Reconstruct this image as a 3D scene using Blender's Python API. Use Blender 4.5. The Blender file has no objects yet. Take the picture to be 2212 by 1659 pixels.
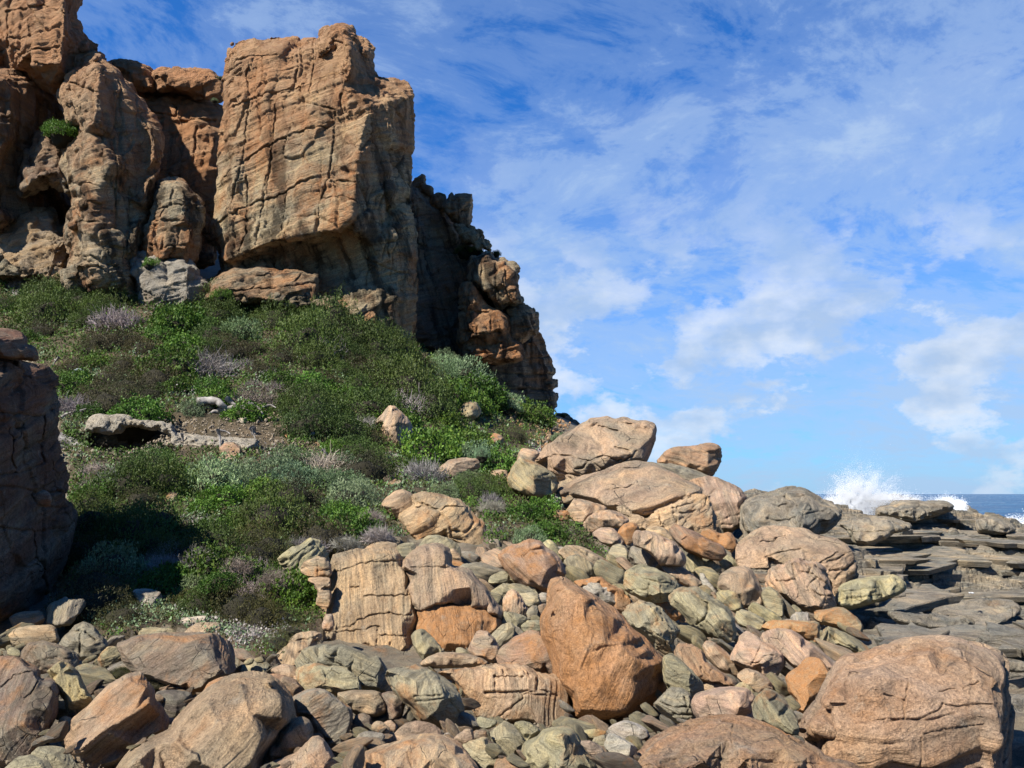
import bpy, math, random, time
import numpy as np
from mathutils import Vector, Matrix
from mathutils.geometry import delaunay_2d_cdt

T0 = time.time()
scene = bpy.context.scene
col = scene.collection

# ------------------------------------------------------------ camera
FPX = 1790.0            # focal length in units of the traced picture (2212 wide)
PITCH = math.atan(237.5 / FPX)
cam_d = bpy.data.cameras.new("camera")
cam = bpy.data.objects.new("camera", cam_d)
col.objects.link(cam)
cam_d.sensor_width = 36.0
cam_d.lens = 36.0 * FPX / 2212.0
cam_d.clip_start = 0.1
cam_d.clip_end = 60000.0
cam.location = (0, 0, 0)
cam.rotation_euler = (math.pi / 2 + PITCH, 0, 0)
scene.camera = cam

# ------------------------------------------------------------ sun, sky
SUN = Vector((-0.73, -0.66, 1.0)).normalized()
sun_el = math.asin(SUN.z)
sun_az = math.atan2(SUN.x, SUN.y)
sd = bpy.data.lights.new("sun", 'SUN')
sd.energy = 5.0
sd.angle = math.radians(0.55)
sd.color = (1.0, 0.93, 0.82)
so = bpy.data.objects.new("sun", sd)
col.objects.link(so)
so.rotation_euler = SUN.to_track_quat('Z', 'Y').to_euler()

scene.view_settings.view_transform = 'Standard'
scene.view_settings.look = 'None'
scene.view_settings.exposure = 0.9
scene.view_settings.gamma = 1.0
scene.cycles.use_denoising = True
scene.cycles.max_bounces = 5
scene.cycles.diffuse_bounces = 2
scene.cycles.transparent_max_bounces = 12
scene.cycles.sample_clamp_indirect = 6.0


def nd(nt, typ, **kw):
    n = nt.nodes.new(typ)
    for k, v in kw.items():
        if k.startswith('i_'):
            key = k[2:]
            n.inputs[int(key) if key.isdigit() else key.replace('_', ' ')].default_value = v
        else:
            setattr(n, k, v)
    return n


def ramp(nt, fac, stops, interp='LINEAR'):
    r = nt.nodes.new('ShaderNodeValToRGB')
    r.color_ramp.interpolation = interp
    el = r.color_ramp.elements
    while len(el) < len(stops):
        el.new(0.5)
    for e, (p, c) in zip(el, stops):
        e.position = p
        e.color = (c[0], c[1], c[2], 1) if not isinstance(c, (int, float)) else (c, c, c, 1)
    nt.links.new(fac, r.inputs[0])
    return r.outputs[0]


def mixc(nt, a, b, fac, mode='MIX'):
    m = nt.nodes.new('ShaderNodeMix')
    m.data_type = 'RGBA'
    m.blend_type = mode
    m.clamp_factor = True
    for sock, val in ((m.inputs[0], fac), (m.inputs[6], a), (m.inputs[7], b)):
        if hasattr(val, 'is_linked') or hasattr(val, 'links'):
            nt.links.new(val, sock)
        elif isinstance(val, (int, float)):
            sock.default_value = val
        else:
            sock.default_value = (*val[:3], 1)
    return m.outputs[2]


def mth(nt, op, a, b=None, c=None, clamp=False):
    m = nt.nodes.new('ShaderNodeMath')
    m.operation = op
    m.use_clamp = clamp
    for i, v in enumerate((a, b, c)):
        if v is None:
            continue
        if isinstance(v, (int, float)):
            m.inputs[i].default_value = v
        else:
            nt.links.new(v, m.inputs[i])
    return m.outputs[0]


def vmth(nt, op, a, b=None, s=None):
    m = nt.nodes.new('ShaderNodeVectorMath')
    m.operation = op
    for i, v in enumerate((a, b)):
        if v is None:
            continue
        if isinstance(v, tuple):
            m.inputs[i].default_value = v
        else:
            nt.links.new(v, m.inputs[i])
    if s is not None:
        if isinstance(s, (int, float)):
            m.inputs['Scale'].default_value = s
        else:
            nt.links.new(s, m.inputs['Scale'])
    return m.outputs[0]


def noise(nt, vec, scale, detail=4, rough=0.55, dist=0.0):
    n = nd(nt, 'ShaderNodeTexNoise')
    n.inputs['Scale'].default_value = scale
    n.inputs['Detail'].default_value = detail
    n.inputs['Roughness'].default_value = rough
    n.inputs['Distortion'].default_value = dist
    nt.links.new(vec, n.inputs['Vector'])
    return n.outputs['Fac']


world = bpy.data.worlds.new("World")
scene.world = world
world.use_nodes = True
wt = world.node_tree
wt.nodes.clear()
wo = nd(wt, 'ShaderNodeOutputWorld')
bg = nd(wt, 'ShaderNodeBackground')
wt.links.new(bg.outputs[0], wo.inputs[0])
sky = nd(wt, 'ShaderNodeTexSky', sky_type='NISHITA')
sky.sun_disc = False
sky.sun_elevation = sun_el
sky.sun_rotation = sun_az
sky.air_density = 1.0
sky.dust_density = 0.25
sky.ozone_density = 2.5
tc = nd(wt, 'ShaderNodeTexCoord')
sep = nd(wt, 'ShaderNodeSeparateXYZ')
wt.links.new(tc.outputs['Generated'], sep.inputs[0])
zz = mth(wt, 'MAXIMUM', sep.outputs[2], 0.0)
den = mth(wt, 'ADD', zz, 0.36)
cmb = nd(wt, 'ShaderNodeCombineXYZ')
wt.links.new(mth(wt, 'DIVIDE', sep.outputs[0], den), cmb.inputs[0])
wt.links.new(mth(wt, 'DIVIDE', sep.outputs[1], den), cmb.inputs[1])
mp = nd(wt, 'ShaderNodeMapping')
mp.inputs['Rotation'].default_value = (0, 0, math.radians(-32))
mp.inputs['Scale'].default_value = (1.0, 1.22, 1)
mp.inputs['Location'].default_value = (1.7, 0.4, 0)
wt.links.new(cmb.outputs[0], mp.inputs[0])
warp = nd(wt, 'ShaderNodeTexNoise', i_Scale=1.1, i_Detail=3.0)
wt.links.new(mp.outputs[0], warp.inputs['Vector'])
wv = vmth(wt, 'ADD', mp.outputs[0], vmth(wt, 'SCALE', warp.outputs['Color'], s=0.55))
c1 = noise(wt, wv, 2.0, 4, 0.5)
c2 = noise(wt, wv, 7.5, 9, 0.64, 0.1)
c4 = noise(wt, wv, 22.0, 8, 0.7, 0.2)
cl = mth(wt, 'ADD', mth(wt, 'MULTIPLY', c1, 0.50), mth(wt, 'ADD', mth(wt, 'MULTIPLY', c2, 0.42), mth(wt, 'MULTIPLY', c4, 0.20)))
low = mth(wt, 'MULTIPLY', mth(wt, 'SUBTRACT', 0.60, zz, clamp=True), 0.20)
cl = mth(wt, 'ADD', cl, low)
cfac = ramp(wt, cl, [(0.455, 0.0), (0.54, 0.22), (0.63, 0.54), (0.76, 0.84)], 'EASE')
# fair-weather cumulus low over the sea
mp2 = nd(wt, 'ShaderNodeMapping')
mp2.inputs['Scale'].default_value = (4.4, 4.4, 7.4)
mp2.inputs['Location'].default_value = (0.9, 0.0, 0.5)
wt.links.new(tc.outputs['Generated'], mp2.inputs[0])
c3 = noise(wt, mp2.outputs[0], 1.6, 10, 0.60)
band = ramp(wt, zz, [(0.0, 0.45), (0.05, 0.85), (0.20, 0.75), (0.34, 0.12), (0.5, 0.0)])
c3f = mth(wt, 'MULTIPLY', ramp(wt, c3, [(0.485, 0.0), (0.535, 0.65), (0.64, 1.0)]), band)
shade = noise(wt, mp2.outputs[0], 3.4, 5, 0.5)
skyc = mixc(wt, sky.outputs[0], (0.27, 0.95, 1.82), 1.0, 'MULTIPLY')
ahead = ramp(wt, mth(wt, 'MULTIPLY', sep.outputs[1], 1.0), [(0.30, 0.0), (0.62, 1.0)])
low_ = ramp(wt, zz, [(0.60, 1.0), (0.80, 0.0)])
here = mth(wt, 'MULTIPLY', ahead, low_)
cfac = mth(wt, 'MULTIPLY', cfac, here)
skyb = mixc(wt, skyc, (4.5, 6.1, 8.6), cfac)
haze_ = ramp(wt, zz, [(0.0, 0.45), (0.12, 0.25), (0.35, 0.0)])
skyb = mixc(wt, skyb, (3.9, 5.6, 8.0), haze_)
cum = ramp(wt, shade, [(0.38, (4.6, 5.9, 7.9)), (0.62, (8.3, 8.8, 9.5))])
skyb = mixc(wt, skyb, cum, mth(wt, 'MULTIPLY', c3f, here))
skyb = mixc(wt, skyb, ramp(wt, mth(wt, 'MULTIPLY_ADD', sep.outputs[1], 0.5, 0.5), [(0.45, 0.6), (0.72, 1.0)]), 1.0, 'MULTIPLY')
wt.links.new(skyb, bg.inputs[0])
bg.inputs[1].default_value = 0.055


# ------------------------------------------------------------ picture <-> world
CP, SP = math.cos(PITCH), math.sin(PITCH)


def P(u, v, Y):
    """world point on the ray of picture position (u, v) at distance Y ahead"""
    a = (u - 1106.0) / FPX
    b = (829.5 - v) / FPX
    dy = CP - b * SP
    dz = SP + b * CP
    return np.stack([a / dy * Y, Y + 0 * a, dz / dy * Y], -1)


def PIX(p):
    x, y, z = p[..., 0], p[..., 1], p[..., 2]
    f = y * CP + z * SP
    up = -y * SP + z * CP
    return 1106.0 + FPX * x / f, 829.5 - FPX * up / f


ZONES = dict(A1=(0, 0), A2=(432, 0), A3=(0, 378), A4=(432, 378), A5=(810, 351),
             B1=(0, 675), B2=(486, 756), B3=(972, 810), B4=(1404, 918), B5=(1659, 972),
             C1=(0, 1244), C2=(432, 1244), C3=(864, 1244), C4=(1296, 1244), C5=(1659, 1244),
             C6=(540, 1053), C7=(1026, 1053))


def tr(zone, s):
    """traced points: 'x,y x,y' in a zone, or 'zone:' switches inside the string"""
    out = []
    ox, oy = ZONES.get(zone, (0, 0))
    k = 0.25 if zone in ZONES else 1.0
    for t in s.split():
        if t.endswith(':'):
            z = t[:-1]
            ox, oy = ZONES.get(z, (0, 0))
            k = 0.25 if z in ZONES else 1.0
            continue
        a = t.split(',')
        out.append((ox + float(a[0]) * k, oy + float(a[1]) * k) + tuple(float(q) for q in a[2:]))
    return out


# ------------------------------------------------------------ noise
_rs = np.random.RandomState(7)
_perm = _rs.permutation(256).astype(np.int64)
_perm = np.concatenate([_perm, _perm, _perm])
_g = _rs.normal(size=(256, 3))
_g /= np.linalg.norm(_g, axis=1)[:, None]
_g = _g.astype(np.float32)
_rv = _rs.rand(256, 3).astype(np.float32)


def _hash(i, j, k):
    return _perm[_perm[_perm[i & 255] + (j & 255)] + (k & 255)]


def perlin(p):
    p = np.asarray(p, dtype=np.float32)
    i = np.floor(p).astype(np.int64)
    f = p - i
    w = f * f * f * (f * (f * 6 - 15) + 10)
    r = 0
    for dx in (0, 1):
        wx = w[:, 0] if dx else 1 - w[:, 0]
        for dy in (0, 1):
            wy = w[:, 1] if dy else 1 - w[:, 1]
            for dz in (0, 1):
                wz = w[:, 2] if dz else 1 - w[:, 2]
                g = _g[_hash(i[:, 0] + dx, i[:, 1] + dy, i[:, 2] + dz)]
                d = g[:, 0] * (f[:, 0] - dx) + g[:, 1] * (f[:, 1] - dy) + g[:, 2] * (f[:, 2] - dz)
                r = r + wx * wy * wz * d
    return r * 1.6


def fbm(p, octv=4, gain=0.5):
    a, s, r = 1.0, 0.0, 0
    for o in range(octv):
        r = r + a * perlin(p * (2.03 ** o) + 17.3 * o)
        s += a
        a *= gain
    return r / s


def cells(p):
    """distances to nearest and second nearest cell points, and a random value per cell"""
    p = np.asarray(p, dtype=np.float32)
    i = np.floor(p).astype(np.int64)
    f1 = np.full(len(p), 9.0, np.float32)
    f2 = np.full(len(p), 9.0, np.float32)
    cid = np.zeros(len(p), np.int64)
    for dx in (-1, 0, 1):
        for dy in (-1, 0, 1):
            for dz in (-1, 0, 1):
                h = _hash(i[:, 0] + dx, i[:, 1] + dy, i[:, 2] + dz)
                q = _rv[h] + i + np.array([dx, dy, dz])
                d = np.sqrt(((q - p) ** 2).sum(1)).astype(np.float32)
                n1 = d < f1
                f2 = np.where(n1, f1, np.minimum(f2, d))
                cid = np.where(n1, h, cid)
                f1 = np.minimum(f1, d)
    return f1, f2, _rv[cid, 0]


def sstep(a, b, x):
    t = np.clip((x - a) / (b - a), 0, 1)
    return t * t * (3 - 2 * t)


# ------------------------------------------------------------ ground surface
GP = """960,775,66 1030,818,71 1110,878,75
0,1659,7 500,1659,7 1100,1659,7 1700,1659,7.2 2212,1659,7.6
0,1550,9.3 600,1550,9.4 1200,1550,9.8 1900,1550,10.3 0,1450,12 600,1450,12.2 1100,1450,13 1700,1450,14 2100,1450,15.5 2120,1350,25 2195,1400,27
0,1350,15.5 600,1350,16 1100,1350,17.5 1500,1350,19 1800,1350,21 2200,1340,29
300,1250,18 700,1250,19.5 1100,1250,22 1500,1250,24 1800,1250,27 2200,1250,35
300,1150,23 700,1150,24 1100,1150,27 1500,1150,31 1900,1150,41 2200,1150,48 1600,1110,40 1850,1112,52
300,1080,26 800,1080,29 1200,1080,34 1500,1100,35 300,1000,31 800,1000,35 1200,1000,46
150,900,37 300,900,37 800,900,43 1100,900,58 1230,905,76 150,800,44 300,800,44 700,800,48 1000,800,66
0,700,54 100,700,54 500,700,56 800,700,61 870,745,66 0,640,58 300,640,59 500,645,61"""
_pts = [tuple(float(x) for x in t.split(',')) for t in GP.split()]
_w = [tuple(P(np.float64(u), np.float64(v), np.float64(Y))) for u, v, Y in _pts]
_w += [tuple(P(np.float64(a), np.float64(b), np.float64(c))) for a, b, c in ((1030, 862, 82), (1110, 915, 85), (1200, 945, 88), (900, 800, 80))]
_w += [(-12, -4, -1.6), (0, -4, -2.0), (12, -4, -2.6), (-30, 10, 2.0), (-45, 35, 9), (-60, 60, 20), (-40, 85, 26), (-22, 92, 26),
       (10, 105, -5), (14, 84, -3.5), (2, 100, 2), (22, 15, -4.2), (40, 22, -5.6), (45, 45, -5.0), (50, 70, -7), (28, 75, -5.5), (30, 100, -6), (70, 40, -9), (14, 4, -3.2)]
_w = np.array(_w)
_cx = _w[:, :2] / 20.0


def _tps(r2):
    return 0.5 * r2 * np.log(np.maximum(r2, 1e-12))


_n = len(_w)
_A = np.zeros((_n + 3, _n + 3))
_A[:_n, :_n] = _tps(((_cx[:, None] - _cx[None]) ** 2).sum(-1)) + np.eye(_n) * 0.004
_A[:_n, _n] = 1
_A[:_n, _n + 1:] = _cx
_A[_n:, :_n] = _A[:_n, _n:].T
_sol = np.linalg.solve(_A, np.concatenate([_w[:, 2], [0, 0, 0]]))


def ground_z(x, y):
    q = np.stack([np.asarray(x, float).ravel(), np.asarray(y, float).ravel()], -1) / 20.0
    out = np.empty(len(q))
    for s in range(0, len(q), 20000):
        c = q[s:s + 20000]
        r2 = ((c[:, None] - _cx[None]) ** 2).sum(-1)
        out[s:s + 20000] = _tps(r2) @ _sol[:_n] + _sol[_n] + c @ _sol[_n + 1:]
    return out.reshape(np.shape(x))


_Ys = np.exp(np.linspace(math.log(4.5), math.log(110), 420))


def hit(u, v):
    """distance at which the ray through (u, v) meets the ground"""
    p = P(np.full_like(_Ys, u), np.full_like(_Ys, v), _Ys)
    g = ground_z(p[:, 0], p[:, 1])
    below = p[:, 2] < g
    if not below.any():
        return 90.0
    k = int(np.argmax(below))
    return float(_Ys[k])


# ------------------------------------------------------------ tagging
def tag(o, label, cat, group=None, kind=None):
    if label:
        o['label'] = label
    if cat:
        o['category'] = cat
    if group:
        o['group'] = group
    if kind:
        o['kind'] = kind
    return o


def newmesh(name, verts, faces, mat=None, smooth=True):
    me = bpy.data.meshes.new(name)
    verts = np.asarray(verts, dtype=np.float32)
    faces = np.asarray(faces, dtype=np.int32)
    n = faces.shape[1]
    me.vertices.add(len(verts))
    me.vertices.foreach_set('co', verts.ravel())
    me.loops.add(faces.size)
    me.loops.foreach_set('vertex_index', faces.ravel())
    me.polygons.add(len(faces))
    me.polygons.foreach_set('loop_start', np.arange(0, faces.size, n, dtype=np.int32))
    me.polygons.foreach_set('use_smooth', np.full(len(faces), smooth))
    me.update()
    me.validate()
    if mat:
        me.materials.append(mat)
    return me


def addobj(name, me, loc=(0, 0, 0), parent=None):
    o = bpy.data.objects.new(name, me)
    col.objects.link(o)
    o.location = loc
    if parent:
        o.parent = parent
    return o

# ------------------------------------------------------------ materials
def new_mat(name, rough=0.85):
    m = bpy.data.materials.new(name)
    m.use_nodes = True
    nt = m.node_tree
    b = nt.nodes['Principled BSDF']
    b.inputs['Roughness'].default_value = rough
    b.inputs['Specular IOR Level'].default_value = 0.25
    return m, nt, b


def oattr(nt, name):
    a = nt.nodes.new('ShaderNodeAttribute')
    a.attribute_type = 'OBJECT'
    a.attribute_name = name
    return a.outputs['Fac']


def rock_material(name, grey=(0.217, 0.209, 0.156), rust=(0.357, 0.171, 0.065), dark=(0.076, 0.065, 0.053), base=None,
                  greyamt=0.55, band=0.5, bump=1.0, streak=0.0, scale=None, topwarm=None):
    m, nt, b = new_mat(name)
    L = nt.links
    tcn = nd(nt, 'ShaderNodeTexCoord')
    oi = nd(nt, 'ShaderNodeObjectInfo')
    off = vmth(nt, 'SCALE', (1, 1, 1), s=mth(nt, 'MULTIPLY', oi.outputs['Random'], 37.0))
    nt.nodes[-1].inputs[0].default_value = (1.0, 0.7, 0.4)
    sc = vmth(nt, 'SCALE', tcn.outputs['Object'], s=(oattr(nt, 'grain') if scale is None else scale))
    co = vmth(nt, 'ADD', sc, off)
    wn = nd(nt, 'ShaderNodeTexNoise', i_Scale=0.9, i_Detail=3.0)
    L.new(co, wn.inputs['Vector'])
    wp = vmth(nt, 'ADD', co, vmth(nt, 'SCALE', vmth(nt, 'SUBTRACT', wn.outputs['Color'], (0.5, 0.5, 0.5)), s=0.24))
    mp_ = nd(nt, 'ShaderNodeMapping')
    mp_.inputs['Scale'].default_value = (0.28, 0.28, 5.0)
    L.new(wp, mp_.inputs[0])
    nb = noise(nt, mp_.outputs[0], 1.5, 6, 0.68)
    nfb = noise(nt, mp_.outputs[0], 6.5, 4, 0.6)
    npt = noise(nt, co, 0.75, 6, 0.6, 0.4)
    ngr = noise(nt, wp, 1.3, 5, 0.62)
    nfi = noise(nt, co, 26.0, 6, 0.75)
    nmd = noise(nt, co, 6.0, 6, 0.7)
    nsp = noise(nt, co, 75.0, 3, 0.7)
    basec = oi.outputs['Color'] if base is None else base
    lay = vmth(nt, 'ADD', mp_.outputs[0], (5.2, 1.3, 8.8))
    ng2 = noise(nt, lay, 0.9, 5, 0.6)
    gsum = mth(nt, 'ADD', mth(nt, 'MULTIPLY', ngr, 0.5), mth(nt, 'MULTIPLY', ng2, 0.5))
    gf = mth(nt, 'MULTIPLY', ramp(nt, gsum, [(0.44, 0.0), (0.60, 1.0)]), greyamt)
    c = mixc(nt, basec, grey, gf)
    nvar = noise(nt, co, 0.9, 4, 0.55)
    c = mixc(nt, c, ramp(nt, nvar, [(0.30, (0.66, 0.62, 0.58)), (0.5, (1.0, 1.0, 1.0)), (0.70, (1.22, 1.12, 0.98))]), 0.9, 'MULTIPLY')
    # pale and dark beds
    c = mixc(nt, c, ramp(nt, nb, [(0.32, (0.50, 0.50, 0.50)), (0.5, (1.0, 1.0, 1.0)), (0.66, (1.36, 1.25, 1.10))]), band, 'MULTIPLY')
    c = mixc(nt, c, ramp(nt, nfb, [(0.34, 0.66), (0.5, 1.0), (0.68, 1.22)]), band * 0.8, 'MULTIPLY')
    rf = mth(nt, 'SUBTRACT', npt, mth(nt, 'SUBTRACT', 0.74, mth(nt, 'MULTIPLY', oi.outputs['Alpha'], 0.5)))
    rf = mth(nt, 'MULTIPLY', rf, 6.0, clamp=True)
    rf = mth(nt, 'MULTIPLY', rf, ramp(nt, nmd, [(0.3, 0.35), (0.6, 0.95)]))
    c = mixc(nt, c, rust, rf)
    if streak:
        mps = nd(nt, 'ShaderNodeMapping')
        mps.inputs['Scale'].default_value = (1.4, 1.4, 0.10)
        L.new(wp, mps.inputs[0])
        ns = noise(nt, mps.outputs[0], 1.4, 5, 0.65)
        c = mixc(nt, c, (0.26, 0.25, 0.24), mth(nt, 'MULTIPLY', ramp(nt, ns, [(0.49, 0.0), (0.60, 1.0)]), streak), 'MULTIPLY')
        c = mixc(nt, c, (0.34, 0.165, 0.06), mth(nt, 'MULTIPLY', ramp(nt, ns, [(0.26, 1.0), (0.38, 0.0)]), streak * 0.8))
    # lichen freckles, weathering
    nl = noise(nt, co, 3.6, 7, 0.7)
    vo = nd(nt, 'ShaderNodeTexVoronoi', feature='DISTANCE_TO_EDGE')
    vo.inputs['Scale'].default_value = 1.5
    cm = nd(nt, 'ShaderNodeMapping')
    cm.inputs['Scale'].default_value = (1.0, 1.0, 1.7)
    L.new(vmth(nt, 'ADD', wp, vmth(nt, 'SCALE', wn.outputs['Color'], s=0.35)), cm.inputs[0])
    L.new(cm.outputs[0], vo.inputs['Vector'])
    crk = mth(nt, 'MULTIPLY', ramp(nt, vo.outputs['Distance'], [(0.0, 1.0), (0.022, 0.0)]), ramp(nt, ngr, [(0.50, 0.0), (0.62, 1.0)]))
    c = mixc(nt, c, dark, mth(nt, 'MULTIPLY', crk, 0.3))
    c = mixc(nt, c, dark, mth(nt, 'MULTIPLY', ramp(nt, nl, [(0.60, 0.0), (0.74, 1.0)]), 0.55))
    c = mixc(nt, c, (0.38, 0.35, 0.28), mth(nt, 'MULTIPLY', ramp(nt, nl, [(0.30, 1.0), (0.40, 0.0)]), 0.35))
    c = mixc(nt, c, ramp(nt, nfi, [(0.30, 0.42), (0.5, 1.0), (0.70, 1.42)]), 0.8, 'MULTIPLY')
    c = mixc(nt, c, ramp(nt, nsp, [(0.34, 0.62), (0.5, 1.0), (0.66, 1.38)]), 0.7, 'MULTIPLY')
    if topwarm:
        z0, z1, cw, amt = topwarm
        gp = nd(nt, 'ShaderNodeNewGeometry')
        sp_ = nd(nt, 'ShaderNodeSeparateXYZ')
        L.new(gp.outputs['Position'], sp_.inputs[0])
        h = mth(nt, 'ADD', sp_.outputs[2], mth(nt, 'MULTIPLY', mth(nt, 'SUBTRACT', ngr, 0.5), 16.0))
        hf = mth(nt, 'DIVIDE', mth(nt, 'SUBTRACT', h, z0), z1 - z0, clamp=True)
        c = mixc(nt, c, cw, mth(nt, 'MULTIPLY', hf, amt))
    L.new(c, b.inputs['Base Color'])
    hsum = mth(nt, 'ADD', mth(nt, 'MULTIPLY', nb, 0.38 * band + 0.15), mth(nt, 'MULTIPLY', nfb, 0.40 * band + 0.05))
    hsum = mth(nt, 'ADD', hsum, mth(nt, 'MULTIPLY', nmd, 0.40))
    hsum = mth(nt, 'ADD', hsum, mth(nt, 'MULTIPLY', nfi, 0.42))
    hsum = mth(nt, 'ADD', hsum, mth(nt, 'MULTIPLY', nsp, 0.12))
    hsum = mth(nt, 'SUBTRACT', hsum, mth(nt, 'MULTIPLY', crk, 0.5))
    bp = nd(nt, 'ShaderNodeBump')
    bp.inputs['Strength'].default_value = 0.95
    if scale is None:
        L.new(mth(nt, 'DIVIDE', 0.11 * bump, oattr(nt, 'grain')), bp.inputs['Distance'])
    else:
        bp.inputs['Distance'].default_value = 0.11 * bump / scale
    L.new(hsum, bp.inputs['Height'])
    L.new(bp.outputs[0], b.inputs['Normal'])
    return m


M_BOULDER = rock_material('boulder_rock', band=0.8)
M_CLIFF = rock_material('cliff_rock', grey=(0.275, 0.255, 0.185), rust=(0.350, 0.156, 0.061), band=0.75, bump=1.6, streak=1.0, greyamt=0.8,
                        topwarm=(23.0, 31.0, (0.40, 0.205, 0.10), 0.6))
M_SHELF = rock_material('shelf_rock', grey=(0.185, 0.182, 0.155), base=(0.27, 0.235, 0.18), scale=0.9, band=1.15, bump=1.3, greyamt=1.0, rust=(0.22, 0.13, 0.07))
M_LIME = rock_material('limestone', grey=(0.304, 0.274, 0.228), rust=(0.304, 0.190, 0.091), band=0.2, bump=2.2)


def soil_material():
    m, nt, b = new_mat('soil', 0.95)
    tcn = nd(nt, 'ShaderNodeTexCoord')
    a = noise(nt, tcn.outputs['Object'], 0.9, 8, 0.7)
    f = noise(nt, tcn.outputs['Object'], 9.0, 8, 0.75)
    c = ramp(nt, a, [(0.3, (0.045, 0.040, 0.025)), (0.5, (0.10, 0.08, 0.05)), (0.7, (0.20, 0.145, 0.09))])
    c = mixc(nt, c, ramp(nt, f, [(0.3, 0.5), (0.7, 1.3)]), 0.9, 'MULTIPLY')
    nt.links.new(c, b.inputs['Base Color'])
    bp = nd(nt, 'ShaderNodeBump', i_Strength=0.9, i_Distance=0.15)
    nt.links.new(f, bp.inputs['Height'])
    nt.links.new(bp.outputs[0], b.inputs['Normal'])
    return m


M_SOIL = soil_material()


def leaf_material(name, dark, light, warm):
    warm = tuple(l * .55 + w_ * .45 for l, w_ in zip(light, warm))
    dark = tuple(l * .35 + w_ * .65 for l, w_ in zip(light, dark))
    m, nt, b = new_mat(name, 0.6)
    g = nd(nt, 'ShaderNodeNewGeometry')
    oi = nd(nt, 'ShaderNodeObjectInfo')
    tcn = nd(nt, 'ShaderNodeTexCoord')
    c = ramp(nt, g.outputs['Random Per Island'], [(0.0, dark), (0.62, light), (1.0, warm)])
    n_ = noise(nt, tcn.outputs['Object'], 2.2, 3, 0.5)
    c = mixc(nt, c, ramp(nt, n_, [(0.35, 0.6), (0.65, 1.3)]), 0.8, 'MULTIPLY')
    c = mixc(nt, c, oi.outputs['Color'], 1.0, 'MULTIPLY')
    nt.links.new(c, b.inputs['Base Color'])
    b.inputs['Subsurface Weight'].default_value = 0.0
    tr_ = nd(nt, 'ShaderNodeBsdfTranslucent')
    nt.links.new(c, tr_.inputs[0])
    ms = nd(nt, 'ShaderNodeMixShader', i_0=0.22)
    out = nt.nodes['Material Output']
    nt.links.new(b.outputs[0], ms.inputs[1])
    nt.links.new(tr_.outputs[0], ms.inputs[2])
    nt.links.new(ms.outputs[0], out.inputs[0])
    return m


M_LEAF = dict(
    dark=leaf_material('leaf_dark', (0.029, 0.051, 0.012), (0.064, 0.103, 0.022), (0.109, 0.133, 0.035)),
    bright=leaf_material('leaf_bright', (0.034, 0.078, 0.012), (0.078, 0.161, 0.022), (0.168, 0.217, 0.030)),
    silver=leaf_material('leaf_silver', (0.073, 0.127, 0.059), (0.186, 0.273, 0.139), (0.320, 0.400, 0.225)),
    brown=leaf_material('leaf_brown', (0.028, 0.028, 0.014), (0.066, 0.060, 0.028), (0.085, 0.105, 0.032)),
    olive=leaf_material('leaf_olive', (0.029, 0.037, 0.012), (0.071, 0.077, 0.022), (0.129, 0.099, 0.035)),
    twig=leaf_material('twig_grey', (0.153, 0.132, 0.118), (0.344, 0.311, 0.290), (0.497, 0.455, 0.428)))


def wood_material():
    m, nt, b = new_mat('driftwood', 0.8)
    tcn = nd(nt, 'ShaderNodeTexCoord')
    n_ = noise(nt, tcn.outputs['Object'], 4.0, 6, 0.7)
    c = ramp(nt, n_, [(0.35, (0.09, 0.08, 0.07)), (0.55, (0.27, 0.25, 0.23)), (0.72, (0.42, 0.40, 0.37))])
    nt.links.new(c, b.inputs['Base Color'])
    return m


M_WOOD = wood_material()
M_INNER_SHADE, _nt, _b = new_mat('shrub_inner_shade', 0.9)
_b.inputs['Base Color'].default_value = (0.022, 0.020, 0.012, 1)  # shade inside the shrubs, put into the core's colour

# ------------------------------------------------------------ rocks from traced outlines
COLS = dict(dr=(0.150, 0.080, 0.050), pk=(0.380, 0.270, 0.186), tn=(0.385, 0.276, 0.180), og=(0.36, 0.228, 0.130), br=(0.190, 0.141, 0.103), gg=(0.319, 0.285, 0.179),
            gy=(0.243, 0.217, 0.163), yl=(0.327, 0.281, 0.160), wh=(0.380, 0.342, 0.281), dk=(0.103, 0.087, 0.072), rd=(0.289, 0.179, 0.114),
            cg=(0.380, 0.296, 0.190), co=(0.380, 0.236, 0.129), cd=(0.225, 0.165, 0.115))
RUST = dict(og=0.75, rd=0.62, tn=0.34, br=0.40, co=0.55, cg=0.56, cd=0.5, pk=0.34, yl=0.40)
JOBS = []
STYLE = dict(          # smoothing, lump, strata, crack depth (all relative to size), crack scale
    r=(1.6, .036, .012, .012, 1.6), a=(.5, .030, .014, .016, 1.8), l=(.7, .028, .034, .018, 2.0), b=(.6, .030, .020, .045, 2.6),
    s=(4, .030, .006, .004, 1.4))


def in_poly(pts, poly):
    x, y = pts[:, 0], pts[:, 1]
    r = np.zeros(len(pts), bool)
    j = len(poly) - 1
    for i in range(len(poly)):
        xi, yi = poly[i]
        xj, yj = poly[j]
        c = ((yi > y) != (yj > y)) & (x < (xj - xi) * (y - yi) / (yj - yi + 1e-9) + xi)
        r ^= c
        j = i
    return r


def seg_dist(pts, poly, closed=True):
    d = np.full(len(pts), 1e9)
    n = len(poly)
    for i in range(n if closed else n - 1):
        a = np.array(poly[i], float)
        b = np.array(poly[(i + 1) % n], float)
        ab = b - a
        t = np.clip(((pts - a) @ ab) / (ab @ ab + 1e-9), 0, 1)
        q = pts - a - t[:, None] * ab
        d = np.minimum(d, np.sqrt((q ** 2).sum(1)))
    return d


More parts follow.
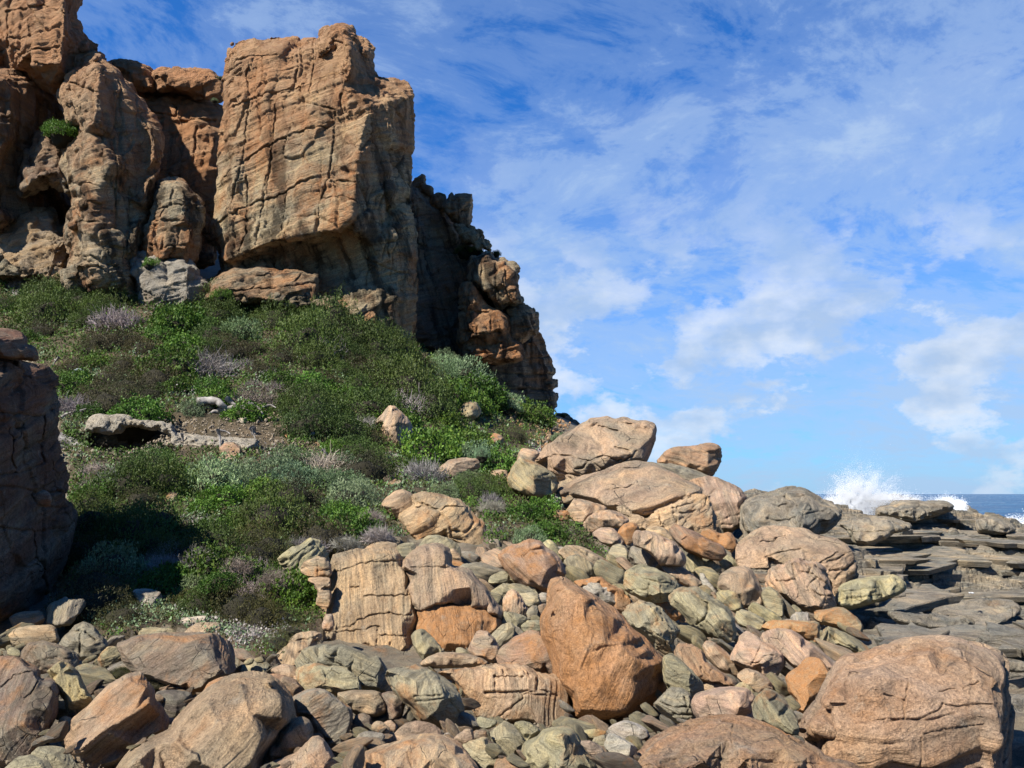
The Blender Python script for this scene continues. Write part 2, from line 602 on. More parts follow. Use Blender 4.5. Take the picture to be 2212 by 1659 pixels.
def resample(poly, step):
    out = []
    n = len(poly)
    for i in range(n):
        a = np.array(poly[i][:2], float)
        b = np.array(poly[(i + 1) % n][:2], float)
        k = max(1, int(round(np.linalg.norm(b - a) / step)))
        for j in range(k):
            out.append(tuple(a + (b - a) * j / k))
    return out


def soften(poly):
    """cut corners a little so that outlines are not polygonal"""
    out = []
    n = len(poly)
    for i in range(n):
        a = np.array(poly[i][:2], float)
        b = np.array(poly[(i + 1) % n][:2], float)
        out += [tuple(a * .86 + b * .14), tuple(a * .14 + b * .86)]
    return out


def rock(name, label, zone, pts, c='tn', st=0.0, sty='r', Y=None, T=None, lean=0.35, facets='', cracks=(), cat='boulder', group=None,
         res=1.15, mat=None, rel=1.0, grain=None, rust=None, back=0.8, seed=None, crackw=2.2, crackd=None, dY=0.0, tilt=-0.3, yaw=0.0, prof=None,
         blocks=None, kind=None, vert=None, auto=True, zsc=1.2, vj=0.0):
    poly = [q[:2] for q in tr(zone, pts)]
    JOBS.append(dict(name=name, label=label, poly=poly, c=c, st=st, sty=sty, Y=Y, T=T, lean=lean, facets=tr(zone, facets), auto=auto,
                     cracks=[[q[:2] for q in tr(zone, k)] for k in cracks], cat=cat, group=group, res=res, mat=mat, rel=rel, grain=grain,
                     rust=rust, back=back, seed=len(JOBS) if seed is None else seed, crackw=crackw, crackd=crackd, dY=dY, tilt=tilt,
                     yaw=yaw, prof=prof, blocks=blocks, kind=kind, vert=vert, zsc=zsc, vj=vj))


def coarse(J):
    rng = random.Random(J['seed'] * 13 + 5)
    poly = soften(J['poly'])
    A = np.array(poly)
    # the trace runs inside the edge: push it out a little
    t_ = np.roll(A, -1, 0) - np.roll(A, 1, 0)
    nn_ = np.stack([t_[:, 1], -t_[:, 0]], -1)
    nn_ /= np.linalg.norm(nn_, axis=1)[:, None] + 1e-9
    area = 0.5 * np.sum(A[:, 0] * np.roll(A[:, 1], -1) - A[:, 1] * np.roll(A[:, 0], -1))
    grow = 0.012 * math.sqrt(abs(area)) + (0.8 if J['mat'] else 2.4)
    A = A + nn_ * grow * (1 if area > 0 else -1)
    poly = [tuple(q) for q in A]
    u0, v0 = A.min(0)
    u1, v1 = A.max(0)
    W, H = u1 - u0, v1 - v0
    if J['Y'] is None:
        low = A[A[:, 1] > v1 - 0.18 * H]
        um = float(np.clip(low[:, 0].mean(), -60, 2270))
        J['Y'] = hit(um, min(v1, 1690.0))
        J['auto_base'] = True
    Y0 = J['Y'] + J['dY']
    size = math.sqrt(W * H) * Y0 / FPX
    J['size'] = size
    T = J['T'] if J['T'] is not None else 0.42 * min(W, H, 0.75 * math.sqrt(W * H) + 0.25 * min(W, H)) * Y0 / FPX
    J['Tm'] = T
    if J.get('auto_base'):
        Y0 += T * 0.55
    step = max(5.0, min(W, H) / 7.0)
    ring = resample(poly, step)
    m = min(W, H)
    # inside points
    inner = []
    sp = max(6.0, m / (5.0 if J['mat'] or J['sty'] in 'sb' else 3.1))
    need = int(W * H / (sp * sp))
    cand = np.array([(rng.uniform(u0, u1), rng.uniform(v0, v1)) for _ in range(need * 12 + 40)])
    ok = in_poly(cand, poly)
    cand = cand[ok]
    d = seg_dist(cand, poly)
    dmax = max(d.max() if len(d) else 1.0, 1.0)
    J['dmax'] = dmax
    user = [(f[0], f[1], f[2] if len(f) > 2 else 1.0) for f in J['facets']]
    # rim points: a shallow inset that makes the edge bulge
    rim = []
    rp = resample(poly, step * 1.25)
    cen = np.array([(u0 + u1) / 2, (v0 + v1) / 2])
    for i, q in enumerate(rp):
        a = np.array(rp[i - 1])
        b = np.array(rp[(i + 1) % len(rp)])
        t = b - a
        nrm = np.array([-t[1], t[0]])
        nrm = nrm / (np.linalg.norm(nrm) + 1e-9)
        for s in (1, -1):
            w_ = np.array(q) + nrm * s * dmax * 0.20
            if in_poly(w_[None], poly)[0] and seg_dist(w_[None], poly)[0] > dmax * 0.13:
                if all((w_[0] - r[0]) ** 2 + (w_[1] - r[1]) ** 2 > (step * .6) ** 2 for r in rim):
                    rim.append((w_[0], w_[1]))
                break
    chosen = []
    if J['auto']:
        for q, dd in zip(cand, d):
            if dd < dmax * 0.34:
                continue
            if any((q[0] - f[0]) ** 2 + (q[1] - f[1]) ** 2 < (sp * 1.5) ** 2 for f in user):
                continue
            if all((q[0] - r[0]) ** 2 + (q[1] - r[1]) ** 2 > sp * sp for r in chosen):
                chosen.append((q[0], q[1], dd))
    pexp = J['prof'] or (2.0 if J['sty'] == 's' else 2.7)

    def prof(x):
        x = min(max(x, 0), 1)
        return (1 - (1 - x) ** pexp) ** (1 / pexp)
    P2 = [tuple(q) for q in ring]
    F = [0.0] * len(ring)
    B = [0.0] * len(ring)
    uv = user
    for (x, y) in rim:
        h = prof(0.2)
        if uv:      # follow the shaped relief near the edge
            w = [1 / ((x - f[0]) ** 2 + (y - f[1]) ** 2 + 9) for f in uv]
            k = sum(a * f[2] for a, f in zip(w, uv)) / sum(w)
            h *= 0.35 + 0.65 * k
        P2.append((x, y))
        F.append(h * rng.uniform(.8, 1.1))
        B.append(prof(0.2))
    for (x, y, dd) in chosen:
        h = prof(dd / dmax * 1.05)
        if uv:
            w = [1 / ((x - f[0]) ** 2 + (y - f[1]) ** 2 + 4) ** 1.5 for f in uv]
            h = sum(a * f[2] for a, f in zip(w, uv)) / sum(w)
        P2.append((x, y))
        F.append(h * rng.uniform(.78, 1.16))
        B.append(prof(dd / dmax) * rng.uniform(.85, 1.05))
    for (x, y, h) in user:
        if not in_poly(np.array([[x, y]]), poly)[0]:
            continue
        P2.append((x, y))
        F.append(h)
        dd = seg_dist(np.array([[x, y]]), poly)[0]
        B.append(prof(dd / dmax))
    vc = [Vector(q) for q in P2]
    n = len(ring)
    edges = [(i, (i + 1) % n) for i in range(n)]
    r = delaunay_2d_cdt(vc, edges, [list(range(n))], 1, 1e-4)
    ov, of, oorig = r[0], r[2], r[3]
    p2 = np.array([(q.x, q.y) for q in ov])
    f_ = np.array([F[o[0]] if o else 0.0 for o in oorig])
    b_ = np.array([B[o[0]] if o else 0.0 for o in oorig])
    isr = np.array([bool(o) and min(o) < n for o in oorig])
    f_[isr] = 0
    b_[isr] = 0
    vb = v1
    lean_off = J['lean'] * (vb - p2[:, 1]) / FPX * Y0
    yaw_off = J['yaw'] * (p2[:, 0] - cen[0]) / FPX * Y0
    yf = Y0 + lean_off + yaw_off - f_ * T * J['rel']
    yb = Y0 + lean_off + yaw_off + b_ * T * J['back']
    vf = P(p2[:, 0], p2[:, 1], yf)
    vbk = P(p2[:, 0], p2[:, 1], yb)
    if J['back'] > 1.2:      # a thick mass keeps its width behind instead of fanning out with the view
        flat = P(p2[:, 0], p2[:, 1], Y0 + lean_off + yaw_off)
        rd_ = P(np.float64(cen[0]), np.float64(cen[1]), 1.0)
        vbk = flat + rd_ * (b_ * T * J['back'])[:, None]
    nv = len(p2)
    idx = np.arange(nv)
    bidx = np.where(isr, idx, idx + nv)
    faces = []
    for f in of:
        faces.append(list(f))
        faces.append([int(bidx[k]) for k in reversed(f)])
    verts = np.concatenate([vf, vbk])
    me = bpy.data.meshes.new(J['name'])
    me.from_pydata([tuple(q) for q in verts], [], faces)
    me.update()
    J['Y0'] = Y0
    return me


def detail(J, co, no):
    """carve beds, joints and wear into the dense surface; returns moved coordinates in world space"""
    size = J['size']
    sm, lump, strata, crk, csc = STYLE[J['sty']]
    if J['blocks'] is not None:
        crk, csc = J['blocks']
    th = math.radians(J['st'])
    nrm = Vector((-math.sin(th), J['tilt'], math.cos(th))).normalized()
    xa = Vector((math.cos(th), 0, math.sin(th)))
    ya = nrm.cross(xa).normalized()
    xa = ya.cross(nrm)
    R = np.array([xa, ya, nrm])                     # rows: local axes
    base = co.mean(0)
    base[2] = co[:, 2].min()
    q = (co - base) @ R.T
    J['R'], J['base'] = R, base
    s = J['vert'] or size
    sd_ = np.array([J['seed'] * 3.7, J['seed'] * 1.3, J['seed'] * 5.1])
    disp = np.zeros(len(co))
    if J['auto'] and J['sty'] != 's' and not J['mat']:      # flat broken faces
        rg = np.random.RandomState(J['seed'] + 900)
        mid = co.mean(0)
        vd = -mid / np.linalg.norm(mid)
        rad = co - mid
        for _ in range({'r': 3, 'a': 6, 'l': 5, 'b': 4}[J['sty']]):
            n_ = rg.normal(size=3) * .75 + vd * 0.8 + np.array([0, 0, .55])
            n_ /= np.linalg.norm(n_)
            dd_ = rad @ n_
            h_ = dd_.max() * rg.uniform(.66, .86)
            over = np.maximum(dd_ - h_, 0) * 0.93
            rad = rad - n_ * over[:, None]
        co = mid + rad
    disp += lump * s * fbm(q / (s * 0.45) + sd_, 3)
    disp += 0.012 * s * fbm(q / (s * 0.12) + sd_, 5, 0.65)
    # beds: thin, wavy, unequal
    w = fbm(q / (s * 0.5) + sd_ + 9, 2) * s * 0.06
    zq = np.stack([q[:, 0] / (s * 1.6), q[:, 1] / (s * 1.6), (q[:, 2] + w) / (s * 0.075)], -1)
    bn = perlin(zq + sd_) + 0.5 * perlin(zq * np.array([1, 1, 2.3]) + sd_ + 4)
    disp += strata * s * (np.tanh(bn * 2.5) * 0.5)
    disp -= strata * 0.9 * s * np.exp(-(bn / 0.10) ** 2) * sstep(-0.1, 0.35, fbm(q / (s * .4) + sd_ + 31, 2))
    if J['vj']:
        jw = np.stack([co[:, 0], co[:, 1], co[:, 2] * 0.10], -1)
        jw = jw + 0.35 * np.stack([fbm(co * .35 + 3, 2)] * 3, -1)
        for k_, (fq, am) in enumerate(((0.55, 1.0), (1.35, .5))):
            jn = perlin(jw * fq + sd_ + 60 * k_)
            disp -= J['vj'] * am * np.exp(-(jn / 0.045) ** 2) * sstep(-.2, .3, fbm(co * .16 + 20 + k_, 2))
            disp += J['vj'] * am * 0.5 * np.tanh(jn * 5)
    # joints
    if crk > 0:
        qq = np.stack([q[:, 0] * 1.0, q[:, 1] * 1.0, q[:, 2] * J.get('zsc', 1.2)], -1) / s * csc
        qq = qq + 0.12 * np.stack([fbm(qq * 1.5 + 3, 2), fbm(qq * 1.5 + 7, 2), fbm(qq * 1.5 + 11, 2)], -1)
        f1, f2, cid = cells(qq + sd_)
        e = f2 - f1
        mask = sstep(0.0, 0.25, fbm(q / (s * 0.6) + sd_ + 50, 2) + 0.10) if crk < 0.03 else 1.0
        dm = 0.25 + 0.75 * sstep(-.25, .45, fbm(q / (s * .35) + sd_ + 71, 2))
        disp -= crk * s * 0.75 * np.exp(-(e / 0.032) ** 2) * mask * dm
        disp += (cid - 0.5) * crk * s * 0.9 * sstep(0.0, 0.08, e)
        g1, g2, gid = cells(qq * 2.6 + sd_ + 40)
        disp += ((gid - 0.5) * 0.35 * sstep(0, .12, g2 - g1) - 0.25 * np.exp(-((g2 - g1) / .05) ** 2)) * crk * s * sstep(-.1, .4, fbm(q / (s * .5) + sd_ + 91, 2))
    out = co + no * disp[:, None]
    if J['cracks']:
        u, v = PIX(co)
        pp = np.stack([u, v], -1)
        view = co / np.linalg.norm(co, axis=1)[:, None]
        facing = np.clip(-(no * view).sum(1) * 3 + 0.2, 0, 1)
        px = J['Y0'] / FPX
        wob = fbm(np.stack([u / 14, v / 14, 0 * u + J['seed']], -1), 2) * 3.0
        dcr = crack_depth = (J['crackd'] or 0.045 * size)
        for cr in J['cracks']:
            dd = seg_dist(pp + wob[:, None], cr, False)
            cw = J['crackw']
            cw = cw * 0.72
            g = np.exp(-(dd / cw) ** 2) * (0.35 + 0.65 * sstep(-.5, .4, fbm(np.stack([u / 22, v / 22, 0 * u + J['seed'] + 5], -1), 2))) * .8 - 0.12 * np.exp(-((dd - 3.2 * cw) / (2 * cw)) ** 2)
            out += view * (g * dcr * facing)[:, None]
    return out


def build_rocks():
    tmp = []
    for J in JOBS:
        me = coarse(J)
        o = bpy.data.objects.new('tmp', me)
        col.objects.link(o)
        vox = J['res'] * 2.16 * J['Y0'] / FPX
        rm = o.modifiers.new('r', 'REMESH')
        rm.mode = 'VOXEL'
        rm.voxel_size = vox
        sm = o.modifiers.new('s', 'SMOOTH')
        sm.factor = 0.5
        k = STYLE[J['sty']][0]
        rel = (J['size'] / vox / 60.0)
        sm.iterations = max(1, int(k * min(4.0, max(0.6, rel)) * (1.6 if rel > 1 else 1)))
        tmp.append((J, o))
    dg = bpy.context.evaluated_depsgraph_get()
    done = []
    for J, o in tmp:
        me = bpy.data.meshes.new_from_object(o.evaluated_get(dg))
        done.append((J, o, me))
    tot = 0
    for J, o, me in done:
        old = o.data
        bpy.data.objects.remove(o)
        bpy.data.meshes.remove(old)
        n = len(me.vertices)
        tot += n
        co = np.empty(n * 3, np.float32)
        me.vertices.foreach_get('co', co)
        co = co.reshape(-1, 3).astype(np.float64)
        no = np.empty(n * 3, np.float32)
        me.vertex_normals.foreach_get('vector', no)
        no = no.reshape(-1, 3).astype(np.float64)
        out = detail(J, co, no)
        loc = (out - J['base']) @ J['R'].T
        me.vertices.foreach_set('co', loc.astype(np.float32).ravel())
        me.polygons.foreach_set('use_smooth', np.ones(len(me.polygons), bool))
        me.update()
        me.materials.clear()
        me.materials.append(J['mat'] or M_BOULDER)
        ob = bpy.data.objects.new(J['name'], me)
        col.objects.link(ob)
        ob.matrix_world = Matrix.Translation(J['base']) @ Matrix(J['R'].T.tolist()).to_4x4()
        c = COLS[J['c']]
        rr = random.Random(J['seed'])
        k = rr.uniform(0.9, 1.1)
        ob.color = (c[0] * k, c[1] * k * rr.uniform(.97, 1.03), c[2] * k * rr.uniform(.94, 1.06),
                    J['rust'] if J['rust'] is not None else RUST.get(J['c'], 0.25))
        ob['grain'] = J['grain'] or float(np.clip(2.0 / max(J['size'], 0.3), 0.35, 2.4))
        tag(ob, J['label'], J['cat'], J['group'], J['kind'])
        me.name = J['name']
    print('rocks', len(done), 'verts', tot, 'time', round(time.time() - T0, 1))

# ------------------------------------------------------------ the cliff, mass by mass
def cliff(name, label, zone, pts, Y, T, **k):
    k.setdefault('sty', 'b')
    k.setdefault('c', 'cg')
    k.setdefault('st', 18)
    k.setdefault('back', 1.6)
    k.setdefault('vert', 7.0)
    k.setdefault('mat', M_CLIFF)
    k.setdefault('grain', 0.34)
    k.setdefault('lean', 0.10)
    k.setdefault('cat', 'cliff')
    k.setdefault('blocks', (0.048, 2.6))
    k.setdefault('tilt', -0.15)
    k.setdefault('zsc', 0.62)
    k.setdefault('vj', 0.24)
    k.setdefault('group', 'masses of the sea cliff')
    rock(name, label, zone, pts, Y=Y, T=T, **k)


cliff('cliff_tower', 'huge flat-topped rock tower with undercut base, tallest mass mid cliff', 'A2',
      '280,370 340,365 440,335 560,345 600,318 650,310 700,345 800,345 840,385 860,400 900,370 960,368 980,352 1000,382 1060,350 1075,280 1140,235 1220,222 1290,245 1330,290 1345,330 1400,325 1470,370 1500,440 1505,600 1530,655 1590,655 1700,690 1800,730 1850,790 1840,950 1822,1090 1815,1200 1820,1350 1800,1500 1800,1659 '
      'A4: 1800,200 1860,460 1865,700 1860,850 1850,1050 1830,1150 1850,1270 1860,1400 1830,1560 1500,1480 1300,1330 1150,1240 1000,1190 900,1140 700,1110 400,1080 280,1060 60,1060 80,930 150,880 190,790 170,730 150,640 100,530 115,400 150,150 170,0 '
      'A2: 160,1400 190,1150 220,950 230,780 220,650 250,540 260,440',
      62, 5.2, auto=False, back=0.75, lean=0.04,
      facets='A2: 300,500,.28 250,800,.28 260,1200,.32 200,1500,.32 500,420,.4 500,700,.46 500,1100,.48 450,1500,.46 700,450,.6 700,740,.62 700,860,.70 700,1300,.70 700,1600,.68 900,450,.52 900,640,.62 1000,500,.72 1050,900,.86 1050,1300,.90 1050,1600,.90 1130,300,.6 1220,290,.75 1100,420,.8 '
      '1290,420,.98 1300,600,1.0 1250,750,.96 1420,450,.42 1450,650,.36 1340,790,.98 1400,840,.94 1580,900,.80 1600,990,.72 1750,800,.30 1780,1000,.25 1440,1000,1.04 1380,1250,1.06 1350,1450,1.06 1340,1640,1.06 1230,1100,.9 1200,1400,.92 1600,1300,.52 1700,1500,.35 1560,1600,.62 '
      'A4: 220,200,.36 200,500,.4 400,350,.58 600,200,.68 600,450,.74 850,300,.84 900,100,.84 1100,150,.93 1060,380,1.0 1350,100,1.05 1310,250,1.10 1290,380,1.12 1190,470,1.08 1050,495,1.02 900,505,.97 700,550,.87 500,620,.72 350,695,.58 220,735,.44 '
      '1230,560,.55 1050,565,.42 900,575,.36 700,630,.28 520,700,.2 380,760,.14 250,790,.12 1200,800,.25 900,740,.14 600,760,.1 300,830,.2 150,900,.45 300,870,.42 600,835,.42 850,850,.40 1000,890,.38 200,990,.62 500,970,.60 800,1000,.58 600,1040,.8 950,1080,.66 1200,1000,.4 1250,1150,.6 '
      '1450,200,.75 1500,600,.62 1650,300,.36 1700,700,.42 1750,1000,.36 1500,900,.5 1450,1100,.6 1600,1200,.55 1350,1200,.75 1450,1350,.75 1700,1350,.42',
      cracks=['A2: 985,360 975,600 945,800', 'A2: 1160,960 1150,1200 1120,1450 1070,1659 A4: 1050,200 1000,480', 'A2: 430,560 400,1000 360,1400 A4: 300,90 270,300', 'A2: 650,880 620,1200 560,1659',
              'A4: 400,0 390,250 380,480 320,650', 'A4: 560,0 520,250 480,600', 'A4: 740,130 700,520', 'A2: 270,950 400,860 560,820 700,780 900,720', 'A2: 200,1530 450,1330 600,1240 800,1150 1150,1080',
              'A4: 130,420 400,250 700,150 980,20', 'A2: 700,800 860,740 900,880 1000,910 1160,940', 'A2: 1200,790 1210,1000', 'A2: 840,400 850,560 800,740', 'A2: 320,520 500,500 680,480', 'A2: 1320,340 1300,420 1180,350 1060,420',
              'A4: 1370,480 1420,720 1600,800 1800,860', 'A4: 1640,200 1620,700', 'A4: 1450,720 1440,1000', 'A4: 90,1010 500,990 640,970 1000,910', 'A4: 280,820 600,960 820,930', 'A4: 1130,50 1340,60', 'A4: 1060,200 1240,190 1320,230'],
      crackd=0.36, crackw=2.1, res=1.0)

cliff('cliff_ledge', 'sunlit pinkish base layer protruding below the undercut of the tallest tower', 'A4',
      '20,1060 85,1000 90,930 150,890 200,850 290,820 400,830 500,800 600,815 700,820 890,830 905,850 1010,860 1035,900 1020,960 1000,1120 850,1150 700,1150 480,1120 300,1100 120,1130', 58.0, 2.6, c='co', vert=3.5, vj=0, lean=.5, back=1.5,
      cracks=['300,830 420,860 560,870 620,830', '560,870 620,960', '800,930 890,850', '450,900 480,960 440,1000', '200,1010 480,990 650,970 1000,930'], crackd=.3)
cliff('cliff_rubble', 'row of rounded sunlit blocks along the foot of the tallest tower', 'A4',
      '200,1090 290,1030 450,1000 560,985 600,975 760,960 800,955 870,965 960,1030 1020,1060 1160,1050 1170,1090 1210,1120 1200,1170 1100,1180 1000,1140 900,1160 700,1130 500,1100 300,1110', 57.0, 1.5, c='tn', vert=3.0, vj=0, lean=.5, blocks=(.09, 4.0), rust=.2)
cliff('cliff_block', 'rust-orange blocky outcrop at the scrub edge under the tallest tower', 'A4',
      '1222,1230 1240,1175 1330,1148 1420,1170 1500,1158 1532,1190 1530,1270 1490,1320 1420,1340 1360,1320 1250,1295', 59.6, 1.3, c='co', vert=3.0, vj=0, lean=.3, rust=.9, blocks=(.08, 4.0))

cliff('cliff_tower', 'orange and dark rock tower cut off by the top left corner of the photo', 'A1',
      '-160,-160 740,-160 705,0 660,100 660,170 700,200 740,290 790,350 840,380 862,460 840,540 700,600 640,680 560,760 480,780 400,740 280,680 200,640 100,620 -160,620',
      64, 5.5, auto=False, c='co', facets='60,-60,.75 300,-60,.9 540,-60,1.0 560,150,1.05 550,350,1.0 530,560,.95 60,150,.7 60,350,.7 20,450,.3 300,200,.9 300,400,.9 300,560,.9 150,560,.7 700,380,.4 620,100,.6 640,480,.4 780,450,.15',
      cracks=['50,100 300,70 380,60 560,110', '0,460 60,420 60,100', '160,0 190,80', '240,170 250,300 60,330', '100,470 300,430 520,390', '200,500 350,560 500,560', '480,480 540,600'], crackd=0.4)

cliff('cliff_buttress', 'rounded pillar with sunlit knobbly left face and shaded right side, left of the orange gully', 'A1',
      '510,820 560,700 610,630 670,590 720,510 800,470 880,480 1000,570 1050,640 1130,750 1240,960 1350,1080 1390,1200 1400,1400 1345,1600 A3: 1310,300 1250,450 1230,560 1210,680 1190,860 1190,1000 1190,1130 850,1100 700,1060 560,960 575,800 600,700 590,600 565,480 590,430 640,280 640,190 590,80 A1: 545,1450 560,1300 620,1200 690,1150 640,1080 590,1050 560,900',
      60, 4.6, auto=False, c='cg', facets='A1: 600,750,.6 720,620,.75 830,500,.8 860,640,1.0 840,800,1.02 830,960,1.05 800,1080,1.1 780,1150,.8 620,880,.7 700,900,.95 1000,700,.55 1000,950,.62 1150,1000,.4 1250,1200,.3 1000,1200,.6 640,1300,.7 760,1250,.95 900,1300,1.0 960,1420,.95 1000,1550,.7 640,1500,.75 1250,1500,.3 '
      'A3: 640,120,.75 760,130,.95 850,120,.9 680,240,.85 800,260,.95 880,300,.8 1100,200,.5 1200,300,.3 640,330,.8 620,480,.85 750,450,1.0 840,480,1.0 980,590,.9 700,640,1.0 650,780,1.0 850,770,1.05 930,840,1.0 620,880,.95 1080,700,.6 1100,950,.7 1100,450,.45',
      cracks=['A1: 540,720 650,720 740,760 830,800', 'A1: 980,1180 1000,1400 980,1659', 'A3: 600,70 850,110', 'A3: 640,190 850,260', 'A3: 590,420 850,420', 'A3: 600,690 760,700 1000,800', 'A3: 580,760 850,790 940,850', 'A3: 690,450 680,680', 'A3: 700,70 760,180', 'A3: 1000,0 990,500', 'A3: 1130,100 1100,700', 'A1: 650,960 720,1100', 'A3: 950,980 1190,1050'], crackd=0.4)

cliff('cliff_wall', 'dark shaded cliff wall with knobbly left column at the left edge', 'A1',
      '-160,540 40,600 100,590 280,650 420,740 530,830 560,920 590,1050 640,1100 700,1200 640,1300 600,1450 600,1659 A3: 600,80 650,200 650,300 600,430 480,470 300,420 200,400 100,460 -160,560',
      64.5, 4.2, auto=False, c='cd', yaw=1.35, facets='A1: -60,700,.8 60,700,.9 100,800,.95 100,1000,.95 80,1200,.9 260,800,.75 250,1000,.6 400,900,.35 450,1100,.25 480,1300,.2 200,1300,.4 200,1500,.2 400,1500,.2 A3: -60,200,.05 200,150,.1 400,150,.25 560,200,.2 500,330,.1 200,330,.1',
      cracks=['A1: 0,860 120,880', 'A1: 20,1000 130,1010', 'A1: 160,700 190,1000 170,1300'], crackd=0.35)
cliff('cliff_ledge', 'grey shaded rock hump carrying a green bush on the dark cliff', 'A1',
      '290,1250 330,1150 400,1110 480,1120 560,1180 640,1220 600,1330 560,1450 590,1640 A3: 600,100 640,190 560,160 430,70 300,120 180,200 A1: 180,1600 200,1450 230,1320', 61.5, 2.2, c='cd', lean=.3)
cliff('cliff_scree', 'buff and orange crumbly conglomerate slope below the dark cliff', 'A3',
      '-160,460 0,420 100,360 140,300 200,250 330,265 450,300 480,430 570,450 590,600 600,800 590,960 400,960 200,930 -160,930',
      61.5, 2.4, mat=M_LIME, c='tn', grain=0.6, lean=0.55, blocks=(0.05, 7.0), rust=0.6)
cliff('boulder', 'grey rounded rock at the left edge above the scrub', 'A3',
      '-80,690 0,690 80,740 170,800 190,870 120,890 0,880 -80,880', 58.8, 0.9, c='gy', cat='boulder', group=None, vert=2.5)
cliff('skyline_boulder', 'rounded orange boulder on the skyline right of the knobbly pillar', 'A1',
      '930,540 1040,515 1180,525 1240,560 1290,590 1310,650 1350,720 1340,790 1240,790 1130,760 1050,660', 69, 2.6, c='co', auto=True, cat='boulder', group='rocks on the cliff skyline')
cliff('skyline_boulder', 'wide tilted orange caprock resting on the skyline left of the tallest tower', 'A1',
      '1310,640 1350,590 1450,575 1600,590 1750,600 1830,610 1880,660 1930,690 1950,760 1900,860 1820,860 1700,830 1500,790 1360,780 1340,700', 68, 2.4, c='co', cat='boulder', group='rocks on the cliff skyline')
cliff('cliff_wall', 'smooth orange gully wall between the knobbly pillar and the tallest tower', 'A1',
      '1090,760 1130,745 1200,740 1360,780 1500,780 1700,830 1850,890 1960,960 1990,1100 1960,1400 A3: 1900,300 1900,600 1850,800 1200,800 1150,300 A1: 1200,1500 1150,1100', 69, 3.0,
      c='co', auto=False, facets='A1: 1250,850,.6 1500,900,.9 1750,950,.9 1880,1000,.7 1300,1200,.5 1600,1200,.9 1850,1250,.9 1550,1500,.85 1780,1500,.95 A3: 1300,200,.3 1700,300,.6 1500,600,.4 1800,600,.3 1700,100,.9',
      cracks=['A1: 1220,800 1500,830', 'A1: 1240,960 1500,1000 1600,1040 1860,1040', 'A1: 1540,900 1500,1000', 'A1: 1700,1100 1680,1400', 'A1: 1200,860 1520,880'], lean=.1, rust=.7)
cliff('cliff_pillar', 'short rounded pillar with stacked blocks standing in the gully', 'A3',
      '1300,330 1310,180 1350,80 1430,45 1540,50 1620,90 1680,170 1740,220 1760,300 1740,450 1700,500 1710,620 1690,720 1640,790 1560,780 1230,760 1225,600 1240,480 1290,400', 60.5, 2.8, c='cg', auto=False,
      facets='1360,180,.75 1470,120,.9 1590,120,.95 1600,260,1.0 1590,380,1.0 1400,300,.85 1350,380,.8 1450,480,.95 1640,420,.85 1640,560,.9 1440,620,.95 1600,640,.9 1280,560,.6 1290,650,.6 1690,300,.4 1680,650,.4 1400,720,.9',
      cracks=['1300,310 1400,290 1460,250 1600,250', '1350,400 1500,390 1660,400', '1350,430 1360,650', '1370,660 1450,610 1640,600', '1420,540 1400,640', '1430,270 1380,380', '1500,90 1470,250', '1440,440 1660,450', '1250,600 1340,610', '1540,450 1530,600'], crackd=.3)
cliff('cliff_block', 'low whitish stained block at the foot of the short pillar', 'A3',
      '1070,690 1180,685 1330,690 1480,700 1600,730 1690,790 1720,880 1800,950 1820,1040 1780,1120 1700,1160 1480,1180 1190,1180 1150,1100 1170,900 1100,860 1060,780', 59, 2.2, c='wh', auto=False, mat=M_LIME, grain=.5,
      facets='1120,760,.7 1300,760,.8 1500,780,.95 1620,800,1.0 1250,950,.85 1450,950,.95 1620,950,1.0 1620,1080,.95 1400,1080,.9 1750,1030,.4 1700,900,.4', cracks=['1190,700 1200,1000', '1600,880 1610,1050', '1500,940 1610,950', '1060,790 1180,790', '1320,760 1560,780'], crackd=.2)

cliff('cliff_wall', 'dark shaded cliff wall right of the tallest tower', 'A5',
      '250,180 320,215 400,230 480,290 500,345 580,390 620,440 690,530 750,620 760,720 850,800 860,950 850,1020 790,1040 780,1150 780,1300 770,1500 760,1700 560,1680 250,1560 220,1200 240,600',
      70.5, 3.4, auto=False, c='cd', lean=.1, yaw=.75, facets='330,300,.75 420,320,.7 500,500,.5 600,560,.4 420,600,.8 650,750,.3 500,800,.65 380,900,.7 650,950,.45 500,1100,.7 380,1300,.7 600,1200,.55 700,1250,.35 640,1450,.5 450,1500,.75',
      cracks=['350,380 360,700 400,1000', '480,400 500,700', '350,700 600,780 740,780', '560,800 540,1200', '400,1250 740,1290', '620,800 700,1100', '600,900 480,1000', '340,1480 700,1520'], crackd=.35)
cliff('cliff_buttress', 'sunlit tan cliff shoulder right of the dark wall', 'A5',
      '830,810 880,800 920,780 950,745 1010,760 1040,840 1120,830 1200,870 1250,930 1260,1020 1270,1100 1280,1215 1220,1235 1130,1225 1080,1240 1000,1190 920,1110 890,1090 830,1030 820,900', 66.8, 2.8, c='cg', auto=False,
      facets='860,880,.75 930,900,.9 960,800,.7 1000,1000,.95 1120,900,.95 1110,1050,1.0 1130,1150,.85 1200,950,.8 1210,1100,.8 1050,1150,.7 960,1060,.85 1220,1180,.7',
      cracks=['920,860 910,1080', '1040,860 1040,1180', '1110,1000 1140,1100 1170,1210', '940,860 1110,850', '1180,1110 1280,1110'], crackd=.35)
cliff('cliff_block', 'square sunlit block standing on the skyline right of the tower', 'A5',
      '590,400 600,330 650,262 750,255 850,262 858,350 850,440 850,520 830,590 780,580 700,545 660,510', 69.5, 1.8, c='co', auto=False, rust=.2, lean=0,
      facets='640,350,.7 700,300,.8 800,320,.85 800,480,.85 700,450,.9 660,440,.7', cracks=['665,260 655,480', '720,260 710,540', '600,400 850,420', '660,330 850,350'], crackd=.25)
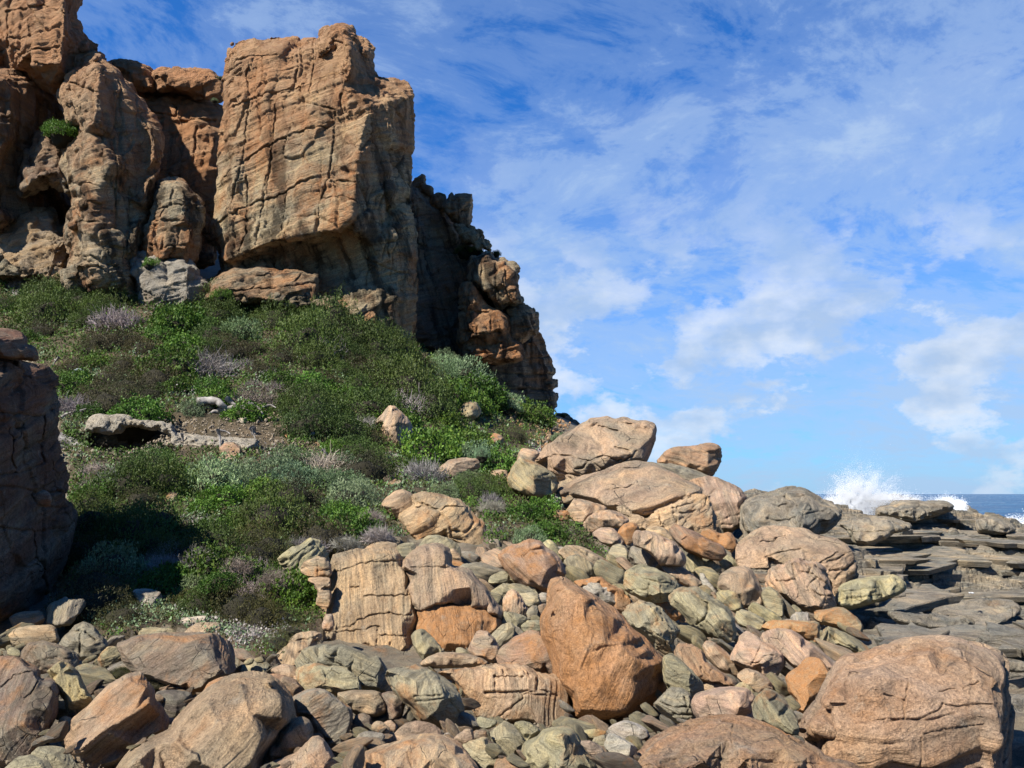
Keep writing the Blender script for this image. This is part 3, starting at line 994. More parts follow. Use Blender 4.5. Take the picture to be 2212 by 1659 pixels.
cliff('cliff_rubble', 'knobbly rubble band stepping down below the square skyline block', 'A5',
      '670,520 780,560 850,565 920,590 930,640 980,680 1000,720 1005,760 950,760 880,740 850,690 790,690 750,670 730,600', 69, 1.5, c='cg', blocks=(.10, 8.0), vert=3.5)
cliff('skyline_pinnacle', 'small pointed sunlit pinnacle on the skyline beside the tower', 'A5',
      '310,205 360,140 390,122 425,116 425,190 490,215 497,260 470,280 400,245 330,230', 70.5, .9, c='co', vert=2.5)
cliff('skyline_boulder', 'small rounded skyline boulder between pinnacle and square block', 'A5',
      '465,350 500,300 550,280 600,295 590,400 540,390', 71, .9, c='co', vert=2.5, cat='boulder', group='rocks on the cliff skyline')
cliff('cliff_buttress', 'red-brown layered lower buttress with thin ledges at the cliff end', 'A5',
      '745,1050 830,1050 900,1120 960,1230 1060,1265 1110,1300 1160,1370 1170,1500 1270,1560 1290,1720 740,1740 740,1300', 66, 2.6, c='co', auto=False, lean=0.05,
      facets='790,1120,.7 880,1200,.85 790,1250,.9 1000,1330,.9 800,1400,1.0 950,1400,1.0 1100,1400,.85 850,1480,1.0 900,1560,.6 820,1640,.75 1000,1500,.9 1000,1570,.6 1000,1650,.7 1130,1550,.5 1180,1640,.4',
      cracks=['745,1290 1050,1280', '750,1460 860,1480 1080,1470', '760,1560 950,1580 1090,1560', '750,1620 1000,1640', '800,1080 800,1280', '880,1400 870,1700', '1010,1290 1010,1500', '940,1480 950,1580'], crackd=.4, rust=.75)
cliff('rounded_outcrop', 'rounded sunlit knob on the right end of the cliff', 'A5',
      '1110,1270 1150,1232 1200,1228 1290,1217 1370,1240 1410,1300 1415,1400 1405,1490 1340,1500 1250,1560 1170,1500 1160,1380', 68, 1.9, c='co', auto=False, rust=.3,
      facets='1190,1290,.7 1280,1290,.9 1360,1300,.75 1300,1380,1.0 1360,1430,.8 1230,1420,.8 1260,1500,.6', cracks=['1220,1230 1230,1330', '1230,1350 1400,1360', '1240,1430 1400,1420'], crackd=.25)
cliff('cliff_nose', 'dark overhanging layered cliff nose above the shore rubble', 'overview',
      '1040,745 1075,755 1110,735 1125,722 1145,716 1163,722 1173,735 1177,756 1190,780 1197,808 1190,817 1204,824 1204,837 1192,841 1211,855 1200,866 1201,876 1194,893 1186,915 1150,912 1120,898 1080,868 1020,826 990,810 990,750', 70, 2.6,
      c='cd', auto=False, yaw=.4, facets='1020,780,.5 1060,800,.7 1100,760,.7 1140,740,.6 1130,790,.55 1160,780,.4 1100,830,.6 1150,850,.4 1170,890,.3 1180,830,.3 1120,870,.5',
      cracks=['1060,770 1120,775 1190,770', '1050,800 1130,810 1200,808', '1080,840 1190,841', '1110,865 1200,868'], crackd=.5, st=4)
cliff('low_outcrop', 'low dark rock at the cliff foot against the sky', 'B3',
      '840,420 870,370 900,340 990,350 1060,400 1100,450 1060,500 980,520 900,470', 78, 2.0, c='dk', st=4)

cliff('cliff_wall', 'dark rock mass seen through the gaps of the right cliff end', 'A5',
      '540,430 700,560 860,620 960,780 1100,900 1200,930 1230,1200 1350,1300 1370,1470 1240,1600 1180,1720 540,1720', 73, 1.4, c='cd', auto=True, lean=0)

# ------------------------------------------------------------ boulders of the shore, traced one by one
R = rock
# -- left foreground
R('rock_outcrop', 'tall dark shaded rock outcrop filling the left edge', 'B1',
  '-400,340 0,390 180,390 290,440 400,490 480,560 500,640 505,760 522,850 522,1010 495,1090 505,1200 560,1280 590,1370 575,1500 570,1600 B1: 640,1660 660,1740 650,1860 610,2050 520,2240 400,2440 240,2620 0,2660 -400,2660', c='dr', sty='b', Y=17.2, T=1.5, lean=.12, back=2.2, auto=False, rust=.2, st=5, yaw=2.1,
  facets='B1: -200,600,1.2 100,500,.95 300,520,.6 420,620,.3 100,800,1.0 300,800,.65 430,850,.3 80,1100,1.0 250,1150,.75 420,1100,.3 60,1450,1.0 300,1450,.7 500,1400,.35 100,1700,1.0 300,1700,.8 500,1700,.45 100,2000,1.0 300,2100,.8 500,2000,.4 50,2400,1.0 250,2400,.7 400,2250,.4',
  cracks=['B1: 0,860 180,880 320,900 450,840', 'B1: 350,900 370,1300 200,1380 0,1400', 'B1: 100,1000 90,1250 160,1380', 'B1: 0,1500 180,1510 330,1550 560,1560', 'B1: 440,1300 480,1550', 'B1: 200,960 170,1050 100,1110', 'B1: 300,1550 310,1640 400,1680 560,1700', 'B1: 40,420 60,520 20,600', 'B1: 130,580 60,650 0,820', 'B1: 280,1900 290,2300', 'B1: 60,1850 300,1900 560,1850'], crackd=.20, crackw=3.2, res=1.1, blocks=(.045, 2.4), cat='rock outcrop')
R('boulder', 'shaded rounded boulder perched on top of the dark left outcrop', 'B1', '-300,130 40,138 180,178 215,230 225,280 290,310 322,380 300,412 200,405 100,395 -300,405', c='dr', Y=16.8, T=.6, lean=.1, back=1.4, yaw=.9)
R('rock', 'small round stone lodged low on the dark left outcrop', 'B1', '312,1600 325,1560 380,1540 430,1570 442,1620 430,1670 330,1670', c='dr', Y=15.8, T=.16, lean=0, sty='s')
R('boulder', 'large dark brown boulder cut by the left frame edge at bottom', 'C1', '-200,680 60,670 180,700 330,820 345,900 460,900 510,1010 490,1200 410,1330 340,1450 260,1600 100,1740 -200,1760', c='br', sty='a', Y=8.6, T=.62, lean=.7,
  facets='60,760,.9 250,860,.8 430,960,.8 150,1100,1.0 400,1150,.8 200,1400,.9 50,1550,.8', cracks=['330,820 330,900 280,1000 210,1060', '0,960 120,860 300,840'], st=-60)
R('boulder', 'long yellow-green striped rock lying diagonal beside the brown boulder', 'C1', '410,820 440,740 520,730 620,800 700,900 745,1000 805,1090 760,1140 700,1190 640,1250 590,1170 570,1080 520,1000 465,900', c='yl', sty='l', st=-58, T=.28, cracks=['560,740 650,900 700,1020 790,1100'])
R('boulder', 'wedge-shaped tan block with flat sunlit top at bottom left', 'C1', '630,1240 700,1190 800,1090 940,950 1080,860 1210,838 1250,900 1330,1010 1400,1130 1450,1250 1440,1350 1200,1460 1000,1640 880,1760 760,1760 640,1560 580,1490 568,1400 610,1330', c='tn', sty='a', st=38, T=.52, lean=.55, Y=8.6, auto=False, rust=.4,
  facets='1200,890,.55 1260,960,.95 1290,1100,1.0 1150,1190,1.05 900,1330,1.05 700,1490,1.0 630,1500,.8 700,1300,.55 950,1060,.55 1380,1200,.5 1200,1330,.45 1000,1500,.4 850,1640,.4', res=1.0)
R('rock', 'small pale upright stone left of the wedge-shaped tan block', 'C1', '510,1250 560,1218 620,1235 637,1300 590,1350 570,1420 560,1480 530,1450 518,1340', c='gg', Y=8.9, sty='s', T=.12)
R('rock', 'pale green speckled stone at the very bottom left, behind another', 'C1', '268,1540 330,1490 400,1468 520,1465 620,1530 665,1620 680,1740 300,1740', c='gg', Y=7.7)
R('rock', 'pale low stone in the bottom left corner, nearest of the pair', 'C1', '30,1680 150,1575 280,1550 420,1600 500,1740 0,1760', c='gg', Y=7.2)
R('boulder', 'broad brown-grey speckled boulder beside the dry scrub, lower left', 'C1', '1005,590 1100,558 1210,518 1400,500 1600,500 1800,500 1950,512 2030,570 2062,650 2045,780 1990,880 1880,910 1800,940 1750,990 1650,1010 1400,930 1200,870 1060,720', c='br', sty='r', st=25, lean=.8, T=.75, rust=.45,
  facets='1250,600,.6 1600,580,.7 1900,620,.75 1250,760,.9 1600,760,1.0 1850,800,.95 1600,900,.8 1950,780,.7')
R('boulder', 'low tan boulder peeking over the broad brown-grey one', 'C1', '1580,510 1650,440 1750,402 1880,402 1940,450 1960,540 1700,570', c='tn', dY=.4)
R('rock', 'yellowish long stone on the left end of the broad brown-grey boulder', 'C1', '1200,510 1230,460 1330,447 1480,465 1550,500 1420,540 1215,545', c='yl', dY=.5)
R('rock', 'pale cylindrical stone below the olive scrub', 'C1', '1560,380 1650,362 1780,350 1792,385 1740,425 1680,445 1600,425', c='wh')
R('boulder', 'lobed grey boulder with a vertical cleft left of dry scrub', 'C1', '520,600 560,520 610,490 630,420 700,390 780,400 830,460 900,560 930,610 880,690 780,730 680,710 600,660 540,645', c='gy', sty='r', facets='640,560,.9 740,450,.85 680,490,.5 760,600,1.0 690,620,.55 850,620,.7', cracks=['620,470 700,480 690,700', '730,480 830,560'], crackd=.1)
R('rock', 'long tan stone lying just below the reddish loaf-shaped one', 'C1', '50,485 150,450 300,440 440,425 480,460 510,560 380,600 180,620 100,590', c='tn')
R('rock', 'reddish loaf-shaped stone at the foot of the dark outcrop', 'C1', '85,370 130,340 210,315 360,313 385,360 380,412 300,432 130,450 90,410', c='pk')
R('rock', 'ribbed grey square block beside the dark outcrop', 'C1', '408,420 420,260 480,225 560,195 640,220 720,200 750,250 700,310 640,370 600,420 500,440', c='gy', sty='l', st=85, T=.35)
R('boulder', 'brown jagged rock cluster below the lobed grey boulder', 'C1', '155,630 230,600 380,570 520,600 690,700 710,790 640,850 540,820 440,850 300,830 190,720', c='br', sty='b', st=-20, cracks=['380,600 420,680 540,720 680,720'])
R('rock', 'small yellow-topped stone above the brown jagged cluster', 'C1', '230,595 350,508 430,480 480,500 495,560 380,600', c='yl')
R('rock', 'small pale pebble at the left of the brown jagged cluster', 'C1', '68,640 110,620 170,650 182,700 110,705 70,680', c='gg', sty='s')
R('rock', 'pale triangular block in the bush edge, lower left', 'C1', '1152,112 1290,103 1390,160 1405,250 1320,280 1180,210', c='wh', sty='a', T=.22, facets='1280,130,.7 1300,210,1.0 1200,150,.6 1360,200,.5')
R('rock', 'small banded cone-shaped stone inside the dry scrub', 'C1', '850,730 870,660 940,608 1010,630 1052,665 980,740 900,790', c='yl', sty='l', st=20)
R('boulder', 'dark brown stone shaded behind the wedge-shaped block', 'C1', '1340,1010 1450,992 1560,1000 1655,1020 1640,1110 1500,1240 1430,1250 1380,1130', c='dk', Y=10.4)
# -- bottom centre left
R('boulder', 'biggest smooth tan boulder at the bottom, left of centre', 'overview', '232,1700 255,1656 290,1612 340,1590 375,1572 374,1560 410,1523 455,1483 500,1462 540,1455 575,1458 605,1478 628,1510 639,1545 630,1565 605,1592 583,1625 568,1655 560,1700', c='tn', sty='s', st=38, Y=7.7, T=.85, lean=.75, rust=.4, auto=False, res=1.0,
  facets='300,1640,.75 380,1600,.85 450,1520,.8 520,1480,.75 580,1475,.7 605,1520,.9 610,1550,.85 540,1540,1.0 480,1570,1.05 420,1640,1.05 560,1600,1.0 540,1650,.95 500,1680,1.0 590,1590,.6 350,1690,.9', cracks=['C2: -700,150 -640,220 -560,330 -520,480'], grain=.8)
R('boulder', 'orange hump behind the biggest smooth tan boulder', 'overview', '436,1520 441,1495 452,1478 480,1464 520,1460 560,1458 560,1500 500,1530 450,1540', c='og', Y=9.2, T=.3, sty='s')
R('boulder', 'pear-shaped tan boulder leaning on the biggest smooth one', 'C2', '528,1645 560,1540 600,1440 690,1320 780,1250 880,1228 950,1262 972,1345 950,1430 880,1500 760,1575 620,1640', c='tn', sty='s', st=-60, Y=7.8, T=.3, lean=.4)
R('boulder', 'dark-sided boulder under the pear-shaped one at the bottom edge', 'C2', '500,1740 560,1665 700,1600 800,1560 880,1500 1000,1385 1080,1430 1140,1540 1200,1659 1230,1760', c='tn', Y=7.4, T=.35, st=-50)
R('rock', 'reddish flat slab wedged behind the biggest smooth boulder', 'C2', '590,850 700,858 820,900 872,970 885,1035 820,1070 760,1000 650,910', c='rd', sty='a', st=-35, Y=9.6, T=.2)
R('boulder', 'rounded grey-tan boulder with dark right side, right of the pear shape', 'C2', '805,1060 900,1010 1010,983 1090,998 1180,1060 1300,1150 1315,1225 1290,1330 1255,1400 1262,1560 1190,1600 1090,1500 980,1360 930,1240 830,1190', c='gy', sty='r', st=25, Y=8.7, T=.42, rust=.5, facets='900,1080,.7 1020,1040,.9 1110,1100,1.0 1100,1180,.95 1000,1200,.9 1220,1220,.9 1270,1300,.6 1200,1400,.7')
R('boulder', 'long grey whaleback boulder arching over a pale one', 'C2', '812,760 860,680 960,620 1100,595 1230,610 1380,665 1480,715 1545,700 1600,800 1665,930 1650,1000 1500,980 1380,950 1340,870 1280,815 1100,785 1000,745 900,790 840,810', c='gy', sty='l', st=-18, T=.48, Y=10.3, facets='920,690,.8 1100,650,.8 1250,700,1.0 1400,760,1.0 1550,850,.9 1500,920,.5 1150,740,.6', blocks=(0, 1))
R('boulder', 'pale lumpy boulder tucked beneath the grey whaleback', 'C2', '838,810 900,780 1000,755 1090,790 1250,805 1340,870 1440,950 1435,995 1300,985 1160,1020 1000,995 880,1010 855,900', c='gg', sty='b', st=-10, Y=9.9, T=.36, rust=.5)
R('boulder', 'brown-green oval boulder below the grey whaleback', 'C2', '1178,1030 1300,998 1420,983 1540,990 1605,1100 1605,1180 1500,1215 1370,1190 1280,1140', c='tn', Y=9.3, T=.28)
R('boulder', 'round brown boulder immediately right of the oval one', 'C2', '1560,1030 1640,1003 1740,1030 1768,1100 1745,1200 1700,1270 1620,1250 1595,1110', c='br', Y=9.3, sty='s', T=.26)
R('rock', 'brown round cobble below the oval boulder', 'C2', '1350,1215 1410,1188 1470,1220 1482,1290 1450,1335 1340,1345 1320,1260', c='br', sty='s', Y=8.9)
R('rock', 'tan egg-shaped cobble in the dark gap, left of its twin', 'C2', '1488,1290 1530,1258 1580,1270 1640,1330 1620,1372 1540,1352 1492,1330', c='tn', sty='s')
R('rock', 'pinkish cobble in the dark gap, right of the egg-shaped one', 'C2', '1578,1280 1640,1250 1692,1290 1680,1342 1635,1332', c='pk', sty='s')
R('rock', 'small green-brown cobble in shade above the bottom boulders', 'C2', '1340,1420 1380,1370 1450,1345 1600,1370 1570,1450 1480,1440 1360,1440', c='gy', sty='s')
R('boulder', 'tan sausage-shaped boulder just above the brown bottom mound', 'C2', '1562,1440 1650,1345 1760,1280 1880,1258 1980,1278 2080,1330 2120,1400 1900,1430 1750,1450 1620,1475', c='tn', sty='r', Y=8.6)
R('boulder', 'smooth brown mound cut by the bottom edge near centre', 'C2', '1400,1545 1500,1500 1640,1460 1800,1392 1950,1368 2100,1395 2240,1450 2330,1550 2460,1760 1420,1760', c='tn', sty='r', st=-40, Y=7.3, T=.5, lean=.9, rust=.6, cracks=['1640,1460 1780,1500 1840,1659'], auto=False, facets='1600,1540,.8 1850,1450,.75 2050,1450,.8 1700,1650,1.0 2000,1580,1.0 2200,1560,.85 2250,1680,.9 1880,1700,.9')
R('boulder', 'greenish striped block with square shoulders, centre of the bottom third', 'overview', '826,1434 857,1422 900,1428 935,1450 966,1452 982,1478 1004,1540 1001,1549 949,1573 914,1558 888,1527 868,1510 848,1485', c='gg', sty='a', st=-65, T=.45, rust=.5, facets='860,1445,.7 900,1460,.85 950,1480,.9 900,1500,1.0 960,1520,1.0 930,1545,.9 975,1545,.7', cracks=['C3: 120,1045 360,1030', 'C3: 140,1090 380,1060', 'C3: 200,800 260,900 300,1030', 'C3: 330,830 380,1000 520,1200'])
R('boulder', 'grey-green upright oval boulder leaning on the orange-stained rock', 'C2', '1828,520 1870,480 1920,465 2000,530 2085,625 2092,672 2000,690 1930,735 1880,660 1840,580', c='gg', sty='r', st=-55, T=.3)
R('rock', 'striped squat stone with two pebbles on top, beside dry grass', 'C2', '342,865 370,770 460,740 530,765 590,780 605,830 450,880 380,885', c='gg', sty='l', st=70)
R('rock', 'small flat pebble atop the striped squat stone, left of two', 'C2', '380,752 430,709 462,722 450,755 400,768', c='yl', sty='s', Y=11.6, T=.05)
R('rock', 'small round pebble atop the striped squat stone, right of two', 'C2', '468,722 530,703 560,742 500,750', c='yl', sty='s', Y=11.6, T=.05)
R('rock', 'orange and green leaf-shaped stone left of the pale lumpy boulder', 'C2', '615,810 720,768 830,790 862,870 850,930 700,860 640,840', c='tn', Y=10.6, T=.2)
# -- jointed outcrop
R('rock_outcrop', 'big tan jointed rock face with stepped cracks, centre left', 'C6', '696,730 720,600 760,580 1000,550 1200,540 1285,570 1340,690 1385,770 1375,840 1405,900 1440,930 1445,1010 1475,1060 1475,1150 1440,1220 1410,1280 1410,1370 1430,1430 1400,1490 1200,1490 1100,1470 900,1420 700,1390 500,1390 500,1360 600,1290 620,1240 640,1200 620,1110 655,1000 700,880', c='tn', sty='a', st=88, T=.75, lean=.75, Y=16.5, auto=False, res=1.0, prof=5, rust=.3, back=1.0,
  facets='740,640,.75 1000,590,.8 1250,590,.8 760,800,.85 1050,700,.85 1300,700,.85 800,1000,.9 1100,900,.9 1350,880,.9 760,1150,.9 1100,1040,.92 1380,1060,.95 1000,1200,.95 1300,1200,1.0 700,1300,.95 1000,1330,1.0 1300,1420,.95 1150,1400,1.0 560,1340,.8',
  cracks=['700,740 790,722 880,690 990,655 1150,640 1300,630', '720,1225 860,1200 950,1140 1060,1100 1200,1080', '620,1255 850,1240 1000,1225 1090,1190 1120,1200', '990,930 1150,935 1440,925', '1110,1280 1400,1275', '1100,1200 1100,1470', '1215,1340 1210,1490', '720,1100 725,1230', '1420,930 1450,1040 1460,1200', '870,855 940,855', '1370,780 1360,920', '1200,1080 1330,1110 1400,1090', '1170,600 1230,560'], crackw=2.4, crackd=.085, cat='rock outcrop', blocks=(0, 1), grain=.9)
R('rock_outcrop', 'right half of the jointed tan outcrop, smooth sloping shoulder', 'C6', '1300,690 1340,600 1430,530 1520,497 1640,488 1705,520 1735,590 1730,680 1900,715 1960,800 2040,880 2120,1000 2172,1090 2165,1150 2050,1090 1900,1040 1700,1010 1560,1050 1460,1100 1380,1000 1370,930 1340,880', c='tn', sty='r', st=88, T=.85, lean=.72, Y=17.0, auto=False, prof=5, rust=.35,
  facets='1420,620,.7 1560,560,.8 1680,600,.85 1450,750,.9 1650,740,.85 1850,780,.9 1500,900,1.0 1750,880,1.05 1900,860,1.0 1950,950,.8 2060,1020,.5', cracks=['1390,690 1550,690 1730,695', '1730,590 1730,690'], crackd=.07, cat='rock outcrop', grain=.9)
R('boulder', 'tan boulder with dark orange-brown stain in its middle, right of the jointed face', 'C6', '1420,1060 1480,1015 1560,975 1700,975 1880,998 2050,1048 2162,1140 2155,1225 2080,1300 2000,1390 1890,1450 1700,1450 1530,1410 1430,1240', c='og', sty='r', st=82, T=.7, lean=.75, Y=16.4, auto=False, rust=1.0,
  facets='1520,1100,.8 1700,1030,.8 1900,1060,.8 1600,1200,1.0 1800,1200,1.05 2000,1150,.85 2080,1200,.6 1700,1350,1.0 1880,1350,.95 1980,1290,.7')
R('rock_outcrop', 'low apron of tan rock at the left foot of the jointed face', 'C6', '165,1510 240,1420 330,1350 350,1310 420,1270 560,1248 612,1262 605,1300 520,1370 700,1385 720,1450 560,1480 420,1520 300,1560 200,1560', c='tn', sty='r', st=75, Y=13.8, T=.4, lean=1.2, cracks=['420,1420 520,1370 610,1275', '350,1325 520,1310 600,1275'], crackd=.08, cat='rock outcrop')
R('rock', 'cluster of small tan knuckles at the upper left of the jointed face', 'C6', '438,715 470,650 560,620 590,598 660,610 692,660 700,770 580,778 500,765', c='tn', sty='r', Y=17.2, T=.3, cracks=['580,610 590,770', '585,720 700,710', '440,700 580,680'], crackd=.07)
R('boulder', 'grey-green fluted boulder rising from the grey scrub', 'C6', '235,592 330,540 450,490 530,443 590,458 640,540 692,612 690,660 600,700 480,740 430,760 330,740 270,660', c='gg', sty='l', st=40, Y=18.5, T=.55, cracks=['300,690 420,560 520,490', '390,710 450,600 560,520', '560,470 620,580'], crackd=.08)
R('rock', 'layered tan ledge below the small knuckles', 'C6', '480,780 690,785 692,850 640,870 695,900 685,1000 650,1050 580,1010 600,900 550,830', c='tn', sty='l', st=5, Y=16.6, T=.25)
R('rock', 'rounded tan knob at the scrub edge of the jointed face', 'C6', '625,1205 655,1105 712,1098 722,1200 695,1240 640,1230', c='tn', sty='s', Y=15.2, T=.14)
R('rock', 'low pinkish slab above the jointed face, against grey scrub', 'C6', '965,560 1030,510 1100,478 1200,475 1262,490 1290,560 1100,580', c='tn', dY=.3)
R('rock', 'grey-green wedge behind the top of the jointed face', 'C6', '1235,540 1320,480 1430,490 1410,570 1340,610 1290,600', c='gg', sty='a', dY=.3)
R('boulder', 'pale green dome behind the top right of the jointed face', 'C6', '1430,540 1460,470 1540,420 1620,413 1730,450 1812,520 1820,600 1760,590 1600,560', c='gg', sty='r', st=25, dY=.4)
R('boulder', 'tan lobed boulder, left part of the folded cluster in the scrub', 'C6', '1135,165 1180,90 1250,40 1330,22 1400,60 1432,110 1450,180 1360,210 1320,260 1280,270 1200,215', c='tn', sty='r', st=25, Y=27.8, T=.7)
R('boulder', 'large folded tan boulder with creases, above the jointed face', 'C6', '1285,245 1340,200 1420,160 1400,70 1500,38 1650,58 1800,110 1880,170 1920,230 2000,300 2042,380 2052,480 2020,535 1950,570 1860,550 1800,500 1700,440 1600,440 1480,450 1450,490 1370,400 1320,330', c='tn', sty='r', st=30, Y=26.8, T=1.3, lean=.5, auto=False, rust=.5,
  facets='1480,80,.5 1650,100,.55 1400,230,.8 1520,190,.75 1500,300,1.0 1700,350,.95 1650,200,.7 1780,230,.9 1850,200,.7 1800,330,.95 1920,330,.75 1980,420,.6 1900,480,.7 1600,400,.7',
  cracks=['1290,240 1330,190 1500,160 1540,160 1650,230 1720,300 1735,410', '1490,130 1560,180 1660,210 1700,170 1800,170 1890,180', '1420,70 1440,130 1500,150', '1740,370 1850,390 1900,370 1930,300', '1710,420 1850,460 1900,540'], crackd=.16, crackw=2.6)
R('rock', 'small orange wedge at the right shoulder of the jointed outcrop', 'C6', '1730,625 1820,640 1885,702 1740,700', c='og', sty='a')
R('rock', 'small round tan stone above the orange wedge', 'C6', '1715,545 1760,530 1822,610 1830,650 1740,610', c='tn', sty='s')
R('boulder', 'dark blue-grey boulder shaded beside the folded tan boulder', 'overview', '1046,1195 1058,1164 1078,1165 1081,1186 1075,1198 1060,1200', c='gy', Y=25.5)
# -- centre
R('boulder', 'pink angular boulder resting on grey stones above the giant orange one', 'C7', '208,592 250,540 340,510 460,463 560,463 600,508 680,570 742,650 782,740 808,805 740,795 700,825 640,905 600,920 520,885 430,855 340,785 278,705', c='pk', sty='a', st=-30, T=.9, lean=.45, auto=False, rust=.6, facets='300,570,.6 460,520,.6 570,510,.65 350,660,.85 500,650,.95 600,600,.8 620,720,1.0 470,770,.9 560,850,.8 680,720,.6 740,760,.35', cracks=['420,590 480,540 600,520 630,590'], crackd=.08)
R('boulder', 'giant orange boulder with a jagged ridge, centre of the foreground', 'C3', '1228,370 1255,310 1285,260 1278,130 1310,45 1370,8 1480,60 1700,200 1850,300 1960,430 2120,560 2215,680 2290,750 2312,820 2303,930 2250,1050 2160,1110 2085,1160 2050,1222 1980,1262 1730,1268 1500,1245 1488,1150 1440,1060 1330,960 1330,860 1330,750 1300,640 1270,560 1240,480 1232,420', c='og', sty='s', st=60, T=1.25, lean=.55, Y=11.6, auto=False, res=.95, rust=.72, prof=2.4,
  facets='1350,120,.55 1400,70,.45 1320,300,.7 1420,260,.85 1500,150,.75 1580,240,.85 1750,340,.85 1960,490,.85 2120,650,.82 2220,770,.75 1310,420,.65 1450,420,.92 1450,560,.95 1600,430,1.0 1620,600,1.02 1780,590,1.06 1790,655,1.0 1900,600,1.05 2000,720,1.08 2150,780,.95 1550,800,1.0 1650,760,.97 1850,790,1.05 1880,860,1.0 1990,880,.98 2150,900,.7 2230,880,.5 1520,1000,.95 1700,1000,1.05 1850,1000,.95 2000,1050,.95 1560,1160,.9 1750,1160,.95 1950,1150,.85 2100,1080,.6 1640,210,.72 1850,370,.68 2050,540,.68',
  cracks=['1660,660 1760,610 1900,600'], crackd=.05, crackw=5, grain=.7)
R('boulder', 'brown rounded wide boulder touching the left foot of the giant orange one', 'C3', '836,695 900,600 1000,510 1130,468 1230,500 1300,500 1350,555 1440,630 1472,740 1455,860 1400,910 1300,860 1180,820 1040,785 900,760 850,730', c='rd', sty='a', st=20, T=.5, lean=.45, rust=.5, facets='920,640,.8 1050,560,.85 1200,540,.7 1300,540,.8 1220,600,1.0 1350,620,.95 1050,700,.8 1250,740,.85 1400,780,.75')
R('rock', 'tan egg-shaped boulder in front of the dark-stained rock', 'C3', '598,640 620,560 680,478 760,488 820,560 862,630 845,695 800,745 740,725 640,700', c='tn', sty='r', T=.28, dY=-.3)
R('rock', 'small white-green chip stone below the dark-stained rock', 'C3', '473,640 520,623 590,633 597,685 480,685', c='gg', sty='a', T=.08)
R('boulder', 'long horizontal tan bar of rock under the egg-shaped boulder', 'C3', '180,770 210,740 260,700 340,668 450,673 600,683 700,718 765,765 600,790 300,790', c='tn', sty='s', Y=12.9, T=.25)
R('rock_outcrop', 'brown jointed slab with blocky steps left of the giant orange boulder', 'C3', '250,790 600,775 1000,760 1070,775 1130,795 1190,845 1340,868 1430,960 1442,1100 1452,1300 1330,1345 1200,1315 1100,1280 1000,1270 830,1250 680,1220 600,1090 500,970 450,890 350,840', c='tn', sty='a', st=75, T=.6, lean=.55, Y=11.2, rust=.55, res=1.0, prof=3, cat='rock outcrop', blocks=(0, 1),
  cracks=['820,860 825,1010 740,1005', '830,1005 1000,1000 1180,1000 1200,850', '740,1012 1050,1010 1060,1060 960,1140 820,1240', '1055,785 1090,850 1200,850', '1190,850 1180,980 1350,1040', '1070,1020 1300,1040', '820,870 1060,870'], crackd=.06, crackw=2.8)
R('boulder', 'grey-green oval boulder with a brown cap below the brown slab', 'C3', '748,1320 830,1262 930,1258 1010,1308 1072,1390 1083,1440 1055,1540 970,1596 890,1550 800,1440', c='gg', sty='a', st=-35, T=.3, Y=8.7)
R('boulder', 'pale sandy-stained boulder at the bottom, left of the oval one', 'C3', '525,1465 620,1410 740,1398 800,1480 862,1580 835,1650 720,1690 600,1600', c='gg', rust=.5, T=.28, Y=8.0)
R('rock', 'pointed flat stone between brown slab and oval boulder', 'C3', '652,1208 760,1240 845,1262 760,1330 690,1300', c='gg', sty='a', T=.1)
R('boulder', 'yellowish stone right behind the oval grey-green boulder', 'C3', '985,1275 1060,1258 1130,1278 1205,1340 1195,1400 1100,1440 1050,1360', c='yl', T=.2)
R('boulder', 'big lumpy grey boulder at the bottom edge, centre', 'C3', '1025,1760 1040,1600 1055,1530 1080,1450 1190,1390 1230,1338 1330,1308 1430,1310 1500,1358 1560,1460 1640,1570 1690,1650 1710,1760', c='gg', sty='r', T=.6, Y=7.8, lean=.5, auto=False, facets='1100,1520,.8 1200,1450,.7 1180,1600,.9 1280,1400,.95 1400,1360,1.0 1300,1550,.85 1430,1480,1.0 1500,1550,.85 1400,1640,1.0 1560,1620,.9 1200,1700,.9 1500,1720,.9', rust=.4)
R('rock', 'pinkish stone below the dark gap, left of the oval boulder', 'C3', '458,1415 560,1340 605,1298 640,1340 632,1415 540,1460', c='pk')
R('rock', 'small brown stone between pinkish stone and oval boulder', 'C3', '638,1340 740,1340 752,1392 640,1415', c='br')
R('rock', 'small white pebble in the gap by the sausage-shaped boulder', 'C3', '378,1370 420,1358 442,1390 400,1402', c='wh', sty='s')
R('rock', 'reddish brown rock at the bottom edge beside the lumpy grey boulder', 'C3', '810,1760 830,1600 900,1568 980,1600 1045,1660 1050,1760', c='rd', Y=7.3, T=.22)
R('rock', 'pale wedge stone in front of the giant orange boulder', 'C3', '1778,1335 1850,1290 1950,1253 2060,1290 2132,1340 2145,1395 2050,1430 1960,1420 1850,1390', c='wh', sty='a', T=.22)
R('rock', 'white block with a yellow side face, bottom centre right', 'C3', '1768,1480 1800,1368 1860,1380 1990,1450 2052,1500 2042,1572 1960,1590 1860,1560', c='wh', sty='a', T=.22, facets='1810,1400,.6 1900,1430,.5 1900,1500,1.0 1830,1480,.9 2000,1500,.8 1980,1560,.9')
R('rock', 'pale rounded stone behind the yellow-sided white block', 'C3', '1655,1450 1700,1378 1770,1375 1795,1450 1765,1510', c='gg')
R('rock', 'flat yellowish stone in shade under the giant orange boulder', 'C3', '1558,1345 1700,1328 1790,1350 1690,1405 1600,1398', c='yl')
R('rock', 'pinkish stone left of the yellow-sided white block', 'C3', '1555,1430 1650,1420 1760,1510 1750,1610 1650,1550', c='pk')
R('rock', 'thin green stone at upper left of the stone-filled gap', 'C3', '768,40 790,0 900,-40 960,20 900,65 780,80', c='gg', sty='a')
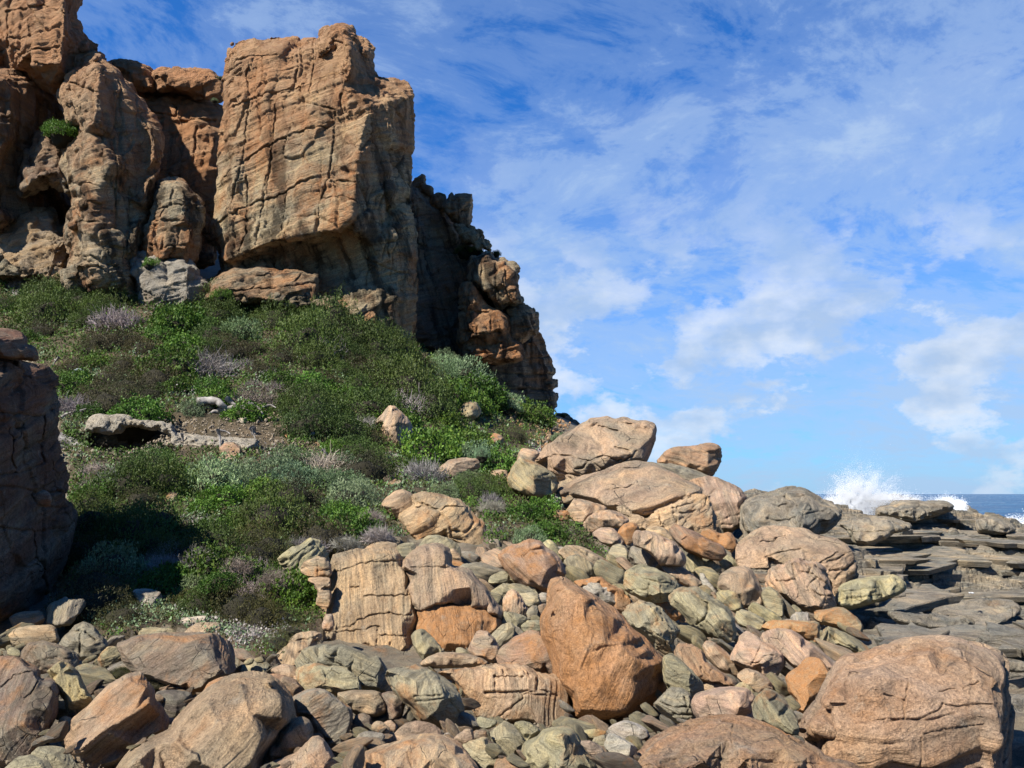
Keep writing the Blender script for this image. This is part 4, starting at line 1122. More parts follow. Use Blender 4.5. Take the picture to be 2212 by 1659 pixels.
R('boulder', 'broad flat green boulder in the stone-filled gap', 'C3', '775,110 880,65 1060,85 1185,150 1190,210 1050,230 900,200 800,150', c='gg', sty='l', st=-20)
R('boulder', 'upright fluted tan stone in the stone-filled gap', 'C3', '888,205 915,140 970,118 1020,150 1062,230 1100,290 1100,355 1040,345 1000,330 900,310', c='tn', sty='l', st=80)
R('boulder', 'grey block lying right of the upright fluted stone', 'C3', '1015,165 1120,140 1190,170 1205,230 1125,275 1060,225', c='gg', sty='a')
R('boulder', 'pale grey split slab leaning in the stone-filled gap', 'C3', '870,355 890,320 960,318 1080,358 1105,400 1045,445 1025,490 960,430 880,405', c='gg', sty='l', st=-38)
R('rock', 'long pale-green banded bar beside the giant orange boulder', 'C3', '1025,392 1220,394 1242,480 1040,490', c='gg', sty='l', st=0)
R('boulder', 'grey slab leaning left of the brown rounded wide boulder', 'C3', '785,525 880,430 950,405 1012,470 985,535 905,565 865,620 820,580', c='gg', sty='a', st=40)
R('rock', 'grey triangular stone near the giant boulder left shoulder', 'C3', '1095,310 1180,238 1195,330 1115,390', c='gy', sty='a')
R('rock', 'dark brown stone touching the giant boulder left shoulder', 'C3', '1188,265 1272,233 1280,330 1225,390 1192,355', c='br')
R('rock', 'white stone between pink angular boulder and giant orange one', 'C3', '1190,170 1230,150 1282,160 1282,225 1225,230', c='wh')
# -- right foreground
R('boulder', 'wide red-brown layered slab along the bottom edge, right of centre', 'C4', '230,1760 290,1620 350,1555 450,1440 600,1350 760,1290 930,1238 1100,1218 1300,1248 1500,1330 1700,1400 1900,1500 1945,1560 2212,1650 2350,1760', c='rd', sty='l', st=-8, T=.75, lean=1.1, Y=7.5, auto=False, res=.95, rust=.55, tilt=-.7,
  facets='450,1500,.6 700,1350,.6 950,1290,.6 1200,1280,.6 500,1640,.9 800,1450,.85 1100,1400,.85 1400,1380,.7 900,1600,1.0 1300,1550,.95 1600,1480,.8 1800,1560,.75 1300,1680,1.0 1700,1660,.95 2050,1660,.8 2200,1720,.8 700,1700,1.0', cracks=['1050,1450 1050,1659', '1160,1260 1130,1400 1140,1440', '520,1590 660,1600 780,1659', '1080,1600 1400,1610 1940,1620', '1380,1590 1370,1659', '300,1659 700,1560 1100,1580 1500,1600'], crackd=.035, crackw=2.6, grain=.9)
R('boulder', 'giant banded pink-grey boulder in the bottom right corner', 'C5', '425,1450 335,1425 297,1300 322,1210 440,1060 520,930 600,790 700,720 850,700 960,660 1060,640 1100,600 1220,563 1400,560 1600,548 1750,572 1900,608 2000,660 2052,740 2052,1000 2072,1150 2062,1400 2050,1600 2050,1890 700,1890 420,1720 370,1520', c='tn', sty='l', st=6, T=1.15, lean=.35, Y=9.6, auto=False, res=.95, rust=.55, prof=5, tilt=-.5, blocks=(0, 1),
  facets='520,1100,.9 420,1300,.95 700,820,.75 900,760,.6 1200,640,.35 1500,620,.35 1800,660,.4 1750,780,.75 1300,760,.7 900,900,.95 1200,900,.9 1500,860,.8 1700,850,.8 1900,800,.75 1980,900,.85 700,1100,.95 1000,1150,1.0 1400,1050,1.0 1750,1050,.95 1980,1100,.95 600,1380,.95 1000,1400,1.05 1400,1400,1.0 1800,1350,.9 1990,1400,.95 900,1640,1.0 1400,1640,1.0 1850,1640,.8 1000,1780,1.0 1500,1780,1.0 1900,1780,.8',
  cracks=['880,1252 1050,1235 1200,1260 1350,1220 1480,1160 1520,1100', '1215,870 1200,1030 1175,1080 1180,1240', '1520,1110 1650,1130 1800,1110 2040,1100', '1480,985 1620,960', '1690,960 1830,905', '1740,580 1710,670', '1330,1380 1500,1330 1850,1280', '1000,1030 1100,1040 1180,1075', '1310,1400 1310,1640'], crackd=.05, crackw=2.2, grain=.75)
R('boulder', 'smooth pink oval boulder right of the giant orange one', 'C4', '798,1100 830,1030 900,1000 1020,978 1150,963 1280,980 1345,1060 1325,1150 1342,1250 1150,1260 950,1265 880,1275 820,1190', c='pk', sty='s', T=.42, Y=9.9, rust=.2)
R('boulder', 'grey-green folded boulder right beside the giant orange one', 'C4', '555,705 620,688 700,738 800,850 882,930 895,1000 800,1060 700,1010 600,1000 560,900', c='gg', sty='l', st=-15, T=.45, Y=11.2)
R('boulder', 'tightly folded dark layered stone below the grey-green folded one', 'C4', '455,1135 530,1055 600,978 700,978 780,1040 802,1130 812,1222 740,1265 640,1260 540,1190', c='gy', sty='l', st=-10, T=.38, Y=10.3, cracks=['520,1090 640,1140 790,1140', '470,1140 620,1200 800,1200', '740,1050 740,1140'], crackd=.09)
R('boulder', 'long orange-tan boulder curving down past dark gap', 'C4', '645,650 690,578 780,598 880,658 905,740 980,798 1180,920 1175,980 1050,940 900,910 830,900 740,850 655,750', c='og', sty='r', st=-50, T=.4, cracks=['870,790 880,830 940,870', '950,830 980,790'], crackd=.07, rust=.3)
R('boulder', 'pinkish leaf-shaped stone above the long orange-tan boulder', 'C4', '888,605 930,558 1000,588 1090,650 1155,765 1112,840 1020,800 930,710', c='pk', sty='a', st=-45, T=.28, rust=.5)
R('boulder', 'tan angular block with a bent crack across its face', 'C4', '1105,705 1170,600 1258,473 1350,518 1400,568 1500,618 1582,680 1592,760 1552,835 1490,910 1400,885 1290,800 1200,765', c='pk', sty='a', T=.55, cracks=['1400,580 1350,690 1310,770', '1310,750 1380,750 1420,690 1500,690'], crackd=.08, lean=.4)
R('boulder', 'tan mottled oval stone under the cracked angular block', 'C4', '1178,865 1270,803 1350,828 1462,910 1493,990 1450,1040 1350,1005 1250,945', c='tn', sty='r', T=.28)
R('boulder', 'grey-green leaf-shaped boulder with yellow right edge', 'C4', '1318,1125 1350,1050 1420,988 1500,998 1600,1088 1682,1190 1742,1300 1745,1400 1650,1385 1500,1315 1400,1255 1340,1235', c='gg', sty='a', st=-45, T=.42, rust=.5)
R('rock', 'small yellow stone wedged behind the pink oval boulder', 'C4', '1155,965 1220,918 1300,958 1345,1045 1280,1020', c='yl')
R('rock', 'pinkish low rock under the end of the long orange-tan boulder', 'C4', '858,905 950,868 1060,930 1125,975 980,1000 900,1005', c='pk', dY=.3)
R('boulder', 'long tan boulder sloping down behind the cracked angular block', 'C4', '1375,545 1430,488 1550,468 1660,468 1750,538 1870,620 1960,700 2065,795 2000,880 1960,915 1850,800 1720,820 1640,760 1580,690 1500,630 1400,590', c='pk', sty='r', st=-40, T=.6, rust=.2)
R('boulder', 'rock with rust-orange patches left of the giant banded boulder', 'C4', '1605,875 1650,820 1720,788 1800,700 1900,718 2005,850 1965,960 1905,1010 1835,1110 1785,1215 1700,1160 1690,1060 1635,990', c='tn', sty='a', T=.5, Y=11.6, rust=1.0)
R('boulder', 'yellow-green block with orange patches on its left end', 'C4', '1375,505 1400,430 1470,388 1700,398 1880,403 1892,480 1872,590 1780,540 1650,480 1550,485', c='yl', sty='a', T=.5, rust=.8, dY=.4)
R('boulder', 'long pale ribbed rocks fanning toward the banded boulder', 'C5', '425,580 438,400 520,428 650,478 780,568 905,665 865,700 780,665 640,605 520,590 490,620', c='yl', sty='l', st=-38, T=.4, cracks=['500,450 560,540 860,690', '520,430 500,600'], crackd=.08)
R('boulder', 'orange-topped slab behind the pale ribbed rocks', 'C5', '355,310 420,270 470,300 600,258 680,298 812,420 802,490 700,460 560,420 440,405', c='yl', sty='a', T=.5, rust=.7)
R('boulder', 'long grey slab broken across the middle, right of centre', 'C4', '585,185 680,118 820,108 900,168 1000,218 1100,288 1163,380 1172,470 1135,565 1080,590 960,515 860,440 780,395 700,315 620,250', c='gg', sty='l', st=-42, T=.7, lean=.7, Y=17.3, cracks=['800,160 930,230 932,310 900,370 840,410'], crackd=.14, crackw=2.6, rust=.4)
R('boulder', 'orange rounded stone left of the long broken grey slab', 'C4', '452,258 520,203 600,218 700,290 717,335 650,385 580,340', c='og', sty='r', T=.35, cracks=['620,330 640,290 700,290'], crackd=.06)
R('boulder', 'lumpy knobbly grey boulder behind the giant orange ridge', 'C4', '195,335 260,260 330,213 450,248 560,308 640,398 672,470 642,560 625,670 560,700 480,620 400,520 250,420', c='gg', sty='b', st=-45, T=.7, blocks=(.05, 4.5), rust=.4)
R('boulder', 'pale rounded boulder with curved seams behind the orange ridge tip', 'C7', '920,840 960,812 1060,818 1150,860 1210,920 1248,980 1240,1070 1130,1010 1020,960 950,900', c='wh', sty='b', T=.5, blocks=(.03, 3.5))
R('boulder', 'big swirled grey-green banded boulder, right of centre', 'C7', '1288,870 1310,730 1400,658 1550,698 1700,778 1765,860 1745,940 1640,990 1550,1005 1450,960 1350,910', c='gg', sty='l', st=-12, T=1.0, Y=19.8, rust=.4, cracks=['1500,830 1500,960', '1610,850 1600,980', '1330,730 1500,800 1730,840', '1360,880 1480,880'], crackd=.09)
R('boulder', 'flat orange-brown rock in front of the swirled banded boulder', 'C7', '858,828 920,780 1030,763 1100,788 1170,850 1250,880 1350,960 1385,1010 1290,1100 1230,1080 1100,900 1000,850', c='og', sty='a', T=.6, dY=.5)
R('boulder', 'banded grey boulder with pale stripes below the pink hump', 'C7', '768,640 830,588 920,588 1000,650 1052,730 1045,790 940,760 830,715', c='gg', sty='l', st=-70, T=.55)
R('boulder', 'low tan boulder with a long tapering tail beside dry scrub', 'C7', '715,565 800,503 900,518 1000,558 1100,618 1195,685 1175,745 1100,715 1000,660 900,620 780,615', c='tn', sty='r', st=-30, T=.55)
R('boulder', 'small grey stone touching the top right of the pink angular boulder', 'C7', '585,480 640,458 680,478 742,560 755,635 680,600 620,540', c='gg', T=.35)
R('boulder', 'bluish grey rounded boulder below the two pink ones', 'C7', '1333,605 1350,520 1430,508 1530,558 1600,640 1645,720 1560,720 1450,690 1370,655', c='gy', sty='r', st=-40, T=.6)
R('boulder', 'large pink oval boulder with fine pale stripes', 'C7', '1372,430 1390,368 1500,378 1620,428 1720,478 1800,568 1815,635 1775,690 1700,675 1600,670 1540,575 1440,525 1380,500', c='pk', sty='r', st=70, T=.9, Y=23.5, rust=.3)
R('boulder', 'long brown-red rough boulder overhanging a dark gap', 'C7', '1678,365 1720,318 1850,368 2000,450 2130,510 2175,575 2112,630 1980,605 1830,545 1740,465', c='rd', sty='a', st=-32, T=.8, Y=24.8)
R('boulder', 'pale grey pointed stone below the scrub tip', 'C7', '1155,580 1200,500 1230,473 1300,528 1355,605 1335,640 1240,615', c='gg', sty='a', T=.5)
R('boulder', 'pinkish grey low boulder right of the dry scrub', 'C7', '1015,405 1080,358 1180,358 1250,418 1292,485 1200,515 1100,480', c='pk', sty='r', T=.55)
R('boulder', 'brown-orange upright stone left of the striped pink boulder', 'C7', '1238,395 1280,328 1370,308 1415,350 1385,390 1385,460 1330,515 1290,500 1250,440', c='og', sty='r', T=.5)
R('boulder', 'tan low boulder behind the striped pink boulder', 'C7', '1480,365 1560,338 1640,358 1700,435 1730,490 1620,440 1500,390', c='tn', T=.5, dY=.6)
R('boulder', 'small round brown boulder behind the long brown-red one', 'B4', '440,960 460,908 500,903 600,948 690,928 745,1000 752,1050 680,1120 600,1030', c='og', sty='r', T=.6, dY=.4)
R('rock_outcrop', 'big tan tilted outcrop with raised beds at the edge of the grey shelf', 'B4', '660,1110 750,1038 880,960 960,908 1000,888 1200,898 1340,908 1440,968 1620,998 1690,1040 1755,1110 1785,1180 1780,1290 1690,1370 1650,1420 1610,1500 1540,1330 1400,1230 1250,1210 1200,1250 1000,1250 880,1250 780,1245 700,1165', c='pk', sty='l', st=14, T=1.5, lean=.8, tilt=-.4, rust=.25,
  facets='800,1080,.5 1000,950,.4 1200,960,.45 1350,960,.45 1000,1100,.75 1200,1050,.7 1400,1060,.8 1600,1080,.7 1400,1150,1.0 1250,1150,.95 1600,1200,.9 1700,1200,.6 1620,1350,.7', cracks=['960,1000 1060,980 1180,940', '1330,1170 1450,1200 1560,1150 1620,1100', '1480,1200 1600,1180 1680,1120', '1560,1260 1680,1250 1760,1200', '1000,1140 1100,1100 1300,1060'], crackd=.18, crackw=2.2, cat='rock outcrop')
R('boulder', 'pink folded boulder with joint blocks below the tilted outcrop', 'B4', '1015,1355 1040,1240 1180,1198 1240,1163 1340,1178 1430,1188 1500,1250 1542,1340 1592,1470 1605,1570 1480,1605 1360,1625 1250,1565 1180,1495 1100,1455 1030,1410', c='pk', sty='b', st=-60, T=1.1, lean=.5, cracks=['1230,1200 1260,1340 1100,1350', '1290,1270 1420,1300 1550,1400', '1400,1190 1370,1290', '1440,1320 1360,1400 1480,1480', '1370,1430 1480,1470 1560,1480', '1480,1300 1540,1340'], crackd=.12, blocks=(.04, 3.2))
R('boulder', 'smooth upright pink slab below the tilted outcrop', 'B4', '588,1385 620,1300 700,1238 800,1228 870,1248 940,1380 1002,1550 985,1605 900,1585 800,1575 740,1525 640,1435', c='pk', sty='s', st=75, T=.7, lean=.5, facets='650,1380,.8 720,1290,.85 820,1270,.85 900,1400,1.0 800,1450,.95 950,1560,.85 720,1470,.8')
R('boulder', 'green-ochre ringed stone right of the smooth pink slab', 'B4', '965,1455 1030,1398 1100,1448 1162,1520 1148,1660 1080,1655 1005,1575', c='yl', sty='r', T=.45)
R('boulder', 'square-jointed pale banded block on the edge of the grey shelf', 'B5', '592,1290 640,1180 740,1130 960,1105 1100,1088 1172,1140 1178,1200 1085,1262 920,1315 800,1345 640,1368 595,1340', c='gg', sty='l', st=8, T=1.0, lean=.6, auto=False, facets='700,1150,.3 950,1130,.35 1120,1110,.35 680,1220,.95 900,1180,.95 1100,1150,.9 660,1320,.95 850,1300,1.0 1050,1240,.95', prof=4, cracks=['720,1220 730,1330', '800,1210 820,1320', '880,1190 900,1310', '960,1110 990,1270', '640,1230 960,1190', '620,1290 980,1250'], crackd=.09, crackw=1.6)
R('boulder', 'green-striped stone under the long brown-red boulder', 'B4', '305,1175 330,1108 390,1098 440,1150 475,1255 430,1285 330,1260', c='gg', sty='l', st=-60)
R('rock', 'pale green striped oval stone, middle of three in a row', 'B4', '465,1205 520,1158 570,1178 623,1232 560,1285 490,1275', c='gg', sty='l', st=35)
R('boulder', 'green banded stone leaning on the tilted outcrop left foot', 'B4', '595,1175 650,1128 700,1138 775,1215 720,1260 640,1240', c='gg', sty='l', st=-45)
R('boulder', 'pink low strip of rock under the striped pink boulder', 'B4', '95,1215 180,1193 300,1248 400,1328 455,1375 400,1415 280,1370 160,1290', c='pk', sty='r', st=-35)
R('boulder', 'ochre-green stone left of the smooth pink slab foot', 'B4', '555,1490 600,1418 680,1418 760,1478 805,1595 720,1620 640,1580', c='yl', sty='l', st=-35)
R('boulder', 'yellow-grey bar of rock below the smooth pink slab', 'B4', '815,1585 850,1528 950,1558 1090,1638 1155,1705 1050,1725 900,1680', c='yl', sty='a', st=-30)
R('boulder', 'grey slab right of the long broken grey slab', 'C4', '1160,335 1230,298 1330,328 1422,380 1405,460 1330,478 1200,415', c='gg', sty='l', st=-25)
R('rock', 'pale fluted stone between ochre ringed stone and orange-topped slab', 'B5', '195,1445 260,1398 340,1398 350,1450 385,1505 220,1510', c='wh', sty='l', st=80)
R('rock', 'narrow pale sliver leaning between pink and grey rocks', 'B4', '435,1290 450,1285 520,1380 575,1450 560,1475 500,1440 455,1370', c='wh', sty='a', T=.2)
# -- big boulders in the middle distance
R('boulder', 'largest pink boulder on the skyline, overhanging at its right', 'B3', '765,755 720,740 740,690 808,670 818,640 900,588 1000,510 1100,458 1180,408 1220,383 1300,375 1360,363 1400,378 1430,385 1490,363 1530,368 1560,388 1640,400 1700,403 1762,420 1778,470 1770,540 1722,660 1702,740 1690,780 1540,800 1420,820 1360,860 1160,920 1050,1000 930,1000 915,920 850,830', c='pk', sty='r', st=-12, T=2.1, lean=.8, Y=37.5, auto=False, res=1.0, rust=.25, tilt=-.6,
  facets='850,700,.5 1000,600,.45 1200,460,.4 1450,430,.42 1650,450,.45 1740,470,.4 1000,700,.8 1250,620,.7 1500,560,.7 1650,620,.75 1710,600,.5 900,790,.8 1100,780,1.0 1250,760,1.0 1400,700,.95 1550,680,.95 1620,720,.8 1150,860,.8 1000,900,.35 950,930,.25 1300,820,.9',
  cracks=['730,740 900,690 1050,700 1150,730 1200,740 1330,700 1450,740 1475,725', '1430,795 1500,740 1620,660', '1210,740 1340,830', '1430,625 1560,665', '1290,445 1450,495', '1450,410 1590,425', '860,800 1000,850 1150,880', '1200,740 1150,800 1090,810'], crackd=.28, crackw=2.2, blocks=(0, 1), grain=.5)
R('boulder', 'tan cube-like boulder with dark right face, below the largest pink boulder', 'B3', '503,905 530,830 570,760 628,723 720,758 850,820 912,880 922,990 872,1062 740,1065 590,1030 518,985', c='yl', sty='a', st=-28, T=1.5, lean=.25, Y=33.6, auto=False, rust=.45,
  facets='600,770,.35 720,880,1.0 700,860,.85 730,1030,1.05 560,900,.6 620,960,.8 620,1000,.8 800,860,.6 870,900,.3 850,1000,.4 790,870,.75 800,1030,.6 690,800,.55', cracks=['600,740 700,860 720,890 860,850'], crackd=.12)
R('boulder', 'small pale flat-topped stone left of the largest pink boulder', 'B3', '570,735 600,660 640,640 740,658 772,682 735,725 705,765 610,735', c='pk', sty='a', st=-15, T=.6, Y=36.5)
R('boulder', 'broad smooth pink slab in the middle of the big boulder group', 'B3', '895,1025 960,988 1100,908 1280,850 1480,768 1640,758 1782,780 1900,850 2050,930 2165,990 2165,1025 2040,1100 1900,1150 1760,1215 1680,1240 1560,1230 1490,1195 1340,1155 1250,1095 1080,1055', c='pk', sty='r', st=-14, T=1.5, lean=1.5, Y=32.5, auto=False, res=1.0, rust=.2, tilt=-.9, blocks=(0, 1),
  facets='1050,1000,.5 1200,900,.5 1450,830,.5 1650,810,.5 1850,870,.5 2050,970,.6 1300,1050,.75 1500,980,.7 1750,960,.7 1950,1050,.9 1450,1120,.95 1600,1160,1.0 1800,1110,1.0 2060,1040,.85', cracks=['1260,890 1450,810 1780,800', '1360,1005 1500,980 1600,950', '1500,1190 1640,1200 1750,1160 1850,1120 1960,1080 2160,1010'], crackd=.15, grain=.5)
R('rock_outcrop', 'shaded layered mass of tan rock under the broad pink slab', 'overview', '1330,1090 1392,1122 1420,1105 1460,1088 1508,1066 1527,1073 1542,1100 1550,1145 1552,1168 1500,1168 1460,1158 1430,1150 1390,1150 1345,1130', c='tn', sty='l', st=18, Y=31.6, T=1.3, lean=.3, cat='rock outcrop', blocks=(.05, 3.0),
  cracks=['B4: 0,740 80,720 200,690 320,640 430,590', 'B4: 200,740 300,700 390,650', 'B4: 210,780 400,740', 'B4: 80,730 90,860', 'B4: 200,700 230,850'], crackd=.2)
R('boulder', 'rounded pink boulder with an orange spot beside the grey hump', 'B4', '330,500 340,492 480,458 560,458 700,518 782,570 822,630 838,780 785,870 700,915 600,935 560,780 500,660 440,600 400,560', c='pk', sty='r', st=-70, T=1.9, lean=.3, Y=35.5, rust=.4, facets='480,510,.5 600,520,.6 720,580,.6 600,650,.9 720,700,.9 780,700,.6 650,820,.95 760,820,.7 620,880,.8', cracks=['460,640 560,560 700,600 800,620', '640,810 800,760', '700,860 560,860'], crackd=.1)
R('boulder', 'pointed orange-tan boulder jutting against the sky', 'B4', '60,325 130,240 190,210 330,200 420,178 470,162 520,158 590,175 617,212 603,330 540,440 500,462 440,440 330,400 180,360', c='og', sty='a', st=-10, T=1.3, lean=.15, Y=38.5, auto=False, rust=.12, facets='200,270,.6 350,240,.7 500,210,.75 570,210,.6 350,330,.9 450,400,.9 500,360,1.0 560,300,.5 520,420,.6', cracks=['240,300 350,380 440,360', '200,210 330,240 560,240'], crackd=.09)
R('rock_outcrop', 'grey low slab under the pointed orange-tan boulder', 'B4', '-80,400 0,330 60,340 180,345 330,375 440,415 515,455 500,500 440,500 330,510 250,500 120,430', c='gy', sty='l', st=-15, Y=37, T=1.2, lean=.7, cat='rock outcrop')
R('boulder', 'low pink shelf left of the broad smooth slab', 'B3', '975,1110 1060,1078 1200,1095 1340,1145 1355,1195 1225,1230 1165,1295 1080,1260 1000,1180', c='pk', sty='r', st=20, T=.8, lean=1.0, cracks=['1350,1160 1200,1215 1150,1280'], crackd=.12)
R('boulder', 'pinkish folded rock under the low pink shelf', 'B3', '1155,1290 1230,1208 1340,1178 1480,1178 1535,1240 1525,1310 1400,1310 1300,1330 1200,1355', c='tn', sty='l', st=-35, T=.8)
R('rock', 'small tan stone at the scrub edge beside the cube-like boulder', 'B3', '878,1065 920,1030 1040,1028 1072,1072 1030,1105 920,1100', c='tn', T=.4)
R('rock', 'rusty honeycomb-weathered rock in grey scrub', 'B3', '878,1190 960,1168 1050,1188 1042,1240 930,1255', c='rd', sty='b', T=.35, blocks=(.12, 4))
# -- on the vegetated slope
R('boulder', 'tall pointed pink boulder standing among the green bushes', 'B2', '1295,625 1360,560 1420,488 1462,488 1540,560 1600,640 1622,720 1585,785 1592,880 1530,880 1450,835 1380,730 1345,655', c='pk', sty='a', st=70, Y=40, T=1.5, lean=.2, auto=False, facets='1370,620,.6 1440,530,.6 1470,620,1.0 1400,700,.85 1480,760,.9 1560,680,.5 1570,800,.5 1500,830,.8', cracks=['1460,500 1440,640 1470,720', '1350,680 1460,660 1560,650'], crackd=.1)
R('boulder', 'pale cube-shaped boulder with shaded base high on the green slope', 'B3', '62,312 100,250 180,228 222,240 267,312 242,355 152,420 118,385', c='yl', sty='a', st=20, Y=50, T=1.3, lean=0, auto=False, facets='110,300,.7 180,270,.8 200,340,1.0 150,360,1.0 140,400,.4 230,330,.6')
R('boulder', 'pink wedge boulder half hidden behind a green bush, mid slope', 'B3', '-112,878 -80,800 0,740 100,720 190,708 242,740 262,800 180,840 90,890 40,900', c='pk', sty='a', st=-20, T=.9, facets='0,800,.8 120,760,.7 60,780,1.0 60,850,1.0 200,780,.5')
R('rock', 'small tan rock right of the pink wedge boulder', 'B3', '348,845 400,828 490,823 492,895 430,900', c='tn', sty='a', T=.45)
R('rock', 'small brown rock on the green slope below the pale cube', 'B3', '342,550 380,508 440,528 462,572 430,610 380,600', c='rd', T=.5)
R('rock', 'rust-brown stone piece in scree right of the round bush', 'B3', '590,345 650,340 730,365 740,400 690,430 640,440 600,400', c='rd', sty='b', T=.7, Y=62)
R('rock', 'grey-brown layered rock in the rubble below the cliff nose', 'B3', '730,400 820,392 910,440 915,500 820,490 740,470', c='br', sty='l', T=.9, Y=66)
R('rock', 'brown blocky stone at the left of the rubble below the cliff', 'B3', '675,450 730,410 745,480 740,530 690,500', c='br', T=.6, Y=60)
R('rock', 'pale brown stone low in the rubble below the cliff', 'B3', '750,560 820,540 880,550 900,575 820,590', c='br', T=.6, Y=56)
R('rock', 'grey rock at the top right of the rubble near the sky', 'B3', '920,450 1000,440 1060,470 1010,510 960,500', c='br', T=.9, Y=68)
R('rock', 'small tan rock at the lower edge of rubble near the pink boulder', 'B3', '860,520 930,500 1000,520 990,560 900,560', c='br', T=.6, Y=60)
R('rock', 'small mottled stone in silver bushes above the folded boulder', 'B2', '1335,1135 1400,1088 1450,1088 1462,1122 1420,1155 1350,1155', c='br', T=.35)
R('rock', 'small tan stone beside the mottled stone in silver bushes', 'B2', '1395,1160 1480,1118 1522,1140 1505,1175', c='tn', T=.3)
R('rock', 'dark brown round rock at the end of the limestone ledge', 'B1', '1903,1175 1950,1130 2020,1128 2082,1180 2062,1240 1960,1245 1908,1215', c='rd', sty='r', Y=33.2, T=.5, rust=.3)
R('rock', 'pinkish flat rock below the dark brown round rock', 'B1', '1888,1255 1950,1228 2045,1240 2000,1290 1900,1305', c='tn', sty='r', Y=32.5, T=.4)
R('rock', 'orange-tan rock under the bleached log, mid slope', 'B1', '1712,800 1740,765 1820,768 1865,820 1800,845', c='tn', Y=39, T=.5)
R('rock', 'pale stone right of the bleached stump on the slope', 'B1', '2040,935 2090,910 2140,915 2130,960 2060,968', c='wh', Y=38, T=.4)
R('rock', 'brown layered rock among driftwood, centre of the slope', 'B2', '365,680 420,655 560,665 570,710 500,745 440,725', c='br', sty='l', Y=38, T=.5)
R('rock', 'small round tan cobble above the brown layered rock', 'B2', '405,640 430,618 470,625 475,655 430,662', c='tn', sty='s', Y=39, T=.25)
R('rock', 'dark orange stone below the brown layered rock', 'B2', '510,740 580,730 640,770 620,810 540,805', c='rd', Y=37, T=.45)
R('rock', 'round brown stone beside the curved driftwood root', 'B2', '758,850 780,795 840,795 862,840 820,860', c='rd', Y=36.5, T=.35)
R('rock', 'pale pebble between dark orange stone and driftwood', 'B2', '560,820 600,803 640,820 620,845', c='wh', Y=36, T=.25)
R('rock', 'dark rounded boulder left of the driftwood rocks', 'B2', '-30,900 0,815 60,812 140,850 180,890 100,915', c='br', Y=35.5, T=.6)
R('rock', 'pinkish triangular stone showing through green scrub, left', 'B1', '1405,1628 1440,1580 1480,1553 1542,1570 1545,1620', c='pk', sty='a', T=.3)
# limestone ledge with a shallow cave under it
R('limestone_ledge', 'pale crumbling limestone ledge roofing a dark hollow', 'B1', '650,1050 740,1005 760,920 850,888 940,898 1100,898 1200,938 1400,958 1480,980 1500,1040 1600,1060 1700,1060 1900,1085 2100,1100 2230,1110 2230,1200 2100,1210 1960,1160 1800,1190 1660,1190 1600,1210 1500,1200 1420,1130 1470,1060 1400,1020 1300,1000 1180,985 1080,985 1040,1040 960,1050 830,1020 800,1030', c='wh', mat=M_LIME, sty='b', Y=34.6, T=.9, back=2.2, lean=.3, blocks=(.03, 14.0), grain=1.3, vert=3.2, cat='rock ledge', res=.9)
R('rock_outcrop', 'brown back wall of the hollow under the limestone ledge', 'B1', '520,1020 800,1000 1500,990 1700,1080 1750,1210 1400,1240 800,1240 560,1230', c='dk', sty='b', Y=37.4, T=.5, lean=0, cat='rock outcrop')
# grey shelf: raised parts that stand against the sea
SH = dict(mat=M_SHELF, c='gy', sty='l', cat='rock shelf', tilt=-.8, blocks=(.03, 3.0), group='raised blocks of the grey shelf')
R('shelf_hump', 'grey bedrock hump on the horizon right of the pink boulders', 'overview', '1600,1092 1612,1079 1640,1066 1670,1062 1700,1054 1735,1057 1752,1066 1770,1075 1773,1081 1800,1094 1815,1103 1822,1110 1800,1135 1760,1158 1740,1180 1660,1180 1600,1150', T=2.0, st=-8, lean=1.0, cracks=['B5: 150,380 160,470 100,480', 'B5: 250,480 290,580 280,680', 'B5: 0,590 130,610 280,570', 'B5: 300,560 520,510'], crackd=.2, vert=3, **SH)
R('shelf_block', 'flat grey block capping the shelf in front of the wave spray', 'B5', '932,520 1000,485 1150,455 1350,448 1540,448 1602,485 1585,518 1450,562 1300,612 1240,630 1100,600 945,575', T=2.2, st=10, lean=.9, cracks=['1010,580 1250,600 1450,540 1590,500', '1080,560 1300,560', '1150,550 1300,500'], crackd=.2, vert=3, **SH)
R('shelf_block', 'small grey rock behind the flat capping block', 'B5', '1560,495 1620,478 1700,468 1750,490 1762,560 1775,590 1650,610 1580,560', T=1.4, st=10, lean=.9, vert=3, **SH)
R('shelf_block', 'rounded brown-grey rock before white water at the right edge', 'B5', '1800,610 1900,588 2000,608 2100,650 2132,695 2050,730 1900,730 1810,700', T=1.2, st=-10, lean=.6, vert=3, **SH)
R('sea_rock', 'purple-grey offshore rock veiled by the tall wave spray', 'overview', '1858,1086 1875,1076 1905,1069 1935,1068 1965,1073 1995,1084 2015,1095 1990,1110 1870,1110', Y=68, T=2.0, mat=M_SHELF, c='gy', sty='b', cat='sea rock', lean=.2, vert=3, rust=.1)
R('shelf_block', 'thin tan ledge with square joints in the middle of the grey shelf', 'B5', '580,640 760,600 1000,570 1100,600 1240,650 1220,690 1060,710 1010,760 880,820 740,790 700,700', T=1.0, st=8, lean=1.6, cracks=['700,700 1050,710 1230,680', '720,760 900,800 1010,760'], crackd=.15, vert=3, **SH)
R('shelf_block', 'grey tongue of rock ending in a rounded tip over the tide pool', 'B5', '1360,1430 1500,1340 1700,1290 1900,1280 2100,1290 2170,1350 2175,1400 2130,1440 2030,1490 1960,1510 1800,1500 1760,1470 1600,1440', T=.35, st=4, lean=2.2, vert=3, **SH)
R('shelf_block', 'lower grey lip of rock with dark wet underside by the tide pool', 'B5', '1040,1400 1200,1430 1400,1440 1600,1470 1700,1450 1765,1490 1745,1530 1650,1555 1580,1560 1300,1520 1100,1470', T=.35, st=4, lean=1.6, vert=3, **SH)
